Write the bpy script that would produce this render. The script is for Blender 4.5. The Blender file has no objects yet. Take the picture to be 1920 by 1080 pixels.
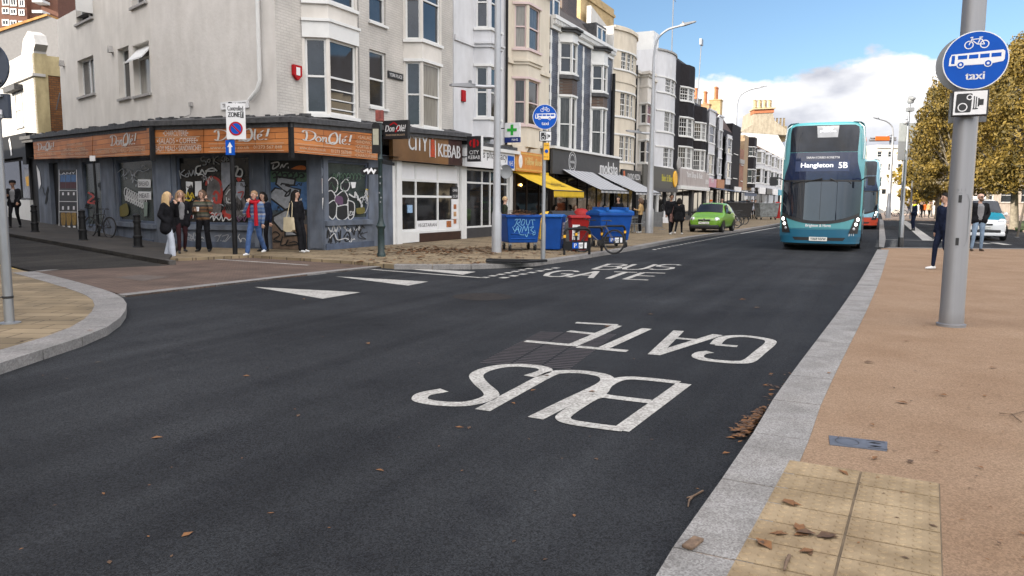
import bpy, bmesh, math, random
from mathutils import Vector, Matrix
R = math.radians
rnd = random.Random(7)
sc = bpy.context.scene
COL = sc.collection
# ------------------------------------------------------------------ camera, sky, sun, exposure
FOC = 1440.0                      # focal length for a 1920 px wide frame
PITCH, ROLL, CAMH = math.atan((540 - 376.1) / FOC), 0.0077, 1.6
cam = bpy.data.cameras.new('camera'); cam.sensor_width = 36; cam.lens = 36 * FOC / 1920
cam.clip_start = 0.05; cam.clip_end = 3000
co = bpy.data.objects.new('camera', cam); COL.objects.link(co)
co.matrix_world = Matrix.Translation((0, 0, CAMH)) @ Matrix.Rotation(R(90) - PITCH, 4, 'X') @ Matrix.Rotation(ROLL, 4, 'Z')
sc.camera = co
sc.view_settings.view_transform = 'Standard'; sc.view_settings.look = 'None'
sc.view_settings.gamma = 1; sc.view_settings.use_curve_mapping = False
sc.view_settings.exposure = 1.32
SUN_EL, SUN_ROT = R(19), math.atan2(-0.906, -0.42)
world = bpy.data.worlds.new('World'); sc.world = world; world.use_nodes = True
def build_world():
 nt = world.node_tree; nt.nodes.clear(); N = nt.nodes.new; L = nt.links.new
 out = N('ShaderNodeOutputWorld'); bg = N('ShaderNodeBackground'); bg.inputs[1].default_value = 0.15
 sky = N('ShaderNodeTexSky'); sky.sky_type = 'NISHITA'; sky.sun_disc = False
 sky.sun_elevation = SUN_EL; sky.sun_rotation = SUN_ROT; sky.dust_density = 0.6; sky.ozone_density = 1.2; sky.altitude = 20
 tc = N('ShaderNodeTexCoord'); sep = N('ShaderNodeSeparateXYZ'); L(tc.outputs['Generated'], sep.inputs[0])
 mp = N('ShaderNodeMapping'); mp.inputs['Scale'].default_value = (1, 1, 2.1); mp.inputs['Location'].default_value = (0.35, 0.1, 0.13)
 L(tc.outputs['Generated'], mp.inputs[0])
 n1 = N('ShaderNodeTexNoise'); n1.inputs['Scale'].default_value = 4.2; n1.inputs['Detail'].default_value = 9; n1.inputs['Roughness'].default_value = 0.56
 L(mp.outputs[0], n1.inputs[0])
 def math_(op, a, b, clamp=False):
  m = N('ShaderNodeMath'); m.operation = op; m.use_clamp = clamp
  for i, v in enumerate((a, b)):
   if v is None: continue
   if isinstance(v, (int, float)): m.inputs[i].default_value = v
   else: L(v, m.inputs[i])
  return m.outputs[0]
 el = math_('MULTIPLY', math_('SUBTRACT', 0.164, sep.outputs[2]), 4.5)
 m = math_('ADD', math_('MULTIPLY', n1.outputs[0], 0.9), el)
 front = math_('MULTIPLY', math_('SUBTRACT', m, 0.45), 24.0, True)
 fy = math_('MULTIPLY', math_('ADD', sep.outputs[1], 0.15), 5.0, True)
 front = math_('MULTIPLY', front, fy)
 rear = math_('MULTIPLY', math_('SUBTRACT', 0.34, sep.outputs[1]), 2.4, True)  # bright cloud added behind the camera to light the shaded shop fronts
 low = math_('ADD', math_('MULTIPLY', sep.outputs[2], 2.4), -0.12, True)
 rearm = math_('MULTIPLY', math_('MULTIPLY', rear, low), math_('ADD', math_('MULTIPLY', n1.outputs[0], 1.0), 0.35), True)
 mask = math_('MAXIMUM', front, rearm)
 n2 = N('ShaderNodeTexNoise'); n2.inputs['Scale'].default_value = 5.5; n2.inputs['Detail'].default_value = 9
 mp2 = N('ShaderNodeMapping'); mp2.inputs['Location'].default_value = (0.37, 0.14, 0.06); mp2.inputs['Scale'].default_value = (1, 1, 2.3)
 L(tc.outputs['Generated'], mp2.inputs[0]); L(mp2.outputs[0], n2.inputs[0])
 sh = math_('ADD', math_('MULTIPLY', math_('SUBTRACT', n2.outputs[0], 0.50), 5.5), math_('MULTIPLY', sep.outputs[2], 4.4), True)
 cr = N('ShaderNodeMix'); cr.data_type = 'RGBA'; L(sh, cr.inputs[0])
 cr.inputs[6].default_value = (1.38, 1.45, 1.72, 1); cr.inputs[7].default_value = (3.3, 3.3, 3.35, 1)
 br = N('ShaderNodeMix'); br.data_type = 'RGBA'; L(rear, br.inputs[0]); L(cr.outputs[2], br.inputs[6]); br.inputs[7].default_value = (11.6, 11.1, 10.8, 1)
 tint = N('ShaderNodeMix'); tint.data_type = 'RGBA'; tint.blend_type = 'MULTIPLY'; tint.inputs[0].default_value = 1
 L(sky.outputs[0], tint.inputs[6]); tint.inputs[7].default_value = (.37, .43, .50, 1)
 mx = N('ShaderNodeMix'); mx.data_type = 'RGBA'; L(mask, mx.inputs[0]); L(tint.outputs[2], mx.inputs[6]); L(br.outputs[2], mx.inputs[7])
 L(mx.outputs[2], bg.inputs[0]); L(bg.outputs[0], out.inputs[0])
build_world()
sl = bpy.data.lights.new('sun', 'SUN'); sl.energy = 4.0; sl.angle = R(0.5); sl.color = (1.0, 0.90, 0.76)
so = bpy.data.objects.new('sun', sl); COL.objects.link(so)
sdir = Vector((math.sin(SUN_ROT) * math.cos(SUN_EL), math.cos(SUN_ROT) * math.cos(SUN_EL), math.sin(SUN_EL)))
so.rotation_euler = sdir.to_track_quat('Z', 'Y').to_euler(); so.location = (-40, -20, 40)
# ------------------------------------------------------------------ survey: photo measurements turned into places
def sight(px, py):
 x = (px - 960) / FOC; y = (540 - py) / FOC
 c, s = math.cos(ROLL), math.sin(ROLL); x, y = c * x - s * y, s * x + c * y
 return Vector((x, math.cos(PITCH) + y * math.sin(PITCH), -math.sin(PITCH) + y * math.cos(PITCH)))
def G(px, py, z=0.0):
 r = sight(px, py); t = (z - CAMH) / r.z
 return Vector((r.x * t, r.y * t, z))
def D(px, py, depth):               # point at a known distance along the view axis
 r = sight(px, py); return Vector((r.x * depth / r.y, depth, CAMH + r.z * depth / r.y))
_r = sight(1660, 381)
ANG = math.atan2(_r.y, _r.x)        # direction of the street
UD = Vector((math.cos(ANG), math.sin(ANG), 0)); UN = Vector((math.sin(ANG), -math.cos(ANG), 0))
P0 = G(612, 469, .1); P0.z = 0
def W(u, o=0, z=0): return P0 + UD * u + UN * o + Vector((0, 0, z))
def plane_at(px, py, o, ang, off=0):
 n = Vector((math.sin(ang), -math.cos(ang), 0)); d = Vector((math.cos(ang), math.sin(ang), 0))
 r = sight(px, py); t = (o.dot(n) + off) / r.dot(n)
 p = r * t; return (p - o).dot(d), CAMH + p.z
def F(px, py, off=0): return plane_at(px, py, P0, ANG, off)
# ------------------------------------------------------------------ materials
MATS = {}
def mat(name, col, rough=.6, metal=0, var=.12, scale=6, bump=0, bscale=40, col2=None, spec=.5, stretch=None, emit=0, dirt=0, speck=0, coat=0, ior=None, speckm=.8):
 if name in MATS: return MATS[name]
 m = bpy.data.materials.new(name); m.use_nodes = True; MATS[name] = m
 nt = m.node_tree; N = nt.nodes.new; L = nt.links.new; b = nt.nodes['Principled BSDF']
 b.inputs['Roughness'].default_value = rough; b.inputs['Metallic'].default_value = metal
 b.inputs['Specular IOR Level'].default_value = spec
 if ior: b.inputs['IOR'].default_value = ior
 if coat: b.inputs['Coat Weight'].default_value = coat; b.inputs['Coat Roughness'].default_value = .05
 tc = N('ShaderNodeTexCoord'); vec = tc.outputs['Object']
 if stretch:
  mp = N('ShaderNodeMapping'); mp.inputs['Scale'].default_value = stretch; L(vec, mp.inputs[0]); svec = mp.outputs[0]
 else: svec = vec
 nz = N('ShaderNodeTexNoise'); nz.inputs['Scale'].default_value = scale; nz.inputs['Detail'].default_value = 6; nz.inputs['Roughness'].default_value = .62
 L(svec, nz.inputs[0])
 rp = N('ShaderNodeValToRGB'); c2 = col2 or tuple(min(1, c * (1 + var)) for c in col)
 c1 = col if col2 else tuple(c * (1 - var) for c in col)
 rp.color_ramp.elements[0].position = .32; rp.color_ramp.elements[1].position = .68
 rp.color_ramp.elements[0].color = (*c1, 1); rp.color_ramp.elements[1].color = (*c2, 1)
 L(nz.outputs[0], rp.inputs[0]); colour = rp.outputs[0]
 if dirt:                                   # rain streaks and grime, running down the face
  mp = N('ShaderNodeMapping'); mp.inputs['Scale'].default_value = (1.3, 1.3, .4); L(vec, mp.inputs[0])
  n2 = N('ShaderNodeTexNoise'); n2.inputs['Scale'].default_value = 2.3; n2.inputs['Detail'].default_value = 7; L(mp.outputs[0], n2.inputs[0])
  r2 = N('ShaderNodeValToRGB'); r2.color_ramp.elements[0].position = .38; r2.color_ramp.elements[1].position = .62
  r2.color_ramp.elements[0].color = (1 - dirt, 1 - dirt * 1.05, 1 - dirt * 1.12, 1); r2.color_ramp.elements[1].color = (1, 1, 1, 1)
  L(n2.outputs[0], r2.inputs[0])
  mx = N('ShaderNodeMix'); mx.data_type = 'RGBA'; mx.blend_type = 'MULTIPLY'; mx.inputs[0].default_value = 1
  L(colour, mx.inputs[6]); L(r2.outputs[0], mx.inputs[7]); colour = mx.outputs[2]
 if speck:
  n3 = N('ShaderNodeTexVoronoi'); n3.inputs['Scale'].default_value = speck; L(vec, n3.inputs[0])
  bw = N('ShaderNodeRGBToBW'); L(n3.outputs['Color'], bw.inputs[0])
  r3 = N('ShaderNodeValToRGB'); r3.color_ramp.elements[0].color = (.45, .42, .40, 1); r3.color_ramp.elements[1].color = (1.5, 1.5, 1.5, 1)
  r3.color_ramp.elements[0].position = .2; r3.color_ramp.elements[1].position = .8
  L(bw.outputs[0], r3.inputs[0])
  mx = N('ShaderNodeMix'); mx.data_type = 'RGBA'; mx.blend_type = 'MULTIPLY'; mx.inputs[0].default_value = speckm
  L(colour, mx.inputs[6]); L(r3.outputs[0], mx.inputs[7]); colour = mx.outputs[2]
 L(colour, b.inputs['Base Color'])
 if bump:
  n4 = N('ShaderNodeTexNoise'); n4.inputs['Scale'].default_value = bscale; n4.inputs['Detail'].default_value = 5; L(vec, n4.inputs[0])
  bp = N('ShaderNodeBump'); bp.inputs['Strength'].default_value = bump; bp.inputs['Distance'].default_value = .02
  L(n4.outputs[0], bp.inputs['Height']); L(bp.outputs[0], b.inputs['Normal'])
 if emit:
  b.inputs['Emission Color'].default_value = (*col, 1); b.inputs['Emission Strength'].default_value = emit
 return m
def brick(name, c1, c2, mortar, w=.225, h=.075, rough=.8, bump=.6, msize=.012, dirt=.3, axis='xz', offset=.5, spec=.4):
 if name in MATS: return MATS[name]
 m = bpy.data.materials.new(name); m.use_nodes = True; MATS[name] = m
 nt = m.node_tree; N = nt.nodes.new; L = nt.links.new; b = nt.nodes['Principled BSDF']; b.inputs['Roughness'].default_value = rough
 b.inputs['Specular IOR Level'].default_value = spec
 tc = N('ShaderNodeTexCoord'); sp = N('ShaderNodeSeparateXYZ'); L(tc.outputs['Object'], sp.inputs[0]); cb = N('ShaderNodeCombineXYZ')
 if axis == 'xz':
  ad = N('ShaderNodeMath'); ad.operation = 'ADD'; L(sp.outputs[0], ad.inputs[0]); L(sp.outputs[1], ad.inputs[1])
  L(ad.outputs[0], cb.inputs[0]); L(sp.outputs[2], cb.inputs[1])
 else: L(sp.outputs[0], cb.inputs[0]); L(sp.outputs[1], cb.inputs[1])
 bt = N('ShaderNodeTexBrick'); bt.offset = offset; bt.inputs['Color1'].default_value = (*c1, 1); bt.inputs['Color2'].default_value = (*c2, 1); bt.inputs['Mortar'].default_value = (*mortar, 1)
 bt.inputs['Scale'].default_value = 1; bt.inputs['Mortar Size'].default_value = msize; bt.inputs['Brick Width'].default_value = w; bt.inputs['Row Height'].default_value = h
 bt.inputs['Mortar Smooth'].default_value = .3
 nw = N('ShaderNodeTexNoise'); nw.inputs['Scale'].default_value = 9; L(tc.outputs['Object'], nw.inputs[0])
 ms = N('ShaderNodeVectorMath'); ms.operation = 'SCALE'; ms.inputs['Scale'].default_value = .02; L(nw.outputs['Color'], ms.inputs[0])
 av = N('ShaderNodeVectorMath'); L(cb.outputs[0], av.inputs[0]); L(ms.outputs[0], av.inputs[1]); L(av.outputs[0], bt.inputs[0])
 n2 = N('ShaderNodeTexNoise'); n2.inputs['Scale'].default_value = 1.1; n2.inputs['Detail'].default_value = 8; L(tc.outputs['Object'], n2.inputs[0])
 r2 = N('ShaderNodeValToRGB'); r2.color_ramp.elements[0].position = .35; r2.color_ramp.elements[1].position = .62
 r2.color_ramp.elements[0].color = (1 - dirt, 1 - dirt, 1 - dirt, 1); r2.color_ramp.elements[1].color = (1, 1, 1, 1); L(n2.outputs[0], r2.inputs[0])
 mx = N('ShaderNodeMix'); mx.data_type = 'RGBA'; mx.blend_type = 'MULTIPLY'; mx.inputs[0].default_value = 1
 L(bt.outputs[0], mx.inputs[6]); L(r2.outputs[0], mx.inputs[7]); L(mx.outputs[2], b.inputs['Base Color'])
 bp = N('ShaderNodeBump'); bp.inputs['Strength'].default_value = bump; bp.inputs['Distance'].default_value = -.012
 L(bt.outputs['Fac'], bp.inputs['Height']); L(bp.outputs[0], b.inputs['Normal'])
 return m
white_paint = mat('white_paint', (.62, .62, .61), .5, var=.05, scale=3)
wall_white = mat('wall_white', (.60, .57, .53), .85, var=.06, scale=1.3, bump=.25, bscale=9, dirt=.08)
wall_grey = mat('wall_cool_white', (.55, .555, .58), .8, var=.05, scale=1.5, bump=.1, bscale=12, dirt=.08)
wall_cream = mat('wall_cream', (.60, .54, .45), .8, var=.04, scale=1.5, bump=.1, bscale=12, dirt=.09)
wall_sand = mat('wall_sand', (.57, .51, .42), .8, var=.05, scale=1.5, bump=.1, bscale=12, dirt=.11)
wall_black = mat('wall_black', (.018, .016, .018), .7, spec=.12, var=.3, scale=4, bump=.2, bscale=14)
wall_brick_white = brick('painted_brick', (.52, .495, .46), (.49, .465, .435), (.44, .415, .39), .23, .078, .85, .55, .012, .2)
wall_blue = brick('blue_glazed_brick', (.022, .03, .06), (.07, .085, .135), (.13, .135, .15), .24, .1, .3, .9, .016, .45, spec=.6)
wall_brown = brick('brown_brick', (.055, .028, .018), (.11, .055, .03), (.12, .11, .10), .22, .08, .5, .6, .013, .4)
wall_red = brick('red_brick', (.25, .085, .045), (.33, .12, .06), (.28, .22, .18), .22, .078, .85, .5, .012, .3)
wall_yellow = brick('yellow_brick', (.42, .29, .13), (.52, .37, .18), (.36, .3, .2), .22, .078, .9, .5, .012, .3)
pink_paint = mat('pink_paint', (.56, .44, .43), .55, var=.05, scale=3)
grey_stone = mat('stone_sill', (.30, .29, .28), .85, var=.2, scale=9, bump=.2)
slate = mat('roof_slate', (.075, .065, .06), .8, var=.35, scale=5, bump=.4, bscale=18)
lead = mat('lead_flashing', (.05, .05, .053), .7, var=.45, scale=7, bump=.7, bscale=11)
black_paint = mat('black_paint', (.011, .011, .012), .5, var=.3, scale=7, spec=.2)
dark_paint = mat('charcoal_paint', (.04, .04, .043), .5, var=.15, scale=4)
blue_render = mat('blue_grey_render', (.095, .115, .155), .75, col2=(.145, .165, .205), scale=1.6, bump=.2, bscale=9, dirt=.35)
blue_dark = mat('blue_grey_dark', (.07, .09, .135), .7, var=.25, scale=2, dirt=.3)
glass = mat('window_glass', (.018, .021, .027), .04, var=.5, scale=1.2, spec=.5, ior=1.62)
glass_dim = mat('shop_glass', (.014, .014, .015), .05, var=.6, scale=1.5, ior=1.5)
glass_dirty = mat('dirty_glass', (.02, .027, .028), .25, col2=(.06, .075, .07), scale=1.6, ior=1.45)
curtain = mat('net_curtain_glass', (.22, .21, .19), .12, var=.3, scale=5, stretch=(5, 5, .25), ior=1.5)
curtain_dim = mat('dim_curtain_glass', (.055, .055, .055), .1, var=.6, scale=4, stretch=(4, 4, .3), ior=1.5)
glass_red = mat('red_curtain_glass', (.13, .025, .025), .1, var=.4, scale=4, stretch=(4, 4, .3), ior=1.6)
chrome = mat('polished_metal', (.6, .6, .6), .2, 1, var=.05)
galv = mat('galvanised_steel', (.28, .29, .305), .42, .75, var=.12, scale=4, stretch=(3, 3, .4))
alu = mat('brushed_aluminium', (.24, .24, .25), .45, .6, var=.05, scale=5, stretch=(4, 4, .2))
lamp_grey = mat('lamp_column_paint', (.34, .35, .37), .4, .3, var=.06, scale=4)
rubber = mat('tyre_rubber', (.012, .012, .013), .8, var=.3, scale=20)
sign_white = mat('sign_white', (.66, .66, .67), .45, var=.03)
sign_blue = mat('sign_blue', (.003, .07, .38), .5, var=.06, spec=.15)
sign_red = mat('sign_red', (.34, .008, .012), .5, var=.08, spec=.2)
sign_black = mat('sign_black', (.012, .012, .014), .45, var=.1)
sign_grey = mat('sign_back_grey', (.18, .19, .20), .55, var=.06)
sign_yellow = mat('sign_yellow', (.72, .38, .02), .45, var=.05)
paint_line = mat('road_marking_white', (.27, .265, .25), .8, col2=(.40, .39, .37), scale=3, bump=.3, bscale=90, speck=55, speckm=.5, spec=.2)
paint_yellow = mat('road_marking_yellow', (.52, .36, .08), .75, var=.2, scale=6)
# ------------------------------------------------------------------ mesh builder and scene objects
class MB:
 def __init__(s): s.v = []; s.f = []; s.m = []; s.k = 0; s.T = None
 def add(s, vs, fs):
  o = len(s.v)
  for p in vs:
   p = Vector(p)
   s.v.append(s.T @ p if s.T else p)
  for f in fs: s.f.append([i + o for i in f]); s.m.append(s.k)
  return s
 def box(s, x0, x1, y0, y1, z0, z1):
  return s.add([(x0, y0, z0), (x1, y0, z0), (x1, y1, z0), (x0, y1, z0), (x0, y0, z1), (x1, y0, z1), (x1, y1, z1), (x0, y1, z1)],
      [(3, 2, 1, 0), (4, 5, 6, 7), (0, 1, 5, 4), (1, 2, 6, 5), (2, 3, 7, 6), (3, 0, 4, 7)])
 def face(s, *pts): return s.add(pts, [tuple(range(len(pts)))])
 def prism(s, pts, vec):                      # polygon swept along a vector
  n = len(pts); vec = Vector(vec); a = [Vector(p) for p in pts]; b = [p + vec for p in a]
  return s.add(a + b, [tuple(range(n - 1, -1, -1)), tuple(range(n, 2 * n))] + [(i, (i + 1) % n, n + (i + 1) % n, n + i) for i in range(n)])
 def tube(s, pts, r, n=8, cap=True, closed=False):
  pts = [Vector(p) for p in pts]; k = len(pts); rs = r if isinstance(r, (list, tuple)) else [r] * k
  vs = []; fs = []; prev = None
  for i, p in enumerate(pts):
   if closed: t = pts[(i + 1) % k] - pts[i - 1]
   else: t = pts[min(i + 1, k - 1)] - pts[max(i - 1, 0)]
   t.normalize()
   a = prev - t * prev.dot(t) if prev else t.orthogonal()
   if a.length < 1e-6: a = t.orthogonal()
   a.normalize(); prev = a; b = t.cross(a)
   for j in range(n):
    q = 2 * math.pi * j / n; vs.append(p + (a * math.cos(q) + b * math.sin(q)) * rs[i])
  for i in range(k if closed else k - 1):
   i2 = (i + 1) % k
   for j in range(n): fs.append((i * n + j, i * n + (j + 1) % n, i2 * n + (j + 1) % n, i2 * n + j))
  if cap and not closed: fs += [tuple(range(n - 1, -1, -1)), tuple((k - 1) * n + j for j in range(n))]
  return s.add(vs, fs)
 def lathe(s, prof, c=(0, 0, 0), n=16, axis='z', cap=True):
  vs = []; c = Vector(c)
  for r, h in prof:
   for j in range(n):
    q = 2 * math.pi * j / n; a, b = r * math.cos(q), r * math.sin(q)
    vs.append(c + Vector({'z': (a, b, h), 'y': (a, h, -b), 'x': (h, a, b)}[axis]))
  k = len(prof); fs = [(i * n + j, i * n + (j + 1) % n, (i + 1) * n + (j + 1) % n, (i + 1) * n + j) for i in range(k - 1) for j in range(n)]
  if cap: fs += [tuple(range(n - 1, -1, -1)), tuple((k - 1) * n + j for j in range(n))]
  return s.add(vs, fs)
 def ell(s, c, r, n=12, m=8):
  c = Vector(c); vs = []
  for i in range(m + 1):
   t = math.pi * i / m
   for j in range(n):
    q = 2 * math.pi * j / n; vs.append(c + Vector((r[0] * math.sin(t) * math.cos(q), r[1] * math.sin(t) * math.sin(q), r[2] * math.cos(t))))
  return s.add(vs, [(i * n + j, (i + 1) * n + j, (i + 1) * n + (j + 1) % n, i * n + (j + 1) % n) for i in range(m) for j in range(n)])
 def ribbon(s, pts, w, P, closed=False):      # flat stroke; pts in 2-D, P maps (a, b) to a place
  pts = [Vector(p) for p in pts]; k = len(pts); lf = []; rt = []
  for i, p in enumerate(pts):
   d1 = (p - pts[i - 1]) if (i > 0 or closed) else (pts[1] - p)
   d2 = (pts[(i + 1) % k] - p) if (i < k - 1 or closed) else d1
   if d1.length < 1e-9: d1 = d2
   if d2.length < 1e-9: d2 = d1
   d1 = d1.normalized(); d2 = d2.normalized(); n1 = Vector((-d1.y, d1.x)); n2 = Vector((-d2.y, d2.x)); n = n1 + n2
   if n.length < .3: n = n1
   n.normalize(); sc_ = 1 / max(.5, n.dot(n1)); ww = (w[i] if isinstance(w, list) else w) / 2
   lf.append(P(*(p + n * ww * sc_))); rt.append(P(*(p - n * ww * sc_)))
  fs = [(i, (i + 1) % k, k + (i + 1) % k, k + i) for i in range(k if closed else k - 1)]
  return s.add(lf + rt, fs)
 def build(s, name, mats, parent=None, smooth=False, bevel=0, loc=None, rz=0):
  me = bpy.data.meshes.new(name); me.from_pydata([tuple(v) for v in s.v], [], s.f)
  mats = mats if isinstance(mats, (list, tuple)) else [mats]
  for m in mats: me.materials.append(m)
  if any(s.m): me.polygons.foreach_set('material_index', s.m)
  bm = bmesh.new(); bm.from_mesh(me); bmesh.ops.recalc_face_normals(bm, faces=bm.faces); bm.to_mesh(me); bm.free()
  o = bpy.data.objects.new(name, me); COL.objects.link(o)
  if smooth:
   me.polygons.foreach_set('use_smooth', [True] * len(me.polygons))
   try: me.set_sharp_from_angle(angle=R(38))
   except Exception: pass
  if bevel:
   b = o.modifiers.new('bevel', 'BEVEL'); b.width = bevel; b.segments = 2; b.limit_method = 'ANGLE'
  if parent: o.parent = parent
  if loc is not None: o.location = loc
  o.rotation_euler.z = rz
  return o
def tag(o, label, cat, group=None, kind=None):
 o['label'] = label; o['category'] = cat
 if group: o['group'] = group
 if kind: o['kind'] = kind
 return o
def thing(name, label, cat, loc=(0, 0, 0), rz=0, group=None):
 o = bpy.data.objects.new(name, None); COL.objects.link(o); o.location = loc; o.rotation_euler.z = rz; o.empty_display_size = .2
 return tag(o, label, cat, group)
def structure(o, label, cat): return tag(o, label, cat, kind='structure')
def dup(root, loc, rz, label=None):
 r = root.copy(); COL.objects.link(r); r.location = loc; r.rotation_euler.z = rz
 if label: r['label'] = label
 for ch in list(root.children):
  c = ch.copy(); COL.objects.link(c); c.parent = r
  for g in list(ch.children):
   e = g.copy(); COL.objects.link(e); e.parent = c
 return r
def curve_pts(pts, n=6):            # Catmull-Rom through 2-D/3-D points
 pts = [Vector(p) for p in pts]; out = []
 for i in range(len(pts) - 1):
  p0, p1, p2, p3 = pts[max(i - 1, 0)], pts[i], pts[i + 1], pts[min(i + 2, len(pts) - 1)]
  for j in range(n):
   t = j / n; out.append(.5 * ((2 * p1) + (p2 - p0) * t + (2 * p0 - 5 * p1 + 4 * p2 - p3) * t * t + (3 * p1 - p0 - 3 * p2 + p3) * t ** 3))
 return out + [pts[-1]]
TEXTS = {}
def text_geo(s):
 if s not in TEXTS:
  cu = bpy.data.curves.new('lettering', 'FONT'); cu.body = s; cu.size = 1; cu.resolution_u = 3
  o = bpy.data.objects.new('lettering', cu); COL.objects.link(o)
  dg = bpy.context.evaluated_depsgraph_get(); dg.update(); me = o.evaluated_get(dg).to_mesh()
  vs = [v.co.copy() for v in me.vertices]; fs = [tuple(p.vertices) for p in me.polygons]
  o.evaluated_get(dg).to_mesh_clear(); bpy.data.objects.remove(o); bpy.data.curves.remove(cu)
  TEXTS[s] = (vs, fs)
 return TEXTS[s]
def put_text(mb, s, x0, x1, z0, z1, P, shear=0, embolden=0):
 vs, fs = text_geo(s)
 if not vs: return mb
 ax = min(v.x for v in vs); bx = max(v.x for v in vs); az = min(v.y for v in vs); bz = max(v.y for v in vs)
 for k in ([0] if not embolden else [-embolden, 0, embolden]):
  mb.add([P(x0 + (v.x - ax) / (bx - ax) * (x1 - x0) + shear * (v.y - az) / (bz - az) + k, z0 + (v.y - az) / (bz - az) * (z1 - z0) + abs(k) * .3, abs(k) * .06) for v in vs], fs)
 return mb
def text(parent, s, m, x0, x1, z0, z1, y=0, shear=0, P=None, name='lettering', embolden=0):
 P = P or (lambda a, b, c: (a, y - c, b))
 return put_text(MB(), s, x0, x1, z0, z1, P, shear, embolden).build(name, m, parent)
# ------------------------------------------------------------------ ground, roads, pavements
asphalt = mat('asphalt', (.019, .0205, .0245), .82, col2=(.0275, .0295, .0345), scale=.45, bump=.55, bscale=160, speck=130, spec=.12)
asphalt_old = mat('worn_asphalt', (.024, .023, .023), .88, col2=(.034, .032, .031), scale=1.2, bump=.5, bscale=120, speck=110, spec=.12)
resin = mat('buff_resin_aggregate', (.225, .148, .095), .85, col2=(.28, .195, .132), scale=1.1, bump=.6, bscale=170, speck=110, speckm=.38, spec=.15)
granite = mat('granite_kerb', (.20, .195, .19), .75, col2=(.27, .262, .255), scale=2.5, bump=.25, bscale=120, speck=120, speckm=.5, spec=.2, dirt=.2)
kerb_grey = mat('grey_kerb', (.15, .145, .14), .8, col2=(.215, .205, .2), scale=2, bump=.3, bscale=70, speck=60, speckm=.35)
slabs = brick('tan_paving', (.19, .143, .085), (.25, .193, .12), (.09, .065, .042), .6, .3, .85, .5, .012, .4, axis='xy')
setts = brick('brown_block_paving', (.10, .066, .05), (.13, .088, .067), (.065, .045, .036), .2, .1, .85, .4, .012, .35, axis='xy')
old_slabs = brick('dark_paving', (.032, .028, .025), (.046, .04, .034), (.018, .016, .015), .6, .45, .9, .4, .015, .4, axis='xy')
tactile_m = mat('buff_tactile_slab', (.225, .165, .10), .8, dirt=.3, col2=(.335, .26, .165), spec=.2, scale=3.6, bump=.2, bscale=70)
grass_m = mat('grass', (.05, .075, .02), .9, var=.5, scale=4, bump=.8, bscale=60)
iron = mat('cast_iron', (.045, .04, .042), .6, .4, var=.4, scale=20)
def streaks(m):                    # worn wheel tracks and stains along the carriageway
 nt = m.node_tree; N = nt.nodes.new; L = nt.links.new; b = nt.nodes['Principled BSDF']; src = b.inputs['Base Color'].links[0].from_socket; tc = N('ShaderNodeTexCoord')
 def lay(src, sc_, rot, scale, lo, hi, p0, p1, detail=6):
  mp = N('ShaderNodeMapping'); mp.vector_type = 'TEXTURE'; mp.inputs['Rotation'].default_value = (0, 0, rot); mp.inputs['Scale'].default_value = sc_; L(tc.outputs['Object'], mp.inputs[0])
  nz = N('ShaderNodeTexNoise'); nz.inputs['Scale'].default_value = scale; nz.inputs['Detail'].default_value = detail; L(mp.outputs[0], nz.inputs[0]); r = N('ShaderNodeValToRGB'); r.color_ramp.elements[0].position = p0; r.color_ramp.elements[1].position = p1
  r.color_ramp.elements[0].color = (lo, lo, lo, 1); r.color_ramp.elements[1].color = (hi, hi, hi * .98, 1); L(nz.outputs[0], r.inputs[0]); mx = N('ShaderNodeMix'); mx.data_type = 'RGBA'; mx.blend_type = 'MULTIPLY'; mx.inputs[0].default_value = 1; L(src, mx.inputs[6]); L(r.outputs[0], mx.inputs[7]); return mx.outputs[2]
 src = lay(src, (14, .55, 1), ANG, 1, .82, 1.22, .36, .64, 3); src = lay(src, (1, 1, 1), 0, .35, .80, 1.15, .35, .6); src = lay(src, (1, 1, 1), 0, 2.2, .86, 1.03, .30, .42)
 L(src, b.inputs['Base Color'])
streaks(asphalt); streaks(asphalt_old)
g = MB().face((-700, -300, 0), (700, -300, 0), (700, 900, 0), (-700, 900, 0)).build('road', asphalt)
structure(g, 'dark asphalt carriageway running up the shopping street', 'road')
def slab_poly(name, pts, z, m, label, cat, h=.2):
 o = MB().prism([(p[0], p[1], z - h) for p in pts], (0, 0, h)).build(name, m)
 return structure(o, label, cat)
def inset(pts, d, side):
 P_ = [Vector((p[0], p[1], 0)) for p in pts]; out = []
 for i, p in enumerate(P_): t = (P_[min(i + 1, len(P_) - 1)] - P_[max(i - 1, 0)]).normalized(); out.append(p + Vector((-t.y, t.x, 0)) * side * d)
 return out
def resample(pts, step):
 out = [pts[0]]; left = step
 for a, b in zip(pts, pts[1:]):
  d = (b - a).length; pos = 0
  while d - pos >= left:
   pos += left; out.append(a + (b - a) * (pos / d)); left = step
  left -= d - pos
 return out
def kerb(name, outer, width, z, m, label, stone=.9, side=1, zb=-.1):
 pts = resample([Vector((p[0], p[1], 0)) for p in outer], stone); b = MB()
 nr = []
 for i, p in enumerate(pts):
  t = (pts[min(i + 1, len(pts) - 1)] - pts[max(i - 1, 0)]).normalized(); nr.append(Vector((-t.y, t.x, 0)) * side)
 for i in range(len(pts) - 1):
  a, c = pts[i], pts[i + 1]; e = (c - a).normalized() * .007; dz = rnd.uniform(-.001, .001)
  q = [a + e, c - e, c - e + nr[i + 1] * width, a + e + nr[i] * width]
  b.prism([(p.x, p.y, zb) for p in q], (0, 0, z + dz - zb))
 return structure(b.build(name, m), label, 'kerb')
A2 = Vector((-6.29, 21.1, 0)); C1 = Vector((-11.0, 24.0, 0)); SD = Vector((-.7071, .7071, 0))
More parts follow.
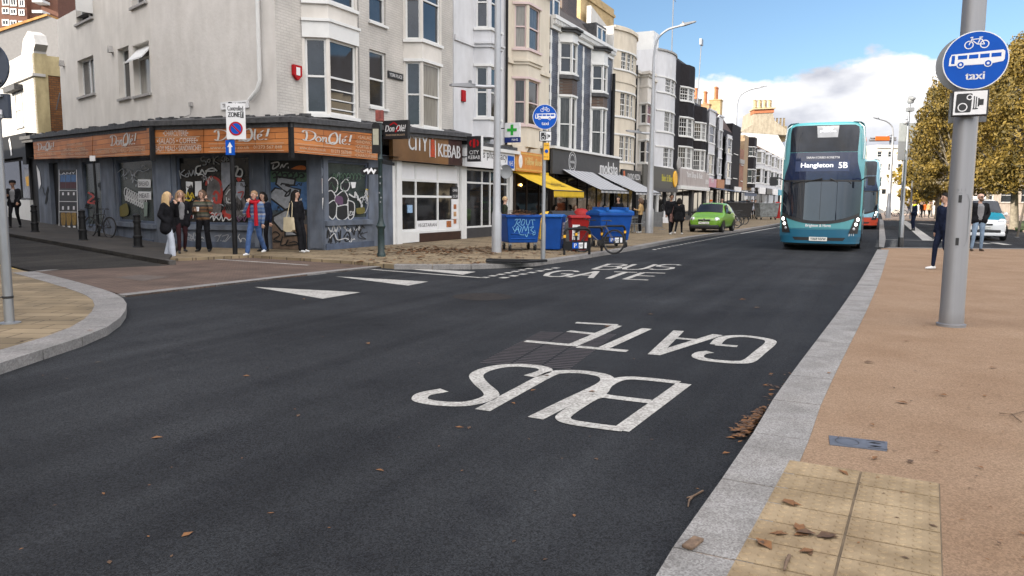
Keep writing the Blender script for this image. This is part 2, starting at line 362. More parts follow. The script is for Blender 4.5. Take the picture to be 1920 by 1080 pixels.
wk_px = [(738, 497), (830, 497.5), (920, 496.5), (1000, 492), (1060, 484), (1100, 478), (1200, 462), (1250, 452.5), (1300, 444), (1370, 434), (1440, 423.5)]
wk = [G(x, y, .1) for x, y in wk_px]; wk.append(wk[-1] + UD * 130); wk_end = (wk[-1] - P0).dot(UD)
in_px = [(316, 485), (470, 478.5), (640, 488.5)]
west = [G(x, y, .1) for x, y in in_px] + inset(wk, .1, 1) + [W(wk_end, -1.2), W(.8, -1.2), C1 + Vector((.5, .6, 0))]
slab_poly('pavement', west, .1, slabs, 'tan slabbed pavement in front of the row of shops', 'pavement')
kerb('kerb', wk, .3, .104, kerb_grey, 'pale kerb along the shops side of the road', side=1)
tb = [(65, 508.5), (236, 554), (400, 535), (600, 511.5), (738, 497.5), (640, 488), (470, 478), (316, 484.5)]
slab_poly('crossing_table', [G(x, y, .03) for x, y in tb], .03, setts, 'brown block paved raised crossing at the side street mouth', 'road')
e1 = [G(x, y, .03) for x, y in tb[1:5]]; kerb('flush_kerb', e1, .24, .034, kerb_grey, 'flush grey stone strip along the crossing edge', side=1, stone=.6)
e2 = [G(x, y, .03) for x, y in (tb[0], (190, 496), (300, 486))]; kerb('flush_kerb', e2, .16, .0345, kerb_grey, 'flush stone strip where the crossing meets the side street', side=-1, stone=.6)
def side_z(p): return .03 + .0226 * max(0, (Vector((p[0], p[1], 0)) - C1).dot(SD) + 3)
def GS(px, py, up=0.0):
 z = .1
 for _ in range(12): p = G(px, py, z + up); z = side_z(p)
 return Vector((p.x, p.y, z + up))
def sloped(name, pts, up, m, label, cat, h=.25):
 v = [Vector((p[0], p[1], side_z(p) + up)) for p in pts]
 return structure(MB().prism(v, (0, 0, -h)).build(name, m), label, cat)
ka = GS(318, 489, .1); ka.z = 0; kb = GS(0, 438, .1); kb.z = 0; kd = (kb - ka).normalized()
ra = G(65, 509, .03); ra.z = 0
sloped('side_street', [ka - Vector((0, .1, 0)), ra, ra + kd * 70, ka + kd * 70], .0, asphalt_old, 'worn asphalt side street climbing to the left', 'road')
fa = C1 + Vector((.4, .5, 0)); sloped('side_pavement', [ka + kd * .1, ka + kd * 70, fa + SD * 70, fa], .1, old_slabs, 'narrow dark pavement beside the side street', 'pavement')
b = MB()
for i in range(60):
 a, c = ka + kd * (i * 1.0 + .005), ka + kd * (i * 1.0 + .995); nn = Vector((kd.y, -kd.x, 0))
 if nn.dot(fa - ka) < 0: nn = -nn
 q = [a, c, c + nn * .15, a + nn * .15]; b.prism([(p.x, p.y, side_z(p) - .15) for p in q], (0, 0, .254))
structure(b.build('kerb', mat('dark_kerb', (.06, .055, .05), .85, var=.3, scale=4)), 'dark worn kerb along the side street', 'kerb')
ik = [(65, 509), (130, 525), (200, 545), (230, 559), (238, 574), (228, 593), (205, 611), (150, 634), (80, 656), (0, 682), (-200, 738), (-500, 815)]
ikg = [G(x, y, .1) for x, y in ik]; isl = curve_pts([Vector((p.x, p.y, 0)) for p in ikg], 5)
slab_poly('corner_pavement', inset(isl, .1, -1) + [Vector((-16, 2, 0)), Vector((-26, 16, 0)), ra + kd * 14 + Vector((0, -.3, 0))], .1, slabs, 'tan slabbed pavement at the near left corner', 'pavement')
kerb('kerb', isl, .4, .104, kerb_grey, 'broad curved stone kerb of the near left corner', side=-1, stone=.7)
ek_px = [(1249, 1052), (1329, 932), (1395, 842), (1440, 764), (1485, 700), (1530, 640), (1568, 590), (1592, 556), (1616, 520), (1634, 488), (1646, 466)]
ekg = [Vector((-1.6, -5, 0)), Vector((-.35, .6, 0))] + [G(x, y, .1) for x, y in ek_px]
for p in ekg: p.z = 0
ekg = curve_pts(ekg, 4)
slab_poly('footway', inset(ekg, .1, -1) + [G(1660, 465, .1), G(2000, 468, .1), G(2600, 474, .1), Vector((30, 2, 0)), Vector((12, -6, 0))], .1, resin, 'wide buff resin bound gravel footway on the right', 'pavement')
kerb('kerb', ekg, .34, .105, granite, 'broad pale granite kerb beside the buff footway', side=-1, stone=.95)
fk = [G(1660, 464, .1), G(2000, 467, .1), G(2600, 473, .1)]
kerb('kerb', fk, .25, .106, kerb_grey, 'thin kerb at the far end of the buff footway', side=-1)
plaza = mat('pink_paving', (.30, .225, .175), .85, col2=(.36, .28, .22), scale=2, speck=30)
slab_poly('plaza_pavement', [G(1655, 411, .1), G(1800, 413, .1), G(1885, 416, .1), G(1885, 424, .1), G(1975, 445, .1), G(2400, 455, .1), D(2400, 384, 200), D(1650, 384, 200)], .1, plaza, 'sunny pinkish paved square beyond the crossing', 'pavement')
slab_poly('grass', [G(1893, 417, .13), G(1905, 429, .13), G(1960, 436, .13), G(2400, 440, .13), G(2400, 412, .13), G(1940, 411, .13)], .13, grass_m, 'green lawn under the plane trees', 'grass')
strip = [G(1648, 465, .02), G(1649, 412, .02), G(1656, 412, .02), G(1660.5, 449, .02), G(1657, 466, .02)]
slab_poly('traffic_island', strip, .06, granite, 'narrow pale stone strip between the bus lane and the slip road', 'kerb')
# ---- tactile paving: slabs with blisters
t0 = G(1479, 864, .1); tu = G(1762, 908, .1) - t0; tv = G(1361, 1080, .1) - t0
tun, tvn = tu.normalized(), tv.normalized(); sw = tu.length / 2; svl = sw * .62
b = MB(); bl = MB()
q = [t0, t0 + tun * sw * 2, t0 + tun * sw * 2 + tvn * svl * 9, t0 + tvn * svl * 9]; structure(MB().face(*[(p.x, p.y, .103) for p in q]).build('bedding_joint', mat('joint_grit', (.13, .095, .06), .9, var=.3)), 'dark joints between the tactile slabs', 'paving')
for i in range(2):
 for j in range(9):
  o = t0 + tun * (sw * i) + tvn * (svl * j); dz = rnd.uniform(.0, .002)
  q = [o + tun * .006 + tvn * .006, o + tun * (sw - .006) + tvn * .006, o + tun * (sw - .006) + tvn * (svl - .006), o + tun * .006 + tvn * (svl - .006)]
  b.prism([(p.x, p.y, .05) for p in q], (0, 0, .056 + dz))
  nx, ny = 6, 4
  for a in range(nx):
   for c in range(ny):
    p = o + tun * (sw * (a + .5) / nx) + tvn * (svl * (c + .5) / ny)
    b.lathe([(.02, .1055 + dz), (.017, .1095 + dz), (.009, .1105 + dz)], (p.x, p.y, 0), 9)
structure(b.build('tactile_paving', tactile_m, smooth=True), 'buff blister tactile slabs beside the granite kerb', 'paving')
# ---- road markings
def road_mark(name, b, label, m=paint_line, cat='road marking'): return structure(b.build(name, m), label, cat)
def gp(x, y): p = G(x, y, .004); return p.x, p.y
def zp(o, s, pts): return [gp(o[0] + x / s, o[1] + y / s) for x, y in pts]
def on_road(a, c): return Vector((a, c, .004))
lv = [0]
def layer(a, c): return Vector((a, c, .004 + .0012 * lv[0]))
near_bus = dict(
 B=[([(1395, 424), (1075, 658)], .13), ([(1370, 420), (1250, 406), (1130, 397), (1060, 405), (1005, 432), (985, 460), (975, 480), (1050, 494), (1225, 515)], .115),
    ([(985, 486), (930, 498), (850, 545), (800, 580), (790, 600), (830, 618), (960, 638), (1090, 654)], .115)],
 U=[([(385, 557), (560, 462), (720, 378), (790, 365), (880, 366), (975, 380), (1010, 400), (985, 432), (820, 512), (650, 597)], .13)],
 S=[([(620, 388), (690, 366), (700, 352), (660, 340), (570, 333), (480, 337), (400, 355), (355, 382), (375, 420), (425, 465), (425, 490), (370, 512), (290, 526), (180, 524), (90, 510), (72, 495), (100, 475), (195, 457)], .13)])
near_gate = dict(
 E=[([(1060, 134), (945, 186), (828, 236)], .13), ([(1062, 132), (853, 120)], .12), ([(955, 178), (815, 163)], .12), ([(836, 234), (600, 213)], .12)],
 T=[([(1208, 149), (985, 249)], .13), ([(860, 240), (1110, 262)], .12)],
 A=[([(1367, 160), (1242, 280)], .13), ([(1563, 180), (1245, 279)], .13), ([(1330, 196), (1470, 208)], .11)],
 G=[([(1660, 238), (1550, 229)], .11), ([(1550, 229), (1575, 203), (1620, 190), (1700, 188), (1790, 200), (1828, 218), (1770, 270), (1715, 312), (1650, 318), (1560, 312), (1490, 302), (1462, 288), (1480, 272), (1525, 266)], .125)])
def smooth2(pts): return curve_pts(pts, 5) if len(pts) > 3 else [Vector(p) for p in pts]
for word, lab in ((near_bus, 'BUS painted upside down in large white road letters nearest the camera'), (near_gate, 'GATE painted upside down in white road letters beyond the word BUS')):
 b = MB()
 for ch, strokes in word.items():
  for i, (pts, w) in enumerate(strokes):
   lv[0] = i; b.ribbon(smooth2(zp((760, 560), 2.6667, pts)), w, layer)
 road_mark('road_lettering', b, lab)
LET = dict(B=[[(0, 0), (0, 1), (.6, 1), (.85, .92), (.9, .75), (.8, .58), (.6, .53), (0, .53)], [(.6, .53), (.88, .45), (1, .28), (.92, .08), (.65, 0), (0, 0)]],
     U=[[(0, 1), (0, .25), (.15, .05), (.5, 0), (.85, .05), (1, .25), (1, 1)]],
     S=[[(1, .85), (.8, .97), (.5, 1), (.2, .97), (.03, .8), (.1, .6), (.5, .5), (.9, .4), (.97, .2), (.8, .03), (.5, 0), (.2, .03), (0, .15)]],
     G=[[(1, .82), (.8, .97), (.5, 1), (.15, .9), (0, .6), (0, .4), (.15, .1), (.5, 0), (.85, .05), (1, .2), (1, .45), (.55, .45)]],
     A=[[(0, 0), (.5, 1)], [(.5, 1), (1, 0)], [(.2, .36), (.8, .36)]], T=[[(.5, 0), (.5, 1)], [(0, 1), (1, 1)]], E=[[(0, 0), (0, 1)], [(0, 1), (.95, 1)], [(0, .52), (.85, .52)], [(0, 0), (1, 0)]])
def ground_word(word, bl, br, tl, tr, w, lab):
 q = [Vector(gp(*p)) for p in (bl, br, tl, tr)]; b = MB(); n = len(word)
 for k, ch in enumerate(word):
  for i, st in enumerate(LET[ch]):
   pts = []
   for x, y in st:
    u = (k + .08 + x * .8) / n; pts.append((q[0] * (1 - u) + q[1] * u) * (1 - y) + (q[2] * (1 - u) + q[3] * u) * y)
   lv[0] = i; b.ribbon(pts, w, layer)
 road_mark('road_lettering', b, lab)
ground_word('GATE', (1010, 517.5), (1222, 525.5), (1042, 506.5), (1256, 512.5), .125, 'GATE painted in white road letters in front of the bins')
ground_word('BUS', (1108, 505), (1262, 505.5), (1138, 495), (1284, 496), .12, 'far word BUS in white road letters in front of the bike racks')
tri = [((477, 538), (676, 548), (605, 560)), ((628, 518), (803, 528), (765, 535.5)), ((745, 502), (892, 509.5), (868, 515))]
for t, l in zip(tri, ('nearest and largest white hump triangle painted beside the crossing', 'middle white hump triangle painted beside the crossing', 'farthest white hump triangle painted near the shops kerb')):
 road_mark('hump_triangle', MB().face(*[on_road(*gp(*p)) for p in t]), l)
road_mark('road_line', MB().ribbon([gp(697, 505), gp(800, 513), gp(909, 521)], .11, on_road), 'thin white line crossing the lane end by the fallen sign')
b = MB()
for (a, c) in (((905, 521), (1000, 502)), ((940, 521.5), (1052, 500.5))):
 p, q = Vector(gp(*a)), Vector(gp(*c)); n = 7
 for i in range(n): b.ribbon([p + (q - p) * (i / n), p + (q - p) * ((i + .55) / n)], .16, on_road)
p, q = Vector(gp(1052, 500)), Vector(gp(1640, 385))
for i in range(0): pass
road_mark('dashed_line', b, 'double row of white dashes ending by the fallen sign')
b = MB()
for i in range(26):
 a = wk[6] + (wk[9] - wk[6]) * (i / 26) ; c = wk[6] + (wk[9] - wk[6]) * ((i + .55) / 26); off = -Vector((-UD.y, UD.x, 0)) * .45
 a, c = a + off, c + off; b.ribbon([(a.x, a.y), (c.x, c.y)], .12, on_road)
road_mark('dashed_line', b, 'thin dashed white line along the shops kerb by the green car')
b = MB(); a = wk[9] + UN * .5; c = wk[10] + UN * .5; b.ribbon([(a.x, a.y), (c.x, c.y)], .15, on_road)
a = wk[10] + UD * 1 + UN * .5; c = a + UD * 40; b.ribbon([(a.x, a.y), (c.x, c.y)], .15, on_road)
road_mark('road_line', b, 'white edge line along the shops kerb far up the street')
road_mark('road_line', MB().ribbon([(G(x, y, .035).x, G(x, y, .035).y) for x, y in ((390, 485), (578, 497))], .1, lambda a, c: Vector((a, c, .0345))), 'thin white line painted on the brown crossing')
sl3 = lambda a, c: Vector((a, c, side_z((a, c)) + .006))
def gs2(x, y): p = GS(x, y); return p.x, p.y
b = MB().ribbon([gs2(146, 471), gs2(215, 479), gs2(280, 487)], .1, sl3).ribbon([gs2(195, 475), gs2(225, 478)], .35, sl3).ribbon([gs2(238, 478), gs2(262, 482)], .3, sl3)
road_mark('road_line', b, 'white bay line and worn bike symbol at the side street mouth')
b = MB().ribbon([gs2(52, 504), gs2(0, 492), gs2(-200, 440)], .09, sl3).ribbon([gs2(42, 509), gs2(0, 498), gs2(-220, 446)], .09, sl3)
road_mark('double_yellow_line', b, 'double yellow lines at the left edge of the side street', paint_yellow)
b = MB().ribbon([gp(1694, 414), gp(1742, 451)], .5, on_road).ribbon([gp(1660, 449), gp(1742, 451)], .18, lambda a, c: Vector((a, c, .0055)))
b.ribbon([gp(1750, 448), gp(1768, 452)], .4, on_road).ribbon([gp(1835, 455), gp(1852, 457)], .4, on_road).ribbon([gp(1863, 455), gp(1890, 459)], .35, on_road).ribbon([gp(1722, 419), gp(1752, 421)], .5, on_road)
road_mark('road_line', b, 'thick white lines at the far crossing beside the officer')
b = MB()
for x0, x1 in ((1645, 1656), (1672, 1682)):
 for i in range(7):
  y = 450 + i * 2.1; b.ribbon([gp(x0 - i * .5, y), gp(x1 - i * .25, y)], .16, on_road)
road_mark('road_stripes', b, 'short white stripes at the end of the far traffic island')
b = MB(); q = [G(x, y, .106) for x, y in ((1554, 816), (1664, 828), (1663, 845), (1556, 833))]; b.prism([(p.x, p.y, .09) for p in q], (0, 0, .016))
o = q[0]; eu = (q[1] - q[0]); ev = (q[3] - q[0])
def cov(a, c): p = o + eu * a + ev * c; return Vector((p.x, p.y, .1075))
for x in (.64, .95): b.ribbon([(x, .12), (x, .88)], .012, cov)
b.k = 1
for y in (.12, .88): b.ribbon([(.64, y), (.95, y)], .05, cov)
b.ribbon([(.3 + .2 * math.cos(t * .35), .5 + .36 * math.sin(t * .35)) for t in range(18)], .014, cov, True)
for x, w in ((.74, .1), (.8, .12)):
 for y in (.3, .65): b.ribbon([(x - w / 2, y), (x + w / 2, y + .05)], .12, cov)
structure(b.build('utility_cover', [mat('cover_blue_grey', (.10, .11, .135), .6, .2, var=.2, scale=12), iron]), 'small blue grey utility cover set in the buff footway', 'cover')
b = MB(); q = [G(x, y, .003) for x, y in ((897, 680), (1012, 621), (1160, 626), (1072, 692))]
n = 26
for i in range(n):
 for j in range(3):
  f0, f1 = i / n + .004, (i + .62) / n; g0, g1 = j / 3 + .01, (j + .94) / 3
  def at(a, c): p = (q[0] * (1 - a) + q[1] * a) * (1 - c) + (q[3] * (1 - a) + q[2] * a) * c; return Vector((p.x, p.y, .0028 + .0005 * (i % 2)))
  b.add([at(f0, g0), at(f1, g0), at(f1, g1), at(f0, g1)], [(0, 1, 2, 3)])
structure(b.build('drain_grating', mat('grating_iron', (.05, .042, .044), .7, .2, var=.3, scale=9)), 'worn ribbed iron cover in the road under the upside down letters', 'cover')
b = MB(); b.face(*[G(x, y, .0345) for x, y in ((214, 520), (262, 515), (319, 519), (268, 527))])
structure(b.build('access_cover', mat('recess_cover', (.085, .065, .055), .85, var=.2)), 'dark inset access cover in the brown crossing', 'cover')
b = MB(); q = G(905, 556, .003); b.lathe([(.5, .0028), (.45, .0036)], (q.x, q.y, 0), 24); structure(b.build('manhole_cover', mat('old_patch', (.022, .02, .02), .9, spec=.12, col2=(.036, .032, .03), scale=8, bump=.5, bscale=60)), 'round worn patched cover in the middle of the road', 'cover')
leaf_m = mat('fallen_leaf', (.11, .05, .02), .8, col2=(.20, .09, .03), scale=30)
leaf_d = mat('wet_leaf', (.075, .04, .02), .7, var=.4, scale=30)
def litter(b, p, r, zz=.012):
 a = rnd.uniform(0, 6.28); l = r * rnd.uniform(.6, 1.2); w = l * rnd.uniform(.35, .6); e = Vector((math.cos(a), math.sin(a), 0)); f = Vector((-e.y, e.x, 0)); h = rnd.uniform(.2, .5) * w
 b.k = rnd.randint(0, 1); c = Vector((p[0], p[1], p[2] + .004))
 b.add([c - e * l, c - e * l * .2 + f * w + Vector((0, 0, h)), c + e * l * .9 + Vector((0, 0, h * .4)), c - e * l * .2 - f * w + Vector((0, 0, h * .8)), c + Vector((0, 0, .003))], [(0, 4, 1), (1, 4, 2), (2, 4, 3), (3, 4, 0)])
b = MB()
for _ in range(300): # in the gutter by the granite kerb
 t = rnd.gauss(0, 1); s_ = abs(rnd.gauss(0, 1))
 p = G(1418 + t * 9 - s_ * 13, 795 - t * 13 + s_ * 2, .0); p.z = rnd.uniform(0, .05) / (1 + s_); litter(b, p, .034)
for _ in range(40):
 p = G(rnd.uniform(1430, 1500), rnd.uniform(700, 770), 0); litter(b, p, .03)
structure(b.build('leaf_heap', [leaf_m, leaf_d]), 'heap of brown fallen leaves in the gutter by the granite kerb', 'leaves')['kind'] = 'stuff'
b = MB()
for _ in range(1500):
 k = rnd.random(); px = rnd.uniform(650, 1260); base = 455 + (1000 - px) * .03; py = rnd.uniform(459, 496)
 if rnd.random() < .55: px = rnd.gauss(835, 70); py = rnd.gauss(470, 4)
 p = G(px, py, .1)
 if (p - P0).dot(UN) < .1: continue
 lim = 497 if px < 920 else 497 - (px - 920) * .125
 if py > lim - 1: continue
 litter(b, p, rnd.choice((.05, .07, .1)))
structure(b.build('leaf_litter', [leaf_m, leaf_d]), 'brown leaves scattered over the shops pavement', 'leaves')['kind'] = 'stuff'
b = MB()
for x, y in ((183, 680), (462, 706), (507, 963), (352, 1003), (713, 883), (880, 803), (862, 802), (1118, 862), (1362, 851), (963, 757), (1000, 732), (1110, 735), (1024, 705), (1140, 612), (1393, 562), (570, 561), (295, 822), (1220, 590), (1420, 577), (690, 645), (560, 780)): litter(b, G(x, y, 0), .035 if y > 650 else .06)
for x, y in ((1690, 755), (1555, 700), (1853, 550), (1640, 860), (1707, 866), (1480, 945), (1860, 690), (1700, 640), (1950, 700), (1580, 887), (1630, 680), (1770, 742), (120, 540), (170, 620), (95, 600), (40, 640)): litter(b, G(x, y, .106), .05)
for _ in range(50):
 x, y = rnd.uniform(0, 1600), rnd.uniform(520, 1060); litter(b, G(x, y, 0), rnd.uniform(.01, .02))
for _ in range(90):
 x, y = rnd.uniform(1560, 1920), rnd.uniform(480, 1060); litter(b, G(x, y, .106), rnd.uniform(.01, .028))
structure(b.build('scattered_leaves', [leaf_m, leaf_d]), 'odd fallen leaves dotted over the road and footway', 'leaves')['kind'] = 'stuff'
for (x, y), l, r in (((1482, 945), 'curled brown leaf near the seam of the upper tactile slabs', .05), ((1462, 1002), 'pale brown leaf lying flat among the tactile blisters', .05), ((1500, 991), 'dark crumpled leaf in the middle of the tactile leaf cluster', .05), ((1510, 1003), 'rust coloured leaf at the middle of the tactile slabs', .055), ((1553, 1008), 'pinkish brown leaf nearest the slab seam', .05), ((1428, 1021), 'dark shrivelled leaf near the granite kerb on tactile slab', .05), ((1515, 1036), 'long narrow brown leaf at the bottom of the tactile slabs', .05)):
 p = G(x, y, .108); b = MB()
 for k in range(2): litter(b, Vector((rnd.uniform(-.01, .01), 0, k * .004)), r)
 tag(b.build('dry_leaf', [leaf_m, leaf_d], loc=p), l, 'leaf', 'leaves on the tactile slabs')
wood_m = mat('weathered_wood', (.13, .085, .055), .85, var=.4, scale=25)
p = G(1299, 1021, .107); b = MB(); b.T = Matrix.Rotation(.9, 4, 'Z'); b.box(-.06, .06, -.025, .025, 0, .016); tag(b.build('wood_scrap', wood_m, bevel=.004, loc=p), 'small broken piece of brown wood on the granite kerb', 'wood')
def twig(px, z, r, lab):
 o = G(*px[0][0], z); b = MB()
 for pl in px: b.tube([G(x, y, z) - o + Vector((0, 0, r + rnd.uniform(0, .01))) for x, y in pl], [r] * (len(pl) - 1) + [r * .6], 6)
 tag(b.build('twig', wood_m, loc=o), lab, 'twig', 'twigs on the ground')
twig([[(1318, 922), (1300, 932), (1292, 942), (1290, 952)], [(1300, 932), (1288, 938)]], .004, .006, 'curled brown twig lying on the asphalt near the granite kerb')
twig([[(1874, 778), (1900, 779), (1925, 773)], [(1898, 779), (1905, 787), (1916, 793)]], .106, .005, 'forked dark twig on the buff footway at the right edge')
twig([[(1480, 1045), (1474, 1060), (1470, 1074)]], .108, .008, 'short straight tan stick on the lowest tactile slab')
# ------------------------------------------------------------------ building helpers
class Seg:                                    # one straight stretch of wall, seen from outside left to right
 def __init__(s, e, p0, p1, world=False):
  s.e = e; a = e.rotation_euler.z; rot = Matrix.Rotation(-a, 3, 'Z')
  if world: p0 = rot @ (Vector(p0) - e.location); p1 = rot @ (Vector(p1) - e.location)
  s.p0 = Vector((p0[0], p0[1], 0)); s.p1 = Vector((p1[0], p1[1], 0)); s.L = (s.p1 - s.p0).length
  s.d = (s.p1 - s.p0).normalized(); s.n = Vector((-s.d.y, s.d.x, 0))
  s.wo = e.location + Matrix.Rotation(a, 3, 'Z') @ s.p0; s.wo.z = 0; s.wa = a + math.atan2(s.d.y, s.d.x); s.z0 = e.location.z
 def pt(s, x, d, z): p = s.p0 + s.d * x + s.n * d; return Vector((p.x, p.y, z - s.z0))
 def px(s, x, y, off=0): return plane_at(x, y, s.wo, s.wa, off)
 def P(s, d): return lambda a, b, c=0: s.pt(a, d - c, b)
 def quad_px(s, pts, off=0): return [s.px(x, y, off) for x, y in pts]
def sbox(mb, seg, x0, x1, d0, d1, z0, z1):
 q = [seg.pt(x0, d0, z0), seg.pt(x1, d0, z0), seg.pt(x1, d1, z0), seg.pt(x0, d1, z0)]
 return mb.prism(q, (0, 0, z1 - z0))
def wall(mb, seg, x0, x1, z0, z1, holes=(), rev=.14, d=0):
 xs = sorted({x0, x1, *[min(max(h[i], x0), x1) for h in holes for i in (0, 1)]}); zs = sorted({z0, z1, *[min(max(h[i], z0), z1) for h in holes for i in (2, 3)]})
 for a, b_ in zip(xs, xs[1:]):
  for c, e in zip(zs, zs[1:]):
   mx, mz = (a + b_) / 2, (c + e) / 2
   if any(h[0] < mx < h[1] and h[2] < mz < h[3] for h in holes): continue
   mb.face(seg.pt(a, d, c), seg.pt(b_, d, c), seg.pt(b_, d, e), seg.pt(a, d, e))
 for h in holes:
  a, b_, c, e = h[:4]
  for p, q in (((a, c), (b_, c)), ((b_, c), (b_, e)), ((b_, e), (a, e)), ((a, e), (a, c))):
   mb.face(seg.pt(p[0], d, p[1]), seg.pt(q[0], d, q[1]), seg.pt(q[0], d + rev, q[1]), seg.pt(p[0], d + rev, p[1]))
def window(par, seg, x0, x1, z0, z1, style='sash', fm=None, gm=None, d=.09, sill=True, fw=.07, sm=None, open_=0):
 fm = fm or white_paint; gm = gm or glass; b = MB(); th = .06
 sbox(b, seg, x0, x0 + fw, d, d + th, z0, z1); sbox(b, seg, x1 - fw, x1, d, d + th, z0, z1)
 sbox(b, seg, x0 + fw, x1 - fw, d, d + th, z1 - fw, z1); sbox(b, seg, x0 + fw, x1 - fw, d, d + th, z0, z0 + fw * 1.2)
 zm = (z0 + z1) / 2; bar = .024
 if style in ('sash', 'bars', 'grille'): sbox(b, seg, x0 + fw, x1 - fw, d - .012, d + th - .012, zm - .028, zm + .028)
 if style == 'bars':
  n = 2 if x1 - x0 > .55 else 1
  for i in range(1, n + 1): x = x0 + fw + (x1 - x0 - 2 * fw) * i / (n + 1); sbox(b, seg, x - bar / 2, x + bar / 2, d + .005, d + th - .005, z0 + fw, z1 - fw)
  for q in (.25, .75): z = z0 + (z1 - z0) * q; sbox(b, seg, x0 + fw, x1 - fw, d + .007, d + th - .007, z - bar / 2, z + bar / 2)
 if style == 'grille':
  for q in (.1, .2, .32): z = z0 + (z1 - z0) * q; sbox(b, seg, x0 + fw * .5, x1 - fw * .5, d - .04, d - .013, z - .014, z + .014)
 if style == 'case': x = (x0 + x1) / 2; sbox(b, seg, x - .035, x + .035, d - .008, d + th, z0 + fw, z1 - fw)
 if style == 'top': z = z0 + (z1 - z0) * .74; sbox(b, seg, x0 + fw, x1 - fw, d - .006, d + th, z - .03, z + .03)
 w = b.build('window', fm, par)
 p = MB(); dz = d + th * .55
 if style in ('sash', 'bars', 'grille'):
  tilt = rnd.uniform(-.004, .004)
  p.face(seg.pt(x0 + fw, dz, zm), seg.pt(x1 - fw, dz + tilt, zm), seg.pt(x1 - fw, dz, z1 - fw), seg.pt(x0 + fw, dz + tilt, z1 - fw))
  p.face(seg.pt(x0 + fw, dz + .012, z0 + fw), seg.pt(x1 - fw, dz + .012 - tilt, z0 + fw), seg.pt(x1 - fw, dz + .012, zm), seg.pt(x0 + fw, dz + .012, zm))
 else: p.face(seg.pt(x0 + fw, dz, z0 + fw), seg.pt(x1 - fw, dz, z0 + fw), seg.pt(x1 - fw, dz, z1 - fw), seg.pt(x0 + fw, dz, z1 - fw))
 p.build('pane', gm, w)
 if sill:
  s_ = MB(); sbox(s_, seg, x0 - .06, x1 + .06, -.08, d - .004, z0 - .08, z0 - .003); s_.build('sill', sm or fm, w)
 return w
def offset_path(pts, d):
 out = []
 for i, p in enumerate(pts):
  p = Vector((p[0], p[1])); a = Vector(pts[i - 1][:2]) if i else None; c = Vector(pts[i + 1][:2]) if i < len(pts) - 1 else None
  t1 = (p - a).normalized() if a is not None else (c - p).normalized(); t2 = (c - p).normalized() if c is not None else t1
  n = (Vector((t1.y, -t1.x)) + Vector((t2.y, -t2.x))).normalized(); out.append(p + n * d / max(.4, n.dot(Vector((t1.y, -t1.x)))))
 return out
def band(mb, pts, z0, z1, proj, inn=.03):
 o = offset_path(pts, proj); i_ = offset_path(pts, -inn)
 for k in range(len(pts) - 1):
  q = [o[k], o[k + 1], i_[k + 1], i_[k]]
  mb.prism([(p[0], p[1], z0) for p in q], (0, 0, z1 - z0))
def bow_plan(xl, xr, p, n=7):
 w = (xr - xl) / 2; c = (xl + xr) / 2; rr = (w * w + p * p) / (2 * p); a = math.asin(min(1, w / rr))
 return [(c + rr * math.sin(-a + 2 * a * i / n), -(rr * math.cos(-a + 2 * a * i / n) - (rr - p))) for i in range(n + 1)]
def bay(par, e, plan, z0, z1, rows, wm, fm, style='sash', gms=None, skip=(), name='bay', inset=.09, d=.06, cap=None, spandrel=None, caps=True):
 """a projecting bay or bow: plan points (x, y) left to right, window rows [(z0, z1)]"""
 b = MB(); segs = [Seg(e, plan[i], plan[i + 1]) for i in range(len(plan) - 1)]; k = 0
 for i, s in enumerate(segs):
  holes = []
  if i not in skip:
   for r in rows:
    holes.append((inset, s.L - inset, r[0], r[1]))
  cuts = sorted({z0, z1} | ({v for r in rows for v in (r[0] - .1, r[1] + .12)} if spandrel else set()))
  if spandrel:
   for c0, c1 in zip(cuts, cuts[1:]):
    mid = (c0 + c1) / 2; near = any(r[0] - .11 < mid < r[1] + .13 for r in rows)
    b.k = 1 if near else spandrel(mid); wall(b, s, 0, s.L, c0, c1, [h for h in holes if c0 < (h[2] + h[3]) / 2 < c1], rev=d + .07)
   b.k = 0
  else: wall(b, s, 0, s.L, z0, z1, holes, rev=d + .07)
  for j, h in enumerate(holes):
   gm = gms[k % len(gms)] if gms else glass; k += 1
   window(par, s, h[0], h[1], h[2], h[3], style, fm, gm, d=d, sill=False, fw=.06 if len(segs) < 6 else .045)
 if caps:
  b.face(*[(x, y, z0 - e.location.z) for x, y in plan]); b.face(*[(x, y, z1 - e.location.z) for x, y in plan])
 ms = [wm] if not spandrel else spandrel.mats
 o = b.build(name, ms, par)
 t = MB()
 for r in rows:
  band(t, plan, r[0] - .1 - e.location.z, r[0] - .005 - e.location.z, .07)
  band(t, plan, r[1] + .005 - e.location.z, r[1] + .1 - e.location.z, .05)
 t.build('bay_sill', fm, par)
 return o
def shop_glazing(par, seg, xs, z0, z1, fm, gm, trans=(), d=.12, fw=.06, name='shop_window'):
 """glazed frontage with mullions at xs"""
 b = MB()
 for x in xs: sbox(b, seg, x - fw / 2, x + fw / 2, d - .04, d + .04, z0, z1)
 for a, c in zip(xs, xs[1:]):
  for z in (z0 + fw / 2, z1 - fw / 2, *trans): sbox(b, seg, a + fw / 2, c - fw / 2, d - .036, d + .036, z - fw / 2, z + fw / 2)
 w = b.build(name, fm, par); p = MB()
 for a, c in zip(xs, xs[1:]): t = rnd.uniform(-.006, .006); p.face(seg.pt(a, d, z0), seg.pt(c, d + t, z0), seg.pt(c, d, z1), seg.pt(a, d + t, z1))
 p.build('pane', gm, w); return w
